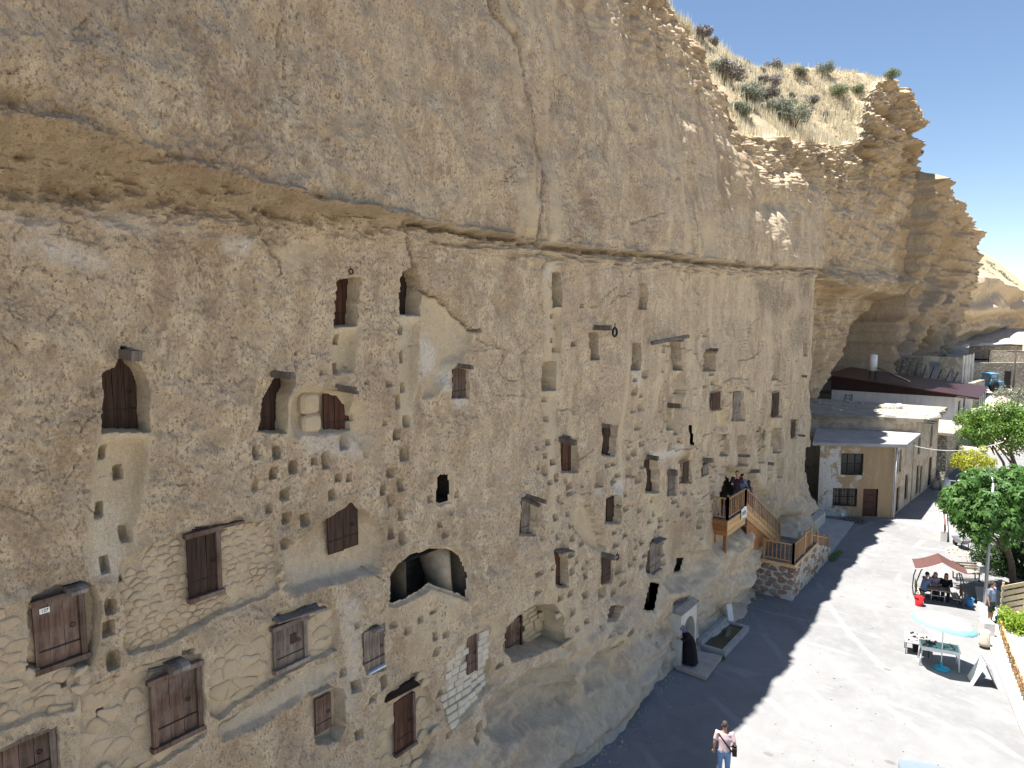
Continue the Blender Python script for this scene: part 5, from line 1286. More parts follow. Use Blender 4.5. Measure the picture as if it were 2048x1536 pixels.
def wall_open(e, a, b, z0, z1, mat, openings, name="wall", th=.28):
    """a wall a->b (X, O) with rectangular openings (u0, u1, v0, v1); its outer face lies on the line"""
    A, B, d, n = wallquad(a, b, z0, z1); L = (B - A).length; m = MB()
    us = sorted({0, L} | {o[0] for o in openings} | {o[1] for o in openings}); vs = sorted({z0, z1} | {o[2] for o in openings} | {o[3] for o in openings})
    def P(u, v, k): return A + d * u - n * k + Vector((0, 0, v))
    for i in range(len(us) - 1):
        for j in range(len(vs) - 1):
            uc, vc = (us[i] + us[i + 1]) / 2, (vs[j] + vs[j + 1]) / 2
            if any(o[0] < uc < o[1] and o[2] < vc < o[3] for o in openings): continue
            q = [P(us[i], vs[j], 0), P(us[i + 1], vs[j], 0), P(us[i + 1], vs[j + 1], 0), P(us[i], vs[j + 1], 0)]
            m.add(q, [(0, 1, 2, 3)])
    for o in openings:      # reveals
        c = [(o[0], o[2]), (o[1], o[2]), (o[1], o[3]), (o[0], o[3])]
        for k in range(4):
            p, q = c[k], c[(k + 1) % 4]; m.add([P(*p, 0), P(*p, th), P(*q, th), P(*q, 0)], [(0, 1, 2, 3)])
    local(e)(m, name, mat)
    return lambda u, v, k=0: P(u, v, k), d, n
def bars_window(e, P, d, n, u0, u1, v0, v1, kind="window", nx=2, ny=2, k=.16, mat=None, grille=False):
    """frame, panes and bars in an opening"""
    L = Vector(e.location); loc = local(e)
    w = MB(); fr = .06
    c = lambda u, v: P(u, v, k)
    for (a, b) in [((u0, v0), (u1, v0)), ((u0, v1), (u1, v1)), ((u0, v0), (u0, v1)), ((u1, v0), (u1, v1))]: w.bar(c(*a), c(*b), fr * 1.6, fr * 1.6)
    f = w.build(kind, mat or W_FRAME, e); f.location = -L
    for i in range(nx):
        for j in range(ny):
            a, b = u0 + (u1 - u0) * i / nx, u0 + (u1 - u0) * (i + 1) / nx; g, h = v0 + (v1 - v0) * j / ny, v0 + (v1 - v0) * (j + 1) / ny
            m = MB(); m.add([P(a + .02, g + .02, k + .03), P(b - .02, g + .02, k + .03), P(b - .02, h - .02, k + .03), P(a + .02, h - .02, k + .03)], [(0, 1, 2, 3)]); m.build("pane", GLASS, f)
    m = MB()
    for i in range(1, nx): m.bar(P(u0 + (u1 - u0) * i / nx, v0, k), P(u0 + (u1 - u0) * i / nx, v1, k), .04)
    for j in range(1, ny): m.bar(P(u0, v0 + (v1 - v0) * j / ny, k), P(u1, v0 + (v1 - v0) * j / ny, k), .04)
    if grille:
        for i in range(1, 9): m.bar(P(u0 + (u1 - u0) * i / 9, v0, -.03), P(u0 + (u1 - u0) * i / 9, v1, -.03), .02)
        for j in range(0, 4): m.bar(P(u0, v0 + (v1 - v0) * (j + .3) / 4, -.035), P(u1, v0 + (v1 - v0) * (j + .3) / 4, -.035), .02)
    if m.v: m.build("glazing_bars", mat or W_FRAME, f)
    return f
def leaf_door(e, P, d, n, u0, u1, v0, v1, mat, k=.12):
    L = Vector(e.location); m = MB(); m.add([P(u0, v0, k), P(u1, v0, k), P(u1, v1, k), P(u0, v1, k)], [(0, 1, 2, 3)])
    for i in range(4):
        for (a, b) in [((u0, v0), (u0, v1)), ((u1, v0), (u1, v1)), ((u0, v1), (u1, v1)), ((u0, v0 + (v1 - v0) * i / 4), (u1, v0 + (v1 - v0) * i / 4))]: m.bar(P(*a, k - .01), P(*b, k - .01), .09, .05)
    o = m.build("door", mat, e); o.location = -L
    h = MB().ball(P(u0 + .12, (v0 + v1) / 2, k - .05), .035, 8, 5).build("handle", IRON, o)
    return o
def slab(e, pts, z0, z1, mat, name="roof"):
    return local(e)(MB().prism([(x, -o) for x, o in pts][::-1], z0, z1), name, mat)

# ---- plastered two-storey house, front block
hA, hB, hC, hD = (52.4, -1.0), (55.0, 3.3), (60.6, 3.7), (58.4, -2.4)
h1 = empty("plastered_house", (56.5, -1.0, 0)); tag(h1, "two-storey tan house with peeling white plaster and flat grey roof", "house")
ops = [(1.45, 2.95, 3.0, 4.55), (1.0, 2.65, .75, 2.05), (3.05, 4.05, .05, 2.05)]
P, d, n = wall_open(h1, hA, hB, 0, 5.1, P_TAN, ops)
bars_window(h1, P, d, n, *ops[0], nx=3, ny=2); bars_window(h1, P, d, n, *ops[1], nx=3, ny=2, grille=True); leaf_door(h1, P, d, n, *ops[2], W_SHUT)
Ls = math.hypot(hC[0] - hB[0], hC[1] - hB[1])
ops2 = [(.5, 1.15, 3.0, 4.6), (1.45, 2.1, 3.0, 4.6), (1.1, 2.0, .1, 1.9), (3.6, 4.6, .5, 2.4)]
P, d, n = wall_open(h1, hB, hC, 0, 5.1, P_SIDE, ops2)
for o in ops2[:2]: bars_window(h1, P, d, n, *o, nx=1, ny=2)
leaf_door(h1, P, d, n, *ops2[2], W_SHUT); bars_window(h1, P, d, n, *ops2[3], nx=2, ny=2)
wall_open(h1, hC, hD, 0, 5.1, P_SIDE, []); wall_open(h1, hD, hA, 0, 5.1, P_SIDE, [])
slab(h1, [(51.9, -1.4), (54.95, 4.0), (61.0, 4.15), (58.6, -2.8)], 5.1, 5.32, ROOF_S)
local(h1)(MB().tube([(54.9, -3.42, .1), (54.9, -3.42, 5.05)], .06, 8), "drainpipe", simple("pipe_grey", (.42, .43, .44), .5, .1))
local(h1)(MB().box((53.9, -1.35, 2.62), (4.4, .06, .10), Matrix.Rotation(math.atan2(-4.3, 2.6), 3, 'Z')), "string_course", P_TAN)
# ---- rear block with stone and earth roof
h2 = empty("stone_roofed_house", (64, -.5, 0)); tag(h2, "taller streaked house behind with heavy earth and stone roof", "house")
qA, qB, qC, qD = (59.2, -5.2), (60.9, 3.75), (68.9, 4.45), (68.5, -6)
wall_open(h2, qA, qB, 0, 6.15, P_SIDE, []); ops3 = [(1.2, 2.0, 3.4, 5.0), (5.3, 6.1, 3.4, 5.2), (1.2, 2.1, .2, 2.5), (2.4, 3.0, .1, 2.3), (5.2, 6.4, .1, 2.5)]
P, d, n = wall_open(h2, qB, qC, 0, 6.15, P_SIDE, ops3)
for o in (ops3[0], ops3[1], ops3[2]): bars_window(h2, P, d, n, *o, nx=1 if o[3] - o[2] < 2 else 2, ny=2)
for o in ops3[3:]: leaf_door(h2, P, d, n, *o, W_SHUT)
wall_open(h2, qC, qD, 0, 6.15, P_SIDE, []); slab(h2, [(58.8, -5.6), (60.6, 4.3), (69.4, 5.0), (69, -6.2)], 6.15, 6.42, ROOF_E)
rnd = random.Random(4)
for i in range(34):
    t = rnd.random(); x = 60.0 + 9.0 * t; o = rnd.choice([rnd.uniform(3.9, 4.8), rnd.uniform(-5, 4)]); s = rnd.uniform(.18, .5)
    m = MB().box((x, -o, 6.42 + s * .12), (s * 1.7, s * 1.1, s * .35), rnd.uniform(0, 3), .8); local(h2)(m, "roof_stone", S_GREYD)
for i in range(7):
    m = MB().bar((61 + i * 1.2, -3.9, 6.12), (61 + i * 1.2 + .1, -5.0, 6.08), .1); local(h2)(m, "roof_pole", W_OLD)
# white sack and rubble line on the roof
rb = MB(); 
for i in range(60): s = rnd.uniform(.08, .2); rb.box((65.4 + rnd.uniform(-.4, .4), 4.6 - i * .11 + rnd.uniform(-.2, .2), 6.47), (s, s * 1.3, s), rnd.uniform(0, 3), .7)
tag(rb.build("rubble", S_LIGHT), "row of small white stones on the earth roof", kind="stuff")
b = MB().ball((66.3, -1.8, 6.6), (.45, .3, .22), 10, 6).build("white_sack", WHITEP); tag(b, "white plastic sack lying on the earth roof", "sack")
# ---- stone steps and rough retaining pier beside the house
st = empty("stone_stair", (51.8, .6, 0)); tag(st, "steep rough stone steps squeezed between cliff corner and tan house", "steps")
for i in range(15):
    m = MB(); m.box((52.0 + rnd.uniform(-.06, .06), .9 + i * .17, .11 + i * .22), (1.5 + rnd.uniform(-.1, .1), .55, .24), rnd.uniform(-.06, .06)); local(st)(m, "step_stone", S_GREYD)
# ---- white house with dark red roof
h3 = empty("white_house", (94, 1.5, 0)); tag(h3, "long white house with dark red sloping metal roof", "house")
wA, wB, wC, wD = (89, -8.5), (89, 3.9), (101, 4.6), (101, -8.5)
wall_open(h3, wA, wB, -.5, 5.25, P_WHITE, [])
ops4 = [(2.2, 3.6, 2.9, 4.6), (5.6, 7.0, 2.9, 4.6), (1.6, 2.6, .2, 1.9), (3.6, 4.4, .2, 1.9)]
P, d, n = wall_open(h3, wB, wC, -.5, 5.25, P_WHITE, ops4)
for o in ops4: bars_window(h3, P, d, n, *o, nx=2, ny=2)
wall_open(h3, wC, wD, -.5, 5.25, P_WHITE, [])
rf = MB(); zL, zR = 6.95, 5.30; oL, oR = -9.2, 6.1
def rp(x, o, z): return (x, -o, z)
rf.add([rp(88.2, oL, zL), rp(88.2, oR, zR), rp(102, oR, zR), rp(102, oL, zL), rp(88.2, oL, zL + .12), rp(88.2, oR, zR + .12), rp(102, oR, zR + .12), rp(102, oL, zL + .12)], [(0, 1, 2, 3), (7, 6, 5, 4), (0, 4, 5, 1), (1, 5, 6, 2), (2, 6, 7, 3), (3, 7, 4, 0)])
local(h3)(rf, "roof", ROOF_R)
gb = MB(); gb.add([rp(88.95, -8.6, 5.25), rp(88.95, 3.9, 5.25), rp(88.95, 3.9, 5.50), rp(88.95, -8.6, 6.86)], [(0, 1, 2, 3)]); local(h3)(gb, "gable_panel", ROOF_R)
for i in range(9): local(h3)(MB().bar(rp(89 + i * 1.4, 3.9, 5.3), rp(89 + i * 1.4, 6.0, 5.2), .1), "rafter", W_OLD)
bal = MB(); bal.box((94.5, -5.3, 2.55), (9.5, 1.5, .14)); local(h3)(bal, "balcony_slab", CONC)
for i in range(11): local(h3)(MB().bar((90 + i * .9, -5.95, 2.6), (90 + i * .9, -5.95, 3.5), .04), "baluster", WHITEP)
local(h3)(MB().bar((89.8, -5.95, 3.5), (99.2, -5.95, 3.5), .05), "handrail", WHITEP)
for i in range(4): local(h3)(MB().bar((90.5 + i * 2.9, -6.0, 2.5), (90.5 + i * 2.9, -6.0, 5.25), .07), "porch_post", WHITEP)
# things against the white wall
x = 88.4
wp = empty("firewood_pile", (x, 5.0, 2.6)); tag(wp, "covered firewood pile against the white wall", "woodpile")
for j in range(4):
    for i in range(12): m = MB().tube([(-.5, -1.6 + i * .27 + (j % 2) * .13, .12 + j * .24), (.5, -1.6 + i * .27 + (j % 2) * .13, .12 + j * .24)], .12, 7); m.build("log", W_BROWN, wp)
MB().box((0, 0, 1.1), (1.3, 3.7, .12)).build("cover", W_OLD, wp)
MB().box((0, 0, -1.6), (1.4, 6, 3.2)).build("stone_ledge", DRY, wp)
ld = empty("ladder", (88.7, 6.6, 2.6)); tag(ld, "short ladder leaning on the white wall", "ladder")
for y in (-.35, .35): MB().bar((0, y, 0), (.25, y, 2.3), .07).build("ladder_rail", W_OLD, ld)
for i in range(6): MB().bar((.03 + i * .04, -.35, .3 + i * .36), (.03 + i * .04, .35, .3 + i * .36), .05).build("rung", W_OLD, ld)
tk = MB().lathe([(.36, 0), (.42, .1), (.40, .8), (.34, .95)], (88.4, 2.2, 2.6), 14).build("green_barrel", simple("green_plastic", (.01, .16, .12), .4, .1)); tag(tk, "small green barrel on the ledge by the white wall", "barrel")
lg = MB().box((87.2, 2.5, 1.3), (3.2, 11, 2.55)); tag(lg.build("wall", DRY), "stone terrace wall below the white house", "wall")
# solar heater on the roof
sh = empty("solar_water_heater", (90.5, 4.5, 6.5)); tag(sh, "solar water heater with white upright tank and tilted dark panel", "solar heater")
MB().lathe([(.05, 1.0), (.42, 1.1), (.42, 2.9), (.05, 3.0)], n=14).build("tank", WHITEP, sh)
for a, b in ((-.3, -.3), (.3, -.3), (.3, .3), (-.3, .3)): MB().bar((a, b, -.2), (a, b, 1.1), .06).build("leg", IRON, sh)
MB().box((0, -2.2, .75), (1.2, 3.6, .10), Matrix.Rotation(rad(24), 3, 'X')).build("panel", GLASS, sh)
# ---- annex of rough stone, its door and tarpaulin
an = empty("stone_shed", (73, -3.4, 0)); tag(an, "low rubble stone shed with makeshift door past the tan house", "shed")
P, d, n = wall_open(an, (70.5, 1.5), (70.5, 5.0), -.1, 3.9, DRY, [(1.6, 2.5, 0, 2.0)]); leaf_door(an, P, d, n, 1.6, 2.5, 0, 2.0, W_SHUT)
wall_open(an, (70.5, 5.0), (78, 5.4), -.1, 3.9, DRY, []); slab(an, [(70.0, 1.2), (70.0, 5.5), (78.5, 5.9), (78.5, 1.2)], 3.9, 4.12, ROOF_E)
local(an)(MB().add([(70.4, -2.2, 3.0), (70.4, -4.2, 3.0), (69.2, -4.0, 2.2), (69.2, -2.6, 2.2)], [(0, 1, 2, 3)]), "tarpaulin", simple("grey_tarp", (.35, .36, .40), .6, .2))
# sacks by the door
for i, (dx, do, s, c, lb) in enumerate([(0, 0, .42, (.30, .24, .22), "brown stuffed sack by the house door"), (.1, .75, .45, (.62, .58, .68), "pale lilac stuffed sack by the house door"), (1.3, .75, .40, (.42, .50, .46), "grey-green stuffed sack behind the pale ones"), (1.0, .3, .36, (.58, .56, .22), "yellowish sack on top behind the pale ones")]):
    m = MB().ball((0, 0, s * .8), (s * .8, s * .75, s), 12, 8); m.tube([(0, 0, s * 1.6), (.05, 0, s * 2.0), (.1, .05, s * 2.15)], [s * .25, s * .1, s * .2], 7)
    o = m.build("stuffed_sack", simple("sack_%d" % i, c, .7, .12, 5, .3), loc=(66.2 + dx, -4.75 - do * .9, 0)); tag(o, lb, "sack", "stuffed sacks by the house")
# pallet and scrap by the house front
pl = empty("pallet_scrap", (53.0, -1.6, 0)); tag(pl, "old pallet and scrap boards lying before the tan house", "pallet")
for i in range(6): MB().box((-.6 + i * .05, .7 - i * .22, .16 + .02 * i), (1.1, .12, .03), .5).build("slat", W_OLD, pl)
for i in range(3): MB().box((-.9 + i * .4, .2, .07), (.09, 1.2, .12), .5).build("bearer", W_OLD, pl)
ri = MB().lathe([(.10, .0), (.16, .05), (.1, .22), (.02, .26)], (0, 0, 0), 10).build("white_stone", WHITEP, loc=(52.6, -.6, .2)); tag(ri, "small white lump on the scrap before the tan house", "lump")
# ---- ruin and upper walls
ru = empty("ruined_house", (108, 1, 4.4)); tag(ru, "roofless pale ruin with gaping window under the far overhang", "ruin")
P, d, n = wall_open(ru, (108, -6.5), (108, -1.6), 4.2, 8.2, DRY, []); P, d, n = wall_open(ru, (108, -1.6), (108, 2.9), 4.4, 8.5, P_RUIN, [(.7, 2.1, 5.2, 7.8), (3.3, 3.6, 5.0, 7.0)], th=.6)
P, d, n = wall_open(ru, (108, 2.9), (116, 3.6), 4.4, 8.6, P_RUIN, [(1.0, 1.7, 4.6, 7.6), (2.8, 3.5, 5.2, 7.6), (5.0, 5.8, 5.2, 7.4)], th=.5)
for u in (.2, 2.4, 4.4, 6.8): local(ru)(MB().box((108 + u * .99 + .1, -2.95 - u * .09, 6.6), (.45, .16, 4.2)), "pilaster", WHITEP)
for i in range(9): local(ru)(MB().bar((108.3, 5.5 - i * .9, 4.6), (106.4 + .3 * math.sin(i * 2), 4.6 - i * .9, 8.2 - .2 * i), .12), "fallen_beam", W_OLD)
slab(ru, [(107.7, -6.5), (107.7, -1.4), (112, -1.2), (112, -6.5)], 8.2, 8.4, ROOF_E)
yw = MB().box((104.5, 1.4, 4.2), (.4, 7.5, 2.3)).build("wall", P_RUIN); tag(yw, "low mud-coloured yard wall in front of the ruin", "wall")
def farwall(a, b, z0, z1, label, th=.6, mat=None):
    A, B = Vector((a[0], -a[1], 0)), Vector((b[0], -b[1], 0)); m = MB().bar(A + Vector((0, 0, (z0 + z1) / 2)), B + Vector((0, 0, (z0 + z1) / 2)), th, z1 - z0); tag(m.build("wall", mat or DRY), label, "wall", "dry stone walls of the upper village"); return m
farwall((118, 2.8), (128, 14), 2.8, 7.2, "long sunlit dry stone wall with a dark doorway, behind the tractor")
farwall((104, 4.2), (110, 5.0), 2.6, 5.6, "short dark stone wall beside the ruin")
farwall((112, 7.5), (116, 14), 2.2, 3.8, "low tumbled stone wall beyond the tractor")
farwall((140, 4), (144, 16), 4.5, 8, "upper stone wall below the blue-grey shed roof")
dw = MB().box((121.9, -7.0, 4.8), (.9, 1.1, 2.4), math.atan2(11.2, -10)).build("doorway_shade_box", BLACKP); tag(dw, "black box for the shade inside a square doorway in the sunlit stone wall", "doorway")  # solid black box, stands in for the shade of an open doorway
sd = empty("tin_roofed_shed", (160, -4, 6)); tag(sd, "far shed with blue-white tin roof below the hillside", "shed")
MB().box((0, 0, .9), (6, 8, 2.6)).build("wall", DRY, sd); MB().box((0, -.5, 2.4), (8, 11, .15), Matrix.Rotation(rad(-5), 3, 'X')).build("roof", simple("tin_roof", (.50, .54, .58), .4, .1), sd)
sd = empty("white_roofed_shed", (172, -12.5, 6)); tag(sd, "far shed with bright white roof and reddish porch", "shed")
MB().box((0, 0, .6), (6, 7, 3.2)).build("wall", simple("red_brown_boards", (.22, .11, .075), .8, .2), sd); MB().box((0, 0, 2.6), (9, 11, .2)).build("roof", WHITEP, sd)
# poles
def pole(x, o, z0, z1, r, label, arm=True, mat=None):
    e = empty("utility_pole", (x, -o, z0)); tag(e, label, "pole", "utility poles")
    MB().tube([(0, 0, 0), (0, 0, z1 - z0)], [r, r * .7], 8).build("shaft", mat or W_OLD, e)
    if arm: MB().box((0, 0, z1 - z0 - .4), (.12, 1.6, .12)).build("crossarm", mat or W_OLD, e)
    return e
pole(100, 8.6, 2.0, 10.2, .13, "tall dark utility pole among the upper walls, right side", True, simple("dark_pole", (.06, .05, .045), .8, .2))
pole(101, 5.9, 1.5, 5.3, .05, "thin white post by the white house porch", False, WHITEP)
# cable from the tan house across the lane
cb = MB(); A, B = Vector((57.5, -3.9, 4.9)), Vector((63, -9.2, 4.9)); cb.tube([A.lerp(B, t / 10) - Vector((0, 0, 1.1 * (1 - (2 * t / 10 - 1) ** 2) * .5)) for t in range(11)], .018, 5); tag(cb.build("cable", WHITEP), "slack white cable strung from the tan house across the lane", "cable")
# ---- tractor on the upper track
tt = empty("tractor", (115, -5.9, vz(115, 5.9))); tt.rotation_euler = (0, 0, rad(-35)); tag(tt, "small light blue tractor with cab parked on the upper track", "tractor")
BLUE = simple("tractor_blue", (.12, .36, .52), .4, .1); TYRE = simple("tyre_rubber", (.02, .02, .02), .8, .2)
MB().box((.9, 0, 1.0), (1.7, .75, .65), None, .9).build("bonnet", BLUE, tt)
c = MB()
for x, y in ((-1.1, -.65), (-1.1, .65), (.1, -.65), (.1, .65)): c.bar((x, y, .9), (x, y, 2.35), .09)
c.build("cab_frame", BLUE, tt); MB().box((-.5, 0, 2.42), (1.7, 1.6, .14)).build("cab_roof", BLUE, tt); MB().box((-.5, 0, 1.65), (1.1, 1.22, 1.3)).build("cab_glass", simple("cab_glass", (.25, .32, .36), .1, .1, spec=.6), tt); MB().box((-.5, 0, .85), (1.4, 1.1, .5)).build("chassis", BLUE, tt)
for y in (-.8, .8):
    for x, r, w in ((-.7, .78, .4), (1.35, .45, .26)):
        m = MB(); m.lathe([(r * .55, -w / 2), (r, -w / 2 + .05), (r, w / 2 - .05), (r * .55, w / 2)], n=18); o = m.build("wheel", TYRE, tt, (x, y, r), (rad(90), 0, 0))
        MB().lathe([(.02, -w * .3), (r * .5, -w * .3), (r * .5, w * .3), (.02, w * .3)], n=14).build("rim", WHITEP, o)
    MB().tube([(-1.5, y, 1.0), (-1.2, y, 1.55), (-.7, y, 1.68), (-.2, y, 1.5)], [(.2, .03)] * 4, 6).build("mudguard", BLUE, tt)

# ================================================================== YARD: STALLS, FENCE, CAR
METALD = simple("dark_green_metal", (.035, .045, .038), .5, .2, 8, spec=.4)
METALG = simple("galvanised_metal", (.42, .43, .44), .4, .08, 5, metal=.7)
# ---- canopied picnic table
A, B = gp(1832, 1206), gp(1924, 1219); u = (B - A); GW = 2.45; ga = math.atan2(u.y, u.x)
gz = empty("picnic_shelter", A + u * .5 + Vector((.62, .12, 0)), ga); tag(gz, "garden picnic table under a small wavy brick-patterned canopy", "picnic shelter")
def tile_material():
    t = NT("shingle_roof"); b = t.n("ShaderNodeTexBrick"); b.inputs["Scale"].default_value = 6; b.inputs["Color1"].default_value = (.10, .055, .05, 1); b.inputs["Color2"].default_value = (.125, .066, .058, 1); b.inputs["Mortar"].default_value = (.10, .04, .035, 1); b.inputs["Mortar Size"].default_value = .03
    t.l(t.coord((1, 1, 1)), b.inputs["Vector"]); return t.done(b.outputs["Color"], .7, None, .2)
SHING = tile_material()
def wavy(w, d, z0, pk, n=18, t=.03):
    vs = []; fs = []
    for i in range(n + 1):
        x = -w / 2 + w * i / n; q = abs(x) / (w / 2); z = z0 + pk * (1 - q) ** 1.5
        vs += [(x, -d / 2, z), (x, d / 2, z), (x, -d / 2, z - t), (x, d / 2, z - t)]
    for i in range(n):
        a, b = i * 4, i * 4 + 4
        fs += [(a, b, b + 1, a + 1), (a + 2, a + 3, b + 3, b + 2), (a, a + 2, b + 2, b), (a + 1, b + 1, b + 3, a + 3)]
    fs += [(0, 1, 3, 2), (n * 4, n * 4 + 2, n * 4 + 3, n * 4 + 1)]
    return MB().add(vs, fs)
gz.scale = (.82, .86, .88)
wavy(2.75, 1.75, 2.05, .52).build("canopy", SHING, gz)
wavy(2.79, .03, 2.045, .52, t=.05).build("canopy_trim", WHITEP, gz, (0, -.885, 0))
for sx in (-1, 1):
    for sy in (-.62, .62):
        MB().tube([(sx * 1.22, sy, 0), (sx * 1.30, sy, .5), (sx * 1.26, sy, 1.2), (sx * 1.05, sy, 1.9), (sx * .85, sy, 2.2)], .035, 8).build("canopy_post", METALD, gz)
    MB().bar((sx * 1.22, -.62, .03), (sx * 1.22, .62, .03), .05).build("foot_rail", METALD, gz)
for sy in (-.62, .62): MB().bar((-1.22, sy, .03), (1.22, sy, .03), .04).build("base_rail", METALD, gz)
for i in range(7): MB().box((-.54 + i * .18, -.02, .76), (.165, .72, .035)).build("table_slat", W_PALE, gz)
for sx in (-.35, .35): MB().bar((sx, -.05, .02), (sx, -.05, .75), .045).build("table_leg", METALG, gz)
MB().bar((-.35, -.05, .35), (.35, -.05, .35), .035).build("table_brace", METALG, gz)
for sx in (-1, 1):
    for i in range(3): MB().box((sx * (.78 + i * .14), 0, .45), (.12, 1.1, .03)).build("bench_slat", W_PALE, gz)
    for i in range(3): MB().box((sx * 1.2, -.36 + i * .36, .78), (.03, .22, .5)).build("back_slat", W_BROWN, gz)
    MB().bar((sx * .95, -.45, .02), (sx * .95, -.45, .45), .04).build("bench_leg", METALD, gz); MB().bar((sx * .95, .45, .02), (sx * .95, .45, .45), .04).build("bench_leg", METALD, gz)
for i in range(2): MB().box((0, .60 + i * .16, .45), (1.5, .14, .03)).build("bench_slat", W_PALE, gz)
MB().box((0, .86, .72), (1.5, .03, .3)).build("back_slat", W_BROWN, gz)
def bucket(loc, r, h, mat, lab, band=None):
    e = empty("bucket", loc); tag(e, lab, "bucket")
    MB().lathe([(r * .8, 0), (r * .82, .02), (r, h), (r * .96, h), (r * .76, .04), (.01, .04)], n=20).build("shell", mat, e)
    MB().lathe([(r * .97, h - .035), (r * 1.05, h - .035), (r * 1.05, h), (r * .97, h)], n=20).build("rim", mat, e)
    MB().tube([(r * math.cos(a), -r * .6 * math.sin(a) * .5 - r * .5 * math.sin(a), h - .25 * math.sin(a) * 0 + .02) for a in [k * math.pi / 10 for k in range(11)]], .008, 5).build("handle", IRON, e)
    if band: MB().box((-r * .55, -r * .62, h * .55), (.16, .01, .12), rad(-48)).build("printed_patch", band, e)
    return e
bucket(gp(1838, 1211), .21, .46, simple("red_plastic", (.62, .025, .03), .4, .06), "bright red plastic bucket at the shelter's left foot", WHITEP)
bucket(gp(1938, 1212), .21, .40, simple("blue_plastic", (.06, .24, .52), .4, .08), "blue plastic tub right of the picnic shelter")
# ---- bench behind the shelter
bn = empty("slatted_bench", gp(1932, 1160), rad(-62)); tag(bn, "slatted wooden bench beyond the picnic shelter", "bench")
for i in range(4): MB().box((0, -.2 + i * .12, .44), (1.3, .1, .03)).build("seat_slat", W_PALE, bn)
for i in range(3): MB().box((0, .28 + i * .03, .58 + i * .13), (1.3, .03, .1)).build("back_slat", W_PALE, bn)
for sx in (-.55, .55):
    MB().bar((sx, -.2, 0), (sx, -.2, .44), .05).build("leg", METALD, bn); MB().bar((sx, .22, 0), (sx, .36, .92), .05).build("leg", METALD, bn)
# ---- parasol and goods table
pb = gp(1882, 1338)
us = empty("parasol", pb); tag(us, "pale turquoise and white parasol on a round turquoise foot", "parasol")
TURQ = simple("turquoise_plastic", (.02, .34, .50), .4, .06); 
MB().lathe([(.30, 0), (.31, .03), (.28, .06), (.05, .10), (.05, .28), (.03, .3)], n=24).build("foot", TURQ, us); MB().tube([(0, 0, .1), (.02, .02, 2.15)], .022, 8).build("pole", WHITEP, us)
def canopy_material():
    t = NT("parasol_cloth"); g = t.n("ShaderNodeTexCoord"); sx = t.n("ShaderNodeSeparateXYZ"); t.l(g.outputs["Object"], sx.inputs[0])
    r = t.math('POWER', t.math('ADD', t.math('MULTIPLY', sx.outputs[0], sx.outputs[0]), t.math('MULTIPLY', sx.outputs[1], sx.outputs[1])), .5)
    n = t.noise(3.5, g.outputs["Object"], 3, .5); f = t.ramp(t.math('ADD', r, t.math('MULTIPLY', n, .25)), .99, 1.18)
    col = t.mix(f, (.72, .78, .77), (.30, .64, .65)); t.b.inputs["Subsurface Weight"].default_value = 0
    t.done(col, .6, None, .2); tr = t.n("ShaderNodeBsdfTranslucent"); tr.inputs[0].default_value = (.5, .75, .75, 1); mx = t.n("ShaderNodeMixShader"); mx.inputs[0].default_value = .3
    t.l(t.b.outputs[0], mx.inputs[1]); t.l(tr.outputs[0], mx.inputs[2]); t.l(mx.outputs[0], t.out.inputs[0]); return t.m
n = 32; vs = [(0, 0, .36)]; fs = []; R = 1.16
for k, (rf_, z) in enumerate([(.35, .32), (.7, .2), (1.0, .02), (1.01, -.14)]):
    for i in range(n):
        a = 2 * math.pi * i / n; seg = (i % 4) / 4; sag = (.05 * math.sin(seg * math.pi)) * rf_
        vs.append((R * rf_ * (1 - sag) * math.cos(a), R * rf_ * (1 - sag) * math.sin(a), z - sag * .6 + (0.03 if k == 3 and i % 2 else 0)))
for i in range(n): fs.append((0, 1 + i, 1 + (i + 1) % n))
for k in range(3):
    for i in range(n): a = 1 + k * n; fs.append((a + i, a + n + i, a + n + (i + 1) % n, a + (i + 1) % n))
cn = link("canopy", mesh("canopy", vs, fs, canopy_material(), True), us, (.10, 0, 1.92), (rad(5), rad(10), 0))
for i in range(8):
    a = 2 * math.pi * i / 8; MB().bar((0, 0, .33), (R * .98 * math.cos(a), R * .98 * math.sin(a), 0), .012).build("rib", METALG, cn)
tA, tB = gp(1846, 1332), gp(1917, 1345); tu = tB - tA; ta = math.atan2(tu.y, tu.x); TW = 1.42
tb = empty("goods_table", tA + tu * .5 + Vector((.35, .12, 0)), ta); tag(tb, "white plastic table spread with souvenirs under the parasol", "table")
MB().box((0, 0, .80), (TW, .78, .04)).build("table_top", WHITEP, tb); MB().box((0, -.36, .74), (TW - .1, .03, .09)).build("apron", WHITEP, tb); MB().box((0, .36, .74), (TW - .1, .03, .09)).build("apron", WHITEP, tb)
MB().box((0, 0, .824), (TW - .12, .66, .006)).build("table_cloth", simple("teal_cloth", (.22, .36, .36), .8, .2), tb)
for sx in (-1, 1):
    for sy in (-1, 1): MB().tube([(sx * (TW / 2 - .07), sy * .33, .78), (sx * (TW / 2 - .04), sy * .35, .4), (sx * (TW / 2 - .02), sy * .37, 0)], [.035, .03, .04], 8).build("leg", WHITEP, tb)
rg = random.Random(21); gmats = [simple("goods_%d" % i, c, .5, .15, 12) for i, c in enumerate([(.04, .035, .035), (.30, .03, .035), (.10, .09, .085), (.55, .52, .48), (.03, .20, .14), (.35, .30, .26), (.06, .07, .10)])]
Rm = Matrix.Rotation(ta, 3, 'Z')
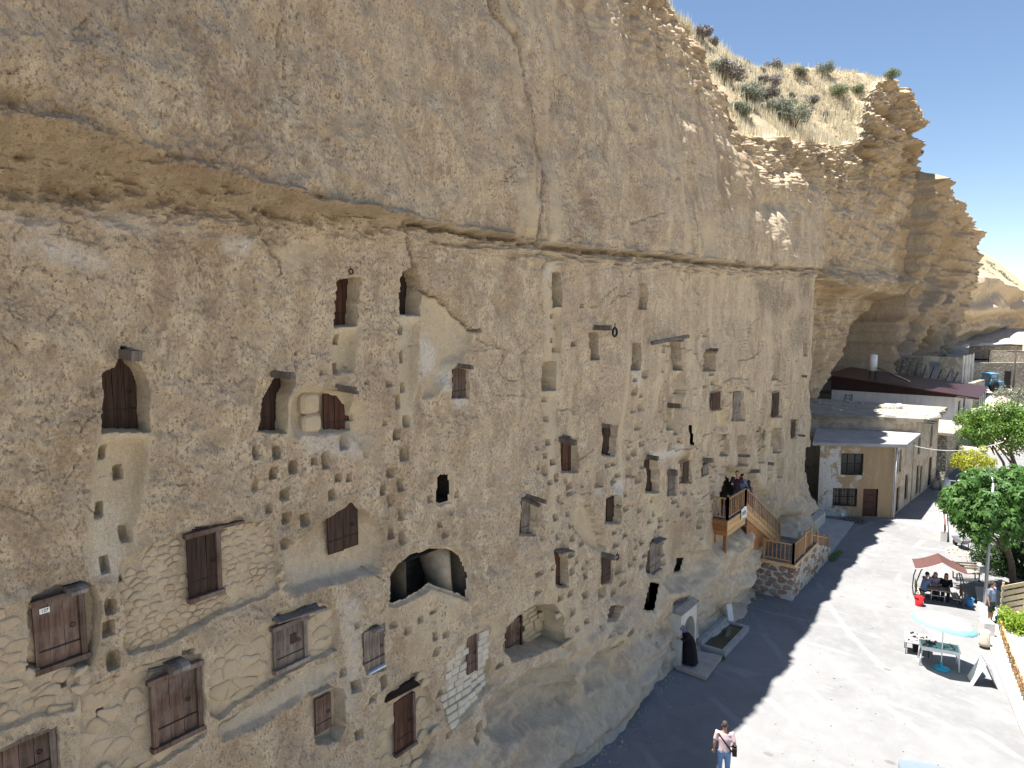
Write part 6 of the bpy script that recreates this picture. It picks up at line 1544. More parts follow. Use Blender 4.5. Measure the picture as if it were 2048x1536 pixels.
for i in range(46):
    x = rg.uniform(-TW / 2 + .12, TW / 2 - .12); y = rg.uniform(-.28, .28); s = rg.uniform(.025, .055); k = rg.choice([0, 0, 2, 6, 1]) if x < .1 else rg.choice([4, 4, 3, 5, 3])
    m = MB(); 
    if i % 3 == 0: m.lathe([(s * .6, 0), (s, s * .6), (s * .5, s * 1.6), (s * .6, s * 2)], n=9)
    elif i % 3 == 1: m.ball((0, 0, s * .7), (s * 1.3, s, s * .7), 8, 5)
    else: m.box((0, 0, s * .5), (s * 2, s * 1.4, s), rg.uniform(0, 3))
    p = Vector(tb.location) + Rm @ Vector((x, y, .829)); side = "left" if x < .1 else "right"
    o = m.build("souvenir", gmats[k], loc=p); tag(o, "small dark souvenir in the heap on the table's left half" if x < .1 else "small green or pale souvenir in the heap on the table's right half", "souvenir", "souvenirs on the table, " + side + " half")
# second display: tilted rack behind
rk = empty("display_rack", gp(1836, 1312) + Vector((.3, .1, 0)), ta); tag(rk, "low tilted metal display rack with small wares left of the parasol", "rack")
MB().box((0, 0, .62), (.95, .7, .03), Matrix.Rotation(rad(18), 3, 'X')).build("tray", METALG, rk)
for sx in (-.42, .42): MB().bar((sx, -.3, 0), (sx, -.3, .52), .03).build("leg", IRON, rk); MB().bar((sx, .3, 0), (sx, .3, .72), .03).build("leg", IRON, rk)
for i in range(20): x, y = rg.uniform(-.4, .4), rg.uniform(-.28, .28); MB().box((x, y, .66 + y * .32), (.07, .06, .05), rg.uniform(0, 3)).build("ware", gmats[rg.choice([0, 3, 3, 5, 1])], rk)
dk = MB().box((0, 0, .22), (.34, .05, .42)).build("black_board", BLACKP); dk.location = gp(1834, 1304); dk.rotation_euler = (rad(-12), 0, ta + .5); tag(dk, "small black board leaning under the display rack", "board")
# ---- sandwich boards
def sandwich(px, py, w, h, rz, label):
    e = empty("sandwich_board", gp(px, py), rz); tag(e, label, "sign board", "folding sign boards")
    for s in (-1, 1): MB().box((0, s * h * .22, h * .47), (w, .025, h), Matrix.Rotation(s * rad(24), 3, 'X')).build("panel", WHITEP, e)
    MB().bar((-w / 2, 0, h * .93), (w / 2, 0, h * .93), .03).build("hinge", IRON, e)
    for i in range(5): MB().box((w * .06 * ((i % 3) - 1), -h * .40 + i * h * .06 - .02, h * .16 + i * h * .15), (w * (.30 + .12 * (i % 3)), .008, .018), Matrix.Rotation(rad(-24), 3, 'X')).build("lettering", BLACKP, e)
    return e
sandwich(1965, 1366, .75, 1.0, rad(18), "white folding sign board with shadow behind, right of the parasol")
# ---- low kerb strip and stump
kp = [gp(1950, 1176), gp(1958, 1230), gp(1990, 1330), gp(2040, 1460), gp(2110, 1600)]
ke = [p + Vector((-.1, -4.0, 0)) for p in kp]
m = MB()
for i in range(len(kp) - 1):
    a, b, c, d_ = kp[i], kp[i + 1], ke[i + 1], ke[i]
    vs = [(*p.xy, z) for z in (-.05, .12) for p in (a, b, c, d_)]; m.add(vs, [(4, 5, 6, 7), (0, 1, 5, 4), (3, 7, 6, 2), (0, 4, 7, 3), (1, 2, 6, 5)])
tag(m.build("pavement", simple("pale_pavement", (.50, .49, .46), .9, .1, 1.5, .3)), "raised pale pavement along the fence", kind="structure")
sp = MB().lathe([(.22, 0), (.20, .1), (.19, .62), (.15, .66)], (0, 0, 0), 14).build("log_stool", simple("bleached_wood", (.52, .45, .36), .85, .15, 6, .4)); sp.location = gp(1969, 1290, .12); tag(sp, "upright bleached log on the pavement near the man in shorts", "log")
bx = MB().box((0, 0, .3), (.55, .45, .6)).build("pedestal_box", simple("grey_box", (.62, .61, .58), .8, .1)); bx.location = gp(1972, 1268, .12); bx.rotation_euler = (0, 0, .5); tag(bx, "pale square pedestal behind the bleached log", "pedestal")
bg = MB().ball((0, 0, .14), (.24, .18, .14), 10, 6); bg.tube([(-.12, 0, .25), (0, 0, .36), (.12, 0, .25)], .012, 5); bo = bg.build("handbag", simple("dark_bag", (.07, .035, .04), .6, .2)); bo.location = gp(1968, 1252, .12); tag(bo, "dark red bag standing on the pavement by the man in shorts", "bag")
# ---- pallet fence (long pale boards)
fx = empty("pallet_fence", gp(1992, 1250) + Vector((.3, -.1, .1)), 0); tag(fx, "fence of long pale pallet boards behind the man in shorts", "fence")
F0, F1 = Vector((0, 0, 0)), gp(2075, 1222) - gp(1992, 1250) + Vector((1.0, -1.2, 0))
W_BOARD = wood_material("pallet_board", (.46, .35, .20), (.62, .50, .32), .1, .75, 'x', .5)
for i in range(6):
    z = .10 + i * .30; MB().bar(F0 + Vector((0, 0, z)), F1 + Vector((0, 0, z + .05)), .035, .19).build("board", W_BOARD, fx)
for t in (.02, .33, .66, .98): p = F0.lerp(F1, t) + Vector((.06, .0, 0)); MB().bar(p, p + Vector((0, 0, 1.85)), .09).build("post", W_BOARD, fx)
# ---- rough picket fence along the planting bed
pf = empty("picket_fence", gp(2012, 1320, .12)); tag(pf, "low fence of rough orange-brown stakes along the planting bed", "fence")
line = [gp(1998, 1262, .12), gp(2022, 1335, .12), gp(2046, 1400, .12), gp(2082, 1500, .12)]
W_STAKE = wood_material("stake_wood", (.26, .14, .055), (.44, .27, .12), .1, .8)
pts = []
for i in range(len(line) - 1):
    for k in range(8): pts.append(line[i].lerp(line[i + 1], k / 8))
for i, p in enumerate(pts):
    h = .55 + .12 * math.sin(i * 2.3); q = p - Vector(pf.location); MB().bar(q, q + Vector((rg.uniform(-.05, .05), rg.uniform(-.05, .05), h)), .12, .04).build("stake", W_STAKE, pf)
for i in range(len(line) - 1):
    for z in (.18, .45): MB().bar(line[i] - Vector(pf.location) + Vector((.04, -.04, z)), line[i + 1] - Vector(pf.location) + Vector((.04, -.04, z)), .06, .05).build("rail", W_STAKE, pf)
# small litter of blue bags by the pallet fence
for i, (px, py, lb) in enumerate([(2004, 1228, "upper blue plastic bag by the pallet fence"), (1996, 1236, "lower blue plastic bag by the pallet fence")]):
    o = MB().ball((0, 0, .12), (.2, .13, .12), 9, 6).build("plastic_bag", simple("blue_bag_%d" % i, (.04, .30, .55), .4, .2)); o.location = gp(px, py, .15) + Vector((-.35, 0, 0)); tag(o, lb, "bag", "blue plastic bags")
# ---- lamp post
lp = empty("lamp_post", gp(1969, 1214)); tag(lp, "plain grey steel lamp post beside the broad-leaved tree", "lamp post")
MB().tube([(0, 0, 0), (0, 0, .3), (0, 0, 6.2)], [.10, .085, .06], 12).build("shaft", METALG, lp); MB().lathe([(.14, 0), (.14, .04), (.1, .06)], n=12).build("base_plate", METALG, lp); MB().tube([(0, 0, 6.15), (.1, .05, 6.4), (.55, .2, 6.55)], .035, 8).build("arm", METALG, lp); MB().box((.8, .3, 6.55), (.6, .2, .1), rad(20)).build("lamp_head", METALG, lp)
# ---- planter, retaining panels and steps on the right of the lane
pw = empty("retaining_wall", (54.5, -7.4, 0)); tag(pw, "low brown-capped retaining wall beside the broad-leaved tree", "wall")
MB().bar((-3.4, .55, .35), (3.9, 1.35, .35), .35, .7).build("wall_body", P_WHITE, pw); MB().bar((-3.4, .55, .85), (3.9, 1.35, .85), .06, .55).build("panel", simple("brown_panel", (.20, .12, .10), .8, .2), pw)
wb = empty("wheelbarrow", gp(1922, 1096), rad(40)); tag(wb, "grey wheelbarrow tipped beside the retaining wall", "wheelbarrow")
MB().add([(-.5, -.32, .62), (.5, -.32, .62), (.5, .32, .62), (-.5, .32, .62), (-.25, -.18, .3), (.3, -.18, .3), (.3, .18, .3), (-.25, .18, .3)], [(0, 1, 5, 4), (1, 2, 6, 5), (2, 3, 7, 6), (3, 0, 4, 7), (4, 5, 6, 7)]).build("tray", METALG, wb)
MB().lathe([(.1, -.04), (.2, -.03), (.2, .03), (.1, .04)], n=14).build("wheel", TYRE, wb, (.55, 0, .2), (rad(90), 0, 0))
for s in (-.22, .22): MB().bar((.5, s * .6, .22), (-.95, s * 1.2, .62), .04).build("handle", W_OLD, wb); MB().bar((-.3, s, .45), (-.35, s, 0), .04).build("leg", IRON, wb)
ws = empty("white_steps", gp(1897, 985)); tag(ws, "flight of low whitewashed steps on the right of the lane", "steps")
for i in range(8): MB().box((.6 + i * .9, -.5 - i * .1, .03 + i * .05), (.9, 1.0, .10 + i * .10)).build("step", WHITEP, ws)
cr = MB(); cr.box((0, 0, .2), (.7, .45, .4)); co_ = cr.build("grey_crate", simple("grey_plastic", (.30, .31, .31), .6, .1)); co_.location = gp(1958, 1142); co_.rotation_euler = (0, 0, .7); tag(co_, "grey crate standing by the lamp post", "crate")
dg = MB()
for i in range(40): s = rg.uniform(.05, .16); dg.box((rg.uniform(-1, 1), rg.uniform(-.6, .6), s * .3), (s * 2, s, s * .6), rg.uniform(0, 3), .8)
dgo = dg.build("rubble", S_LIGHT); dgo.location = gp(1915, 1103); tag(dgo, "scatter of stones and sticks at the end of the retaining wall", kind="stuff")
# ---- manhole marks are in the paving; car at the picture's foot
CARP = simple("car_blue_grey", (.20, .25, .31), .25, .04, 2, spec=.6)
car = empty("parked_car", gp(1925, 1513, .95) * 1.0, rad(14)); car.location.z = 0; car.location += Vector((-2.45, .4, 0)); tag(car, "blue-grey car at the bottom edge, only its front showing", "car")
secs = [(2.05, .62, .45, .60, .62), (1.95, .80, .30, .70, .72), (1.2, .86, .24, .92, .93), (.75, .87, .22, .98, 1.0), (.15, .86, .22, .98, 1.38), (-.9, .86, .22, .98, 1.46), (-1.6, .84, .24, .96, 1.34), (-2.0, .80, .3, .92, 1.0), (-2.12, .70, .45, .8, .82)]
vs = []; fs = []
for x, w, zb, zs, zt in secs:
    r = .72 if zt > 1.1 else .86
    vs += [(x, -w * .94, zb), (x, -w, (zb + zs) / 2), (x, -w * .96, zs), (x, -w * r, zt - .03), (x, -w * r * .6, zt), (x, w * r * .6, zt), (x, w * r, zt - .03), (x, w * .96, zs), (x, w, (zb + zs) / 2), (x, w * .94, zb)]
k = 10
for i in range(len(secs) - 1):
    for j in range(k): fs.append((i * k + j, i * k + (j + 1) % k, (i + 1) * k + (j + 1) % k, (i + 1) * k + j))
fs += [tuple(range(k - 1, -1, -1)), tuple((len(secs) - 1) * k + j for j in range(k))]
bd = link("body", mesh("body", vs, [f[::-1] for f in fs], CARP, True), car); md = bd.modifiers.new("s", 'SUBSURF'); md.levels = 2; md.render_levels = 2
CG = simple("car_glass", (.03, .04, .05), .08, .05, spec=.7)
MB().add([(.78, -.66, 1.01), (.78, .66, 1.01), (.22, .56, 1.36), (.22, -.56, 1.36)], [(0, 1, 2, 3)]).build("windscreen", CG, car)
for s in (-1, 1):
    MB().add([(.55, s * .80, 1.02), (-1.5, s * .80, 1.02), (-1.35, s * .66, 1.34), (.12, s * .66, 1.36)], [(0, 1, 2, 3)]).build("side_window", CG, car)
    mr = MB().ball((.62, s * .98, 1.03), (.10, .12, .085), 10, 7).build("wing_mirror", CARP, car)
    MB().ball((1.90, s * .58, .62), (.10, .16, .07), 10, 6).build("headlight", WHITEP, car)
    for x in (1.32, -1.35):
        o = MB().lathe([(.16, -.10), (.31, -.09), (.32, 0), (.31, .09), (.16, .10)], n=22).build("wheel", TYRE, car, (x, s * .80, .32), (rad(90), 0, 0)); MB().lathe([(.02, -.1), (.19, -.1), (.19, .1), (.02, .1)], n=16).build("rim", METALG, o)
MB().box((2.07, 0, .42), (.05, .9, .10)).build("number_plate", WHITEP, car)

# ---- grit and fallen stones along the cliff foot and yard edge
rs = np.random.RandomState(17); m = MB()
for i in range(620):
    x = rs.uniform(17, 52); z0 = .05; o = surf(x, z0) + abs(rs.normal()) * .35 + .02
    if 25.6 < x < 31.5 or 35.5 < x < 44: continue
    s = rs.uniform(.015, .055) * (1 + (rs.rand() < .05)); m.box((x, -o, s * .3), (s * 1.5, s, s * .8), rs.uniform(0, 3), .7)
for i in range(260):
    x = rs.uniform(20, 60); o = rs.uniform(1.5, 9.5); s = rs.uniform(.012, .04); m.box((x, -o, s * .3 + .015), (s * 1.6, s, s * .7), rs.uniform(0, 3), .7)
tag(m.build("gravel", S_GREYD), "grit and small fallen stones along the cliff foot", kind="stuff")

# ================================================================== PEOPLE
SKIN = simple("skin", (.50, .29, .20), .6, .06, 9); SKIND = simple("skin_tanned", (.42, .23, .15), .6, .06, 9)
def cloth(name, c): return simple(name, c, .85, .10, 7, .3, bscale=60)
def solid(name, parts, mat, parent, voxel, smooth=4):
    """tubes and balls fused into one continuous surface"""
    m = MB()
    for p in parts:
        if p[0] == 't': m.tube(p[1], p[2], 10)
        else: m.ball(p[1], p[2], 12, 8)
    o = m.build(name, mat, parent)
    r = o.modifiers.new("fuse", 'REMESH'); r.mode = 'VOXEL'; r.voxel_size = voxel; r.use_smooth_shade = True
    s = o.modifiers.new("relax", 'SMOOTH'); s.factor = .5; s.iterations = smooth
    return o
def hand_parts(w, e, curl=.6):
    """palm, four unequal bent fingers and a thumb from wrist w away from elbow e"""
    w, e = Vector(w), Vector(e); d = (w - e).normalized(); s = d.cross(Vector((0, 0, 1)));  s = s.normalized() if s.length > .2 else Vector((0, 1, 0)); dn = d.cross(s).normalized()
    if dn.z > 0: dn = -dn
    out = [('t', [w - d * .01, w + d * .05, w + d * .085], [(.026, .018), (.040, .016), (.036, .014)])]
    for i, L in enumerate((.066, .076, .070, .055)):
        b = w + d * .08 + s * (-.028 + i * .0185); k1 = b + d * L * .5 + dn * L * .12 * curl; k2 = k1 + d * L * .3 + dn * L * .4 * curl
        out.append(('t', [b, k1, k2], [.0105, .0098, .0085]))
    b = w + d * .025 - s * .03; out.append(('t', [b, b + d * .03 - s * .022 + dn * .012, b + d * .058 - s * .026 + dn * .022], [.0125, .0115, .0095]))
    return out
def person(label, loc, rz, J, H, top, bottom, hair, skin=None, sleeve='short', legs='long', shoe=None, skirt=None, scarf=None, hairlong=False, glasses=False, bag=None, tummy=1.0, female=False, coat=None):
    """J: joints in metres for a body facing +Y (x right, z up): hip, chest, neck, head, and l/r shoulder, elbow, wrist, hip, knee, ankle"""
    skin = skin or SKIN; shoe = shoe or MATS["shoe_dark"]
    e = empty("person", loc, rz); tag(e, label, "person"); e.scale = (1.11, 1.11, 1.11)
    V = {k: Vector(v) for k, v in J.items() if k != 'turn'}
    hd, nk, ch, hp = V['head'], V['neck'], V['chest'], V['hip']
    up = (hd - nk).normalized(); look = Vector((0, 1, 0)); look = (look - up * look.dot(up)).normalized(); look = Matrix.Rotation(J.get('turn', (0,))[0], 3, up) @ look if 'turn' in J else look
    side = look.cross(up)
    f = 1.0 if not female else .92
    parts = [('t', [hp - Vector((0, 0, .08)), hp + (ch - hp) * .35, ch, ch + (nk - ch) * .75], [(.155 * f, .12), (.145 * f * tummy, .115 * tummy), (.175 * f, .12), (.10, .075)]), ('t', [nk - up * .05, nk + up * .08], [.056 * f, .052 * f]),
             ('b', hd + up * .02, (.075, .092, .108)), ('b', hd + look * .03 - up * .055, (.055, .055, .06)), ('t', [hd + look * .085 + up * .015, hd + look * .112 - up * .02], [.010, .017])]
    for s_ in (-1, 1): parts.append(('b', hd + side * s_ * .078 - up * .005, (.014, .022, .032)))
    for s in 'lr':
        sh, el, wr, lh, kn, an = (V[s + k] for k in ('sh', 'el', 'wr', 'hip', 'kn', 'an'))
        parts += [('t', [ch + (sh - ch) * .3, sh, sh + (el - sh) * .5, el], [.07 * f, .060 * f, .050 * f, .041 * f]), ('t', [el, el + (wr - el) * .35, wr], [.041 * f, .042 * f, .027 * f])] + hand_parts(wr, el)
        parts += [('t', [lh + Vector((0, 0, .03)), lh + (kn - lh) * .5, kn], [.085, .073, .056]), ('t', [kn, kn + (an - kn) * .35, an], [.056, .056, .036]), ('t', [an + Vector((0, -.04, -.03)), an + Vector((0, .08, -.045)), an + Vector((0, .17, -.055))], [(.038, .035), (.042, .03), (.036, .02)])]
    solid("body", parts, skin, e, .0135)
    b = [('t', [hp + Vector((0, 0, -.04)), hp + (ch - hp) * .35, ch, ch + (nk - ch) * .72], [(.175 * f * tummy, .14 * tummy), (.165 * f * tummy, .135 * tummy), (.195 * f, .135), (.115, .09)])]
    for s in 'lr':
        sh, el, wr = V[s + 'sh'], V[s + 'el'], V[s + 'wr']; b.append(('t', [ch + (sh - ch) * .3, sh, sh + (el - sh) * (.75 if sleeve == 'short' else 1)], [.085, .078, .066 if sleeve == 'short' else .056]))
        if sleeve == 'long': b.append(('t', [el, wr], [.056, .043]))
    solid("shirt", b, top, e, .02)
    if bottom:
        b = [('b', hp + Vector((0, 0, -.05)), (.178 * f, .14, .11))]
        for s in 'lr':
            lh, kn, an = V[s + 'hip'], V[s + 'kn'], V[s + 'an']; b.append(('t', [lh + Vector((0, 0, .05)), lh + (kn - lh) * .5, kn + (an - kn) * (.0 if legs == 'long' else .08)], [.105, .092, .075 if legs == 'long' else .09]))
            if legs == 'long': b.append(('t', [kn, kn + (an - kn) * .5, an + Vector((0, 0, .03))], [.075, .07, .06]))
        solid("trousers", b, bottom, e, .02)
    if skirt:
        mat, z0, r0, r1 = skirt; m = MB(); n = 28; vs = []; fs = []
        for k in range(9):
            t = k / 8; c = hp.lerp(Vector(((V['lan'] + V['ran']) / 2).xy.to_tuple() + (z0,)), t) + Vector((0, 0, .12 * (1 - t)))
            for i in range(n): a = 2 * math.pi * i / n; r = (r0 + (r1 - r0) * t) * (1 + .07 * t * math.sin(a * 7 + t)); vs.append((c.x + r * math.cos(a), c.y + r * .85 * math.sin(a), c.z))
        for k in range(8):
            for i in range(n): fs.append((k * n + i, (k + 1) * n + i, (k + 1) * n + (i + 1) % n, k * n + (i + 1) % n))
        link("skirt", mesh("skirt", vs, [q[::-1] for q in fs], mat, True), e)
    if coat:        # long cloak from the shoulders
        n = 28; vs = []; fs = []; foot = (V['lan'] + V['ran']) / 2
        for k in range(11):
            t = k / 10; c = (nk - up * .04).lerp(ch, t / .25) if t < .25 else (ch.lerp(hp, (t - .25) / .3) if t < .55 else hp.lerp(Vector((foot.x, foot.y, .06)), (t - .55) / .45))
            rx = I(t, [0, .12, .25, .55, 1], [.08, .20, .235, .25, .36]); ry = I(t, [0, .12, .25, .55, 1], [.08, .13, .165, .20, .30])
            for i in range(n): a = 2 * math.pi * i / n; w = 1 + .06 * t * math.sin(a * 6 + 2 * t); vs.append((c.x + rx * w * math.cos(a), c.y + ry * w * math.sin(a), c.z))
        for k in range(10):
            for i in range(n): fs.append((k * n + i, k * n + (i + 1) % n, (k + 1) * n + (i + 1) % n, (k + 1) * n + i))
        link("cloak", mesh("cloak", vs, fs, coat, True), e)
    for s in 'lr':
        an = V[s + 'an']; m = MB(); m.tube([an + Vector((0, -.06, -.035)), an + Vector((0, .06, -.045)), an + Vector((0, .19, -.052))], [(.045, .04), (.05, .036), (.042, .026)], 10); m.build("shoe", shoe, e)
        ey = hd + look * .083 + side * (.032 if s == 'l' else -.032) + up * .028; MB().ball(ey, .012, 8, 6).build("eye", BLACKP, e)
    MB().box(hd + look * .094 - up * .055, (.045, .012, .01)).build("mouth", MATS["lip"], e)
    if scarf:
        b = [('b', hd - look * .022 + up * .02, (.098, .102, .122)), ('t', [hd - up * .07 - look * .01, nk - up * .02, nk - up * .10 - look * .0], [.082, .105, .15])]; solid("headscarf", b, scarf, e, .016)
    elif hair:
        b = [('b', hd - look * .018 + up * .035, (.084, .098, .10))]
        if hairlong: b.append(('t', [hd - look * .05, nk - look * .07, ch - look * .10], [(.085, .06), (.095, .055), (.07, .03)]))
        solid("hair", b, hair, e, .016)
    if glasses:
        for s_ in (-1, 1): MB().ball(hd + look * .094 + side * s_ * .034 + up * .026, (.03, .012, .022), 10, 6).build("sunglass_lens", BLACKP, e)
    if bag:
        m = MB(); a, c = V['lsh'] + Vector((.02, 0, .06)), V['rhip'] + Vector((.12, .02, .06)); pts = []
        for t in range(9): q = a.lerp(c, t / 8); pts.append(q + Vector((0, -.165 - .02 * math.sin(t / 8 * math.pi), 0)))
        m.tube(pts, [(.022, .008)] * 9, 6); m.build("bag_strap", bag, e); MB().box(c + Vector((.06, -.05, -.02)), (.12, .2, .22)).build("shoulder_bag", bag, e)
    return e
cloth("shoe_dark", (.03, .028, .027)); simple("lip", (.30, .12, .10), .5, .05); simple("shoe_white", (.7, .7, .68), .6, .05)
HAIRK, HAIRG = simple("black_hair", (.018, .014, .012), .5, .2, 30), simple("grey_dark_hair", (.05, .04, .036), .6, .3, 30)
def stand(h=1.75, arms=None, **k):
    s = h / 1.75
    J = dict(hip=(0, 0, .95), chest=(0, .01, 1.28), neck=(0, 0, 1.49), head=(0, .02, 1.62), lsh=(-.19, 0, 1.42), rsh=(.19, 0, 1.42), lel=(-.25, -.02, 1.13), rel=(.25, -.02, 1.13), lwr=(-.26, .06, .88), rwr=(.26, .06, .88),
             lhip=(-.09, 0, .92), rhip=(.09, 0, .92), lkn=(-.10, .03, .50), rkn=(.10, .03, .50), lan=(-.11, -.01, .085), ran=(.11, -.01, .085))
    J.update(k); return {a: (tuple(c * s for c in b) if a != 'turn' else b) for a, b in J.items()}
def sit(h=1.7, **k):
    J = dict(hip=(0, 0, .56), chest=(0, .05, .89), neck=(0, .07, 1.10), head=(0, .11, 1.22), lsh=(-.18, .06, 1.03), rsh=(.18, .06, 1.03), lel=(-.24, .16, .80), rel=(.24, .16, .80), lwr=(-.14, .38, .84), rwr=(.14, .38, .84),
             lhip=(-.09, .02, .54), rhip=(.09, .02, .54), lkn=(-.11, .44, .54), rkn=(.11, .44, .54), lan=(-.11, .42, .085), ran=(.11, .42, .085)); J.update(k); return J
def face_dir(dx, do): return math.atan2(-do, dx) - math.pi / 2      # turn a +Y body to face (dX, dO)
# woman in black at the spring, leaning in and holding something
person("woman in long black cloak and patterned headscarf bending at the spring niche", gp(1379, 1324, .16) + Vector((-.1, .0, 0)), face_dir(-.55, -.35), stand(1.62, hip=(0, -.02, .93), chest=(0, .14, 1.22), neck=(0, .25, 1.40), head=(0, .35, 1.49), lsh=(-.18, .19, 1.34), rsh=(.18, .19, 1.34), lel=(-.24, .28, 1.08), rel=(.24, .30, 1.08), lwr=(-.10, .47, 1.12), rwr=(.06, .48, 1.10)), 1.62,
       cloth("black_cloak", (.012, .012, .014)), None, None, sleeve='long', scarf=simple("patterned_scarf", (.16, .16, .20), .8, .9, 22), shoe=MATS["shoe_white"], coat=MATS["black_cloak"], female=True)
# three on the stair and landing
person("dark-haired person in plum top photographing from the landing, first of the stair group", Vector((33.15, -OO + .35, ZL)), face_dir(-.9, .3), stand(1.66, lel=(-.26, .18, 1.22), rel=(.26, .18, 1.22), lwr=(-.07, .30, 1.45), rwr=(.07, .30, 1.45)), 1.66, cloth("dark_plum_top", (.05, .025, .035)), cloth("dark_jeans", (.03, .035, .05)), HAIRK, sleeve='long', female=True)
person("long-haired person in denim jacket at the stair head", Vector((33.75, -OO + .30, ZL - .25)), face_dir(-.3, 1), stand(1.66, lwr=(-.12, .26, 1.05), rwr=(.14, .26, 1.05), lel=(-.25, .08, 1.12), rel=(.25, .08, 1.12)), 1.66, cloth("denim_jacket", (.10, .16, .26)), cloth("grey_trousers", (.10, .10, .12)), HAIRK, sleeve='long', hairlong=True, female=True, bag=cloth("navy_bag", (.02, .03, .07)))
person("woman in mauve coat and dark headscarf coming down the stair", Vector((34.7, -OO + .30, ZL - .72)), face_dir(1, .35), stand(1.62, lkn=(-.10, .12, .52), lan=(-.11, .12, .12)), 1.62, cloth("mauve_coat", (.28, .17, .19)), cloth("mauve_skirt", (.24, .15, .165)), None, sleeve='long', scarf=cloth("dark_scarf", (.05, .035, .045)), skirt=(MATS["mauve_coat"], .25, .20, .27), female=True)
# three under the canopy
G = Matrix.Translation(gz.location) @ Matrix.Rotation(ga, 4, 'Z') @ Matrix.Diagonal((.82, .86, 1, 1))
person("seated man in blue shirt with dark hair, left in the picnic shelter", G @ Vector((-.72, .25, -.12)), ga - rad(70), sit(1.72, lwr=(-.10, .36, .80)), 1.72, cloth("blue_shirt", (.16, .24, .42)), cloth("dark_trousers", (.03, .032, .038)), HAIRK, tummy=1.15)
person("seated woman in dusty pink headscarf and pale coat, middle of the picnic shelter", G @ Vector((-.12, .66, -.12)), ga + rad(180), sit(1.62, head=(0, .16, 1.20)), 1.62, cloth("pale_mauve_coat", (.42, .36, .42)), cloth("dark_skirt", (.04, .035, .04)), None, sleeve='long', scarf=cloth("dusty_pink_scarf", (.30, .15, .17)), female=True)
person("seated woman in black with long dark hair, right in the picnic shelter", G @ Vector((.48, .62, -.12)), ga + rad(172), sit(1.62, rwr=(.05, .26, 1.12), rel=(.2, .24, .86)), 1.62, cloth("black_top", (.015, .014, .016)), cloth("black_trousers", (.02, .02, .022)), HAIRK, sleeve='long', hairlong=True, female=True)
# man in shorts
person("standing man in blue-grey t-shirt, dark green shorts and sunglasses beside the pallet fence", gp(1979, 1246, .12) + Vector((.1, 0, 0)), face_dir(-.45, .95), stand(1.78, turn=(rad(35),), lel=(-.27, -.03, 1.12), lwr=(-.28, .03, .86)), 1.78, cloth("blue_grey_tshirt", (.17, .22, .32)), cloth("dark_green_shorts", (.055, .068, .055)), HAIRG, SKIND, legs='short', glasses=True, tummy=1.18, shoe=MATS["shoe_dark"])
# man from behind with crossbody strap, at the lower edge
person("man seen from behind in pale pink t-shirt and jeans with black crossbody strap", Vector((*gp(1450, 1443, 1.98).xy, 0.0)), face_dir(.85, -.35), stand(1.80, rwr=(.22, .14, .98), rel=(.27, -.06, 1.14), lkn=(-.10, .08, .52), lan=(-.10, .12, .09), rkn=(.10, .0, .5), ran=(.10, -.16, .12)), 1.80, cloth("pale_pink_tshirt", (.58, .44, .45)), cloth("mid_blue_jeans", (.14, .24, .42)), HAIRG, SKIND, bag=cloth("black_strap", (.015, .013, .014)))

# ================================================================== PLANTS
def leaf_material(name, a, b, trans=.35):
    t = NT(name); r = t.n("ShaderNodeNewGeometry").outputs["Random Per Island"]
    col = t.mix(r, a, b); t.done(col, .5, None, .35)
    tr = t.n("ShaderNodeBsdfTranslucent"); t.l(t.mix(r, tuple(min(1, k * 1.3) for k in b), tuple(min(1, k * 1.6) for k in b)), tr.inputs[0]); mx = t.n("ShaderNodeMixShader"); mx.inputs[0].default_value = trans
    t.l(t.b.outputs[0], mx.inputs[1]); t.l(tr.outputs[0], mx.inputs[2]); t.l(mx.outputs[0], t.out.inputs[0]); return t.m
L_DEEP = leaf_material("deep_green_leaf", (.036, .10, .02), (.10, .20, .045)); L_LIGHT = leaf_material("fresh_green_leaf", (.06, .13, .02), (.13, .22, .035)); L_YEL = leaf_material("yellow_green_leaf", (.20, .24, .02), (.36, .36, .035)); L_HEDGE = leaf_material("bright_hedge_leaf", (.10, .20, .015), (.26, .34, .03)); L_DARK = leaf_material("dark_ivy_leaf", (.018, .042, .012), (.045, .085, .022))
L_GREY = leaf_material("grey_green_shrub", (.12, .135, .095), (.22, .235, .165), .15); L_TWIG = leaf_material("dry_twig_shrub", (.12, .105, .095), (.23, .205, .185), .05); L_DRY = leaf_material("dry_grass", (.47, .41, .28), (.68, .61, .46), .3)
L_MUTE = leaf_material("muted_green_shrub", (.085, .12, .05), (.17, .20, .095), .2)
BARK = simple("bark", (.13, .10, .075), .9, .25, 8, .6)
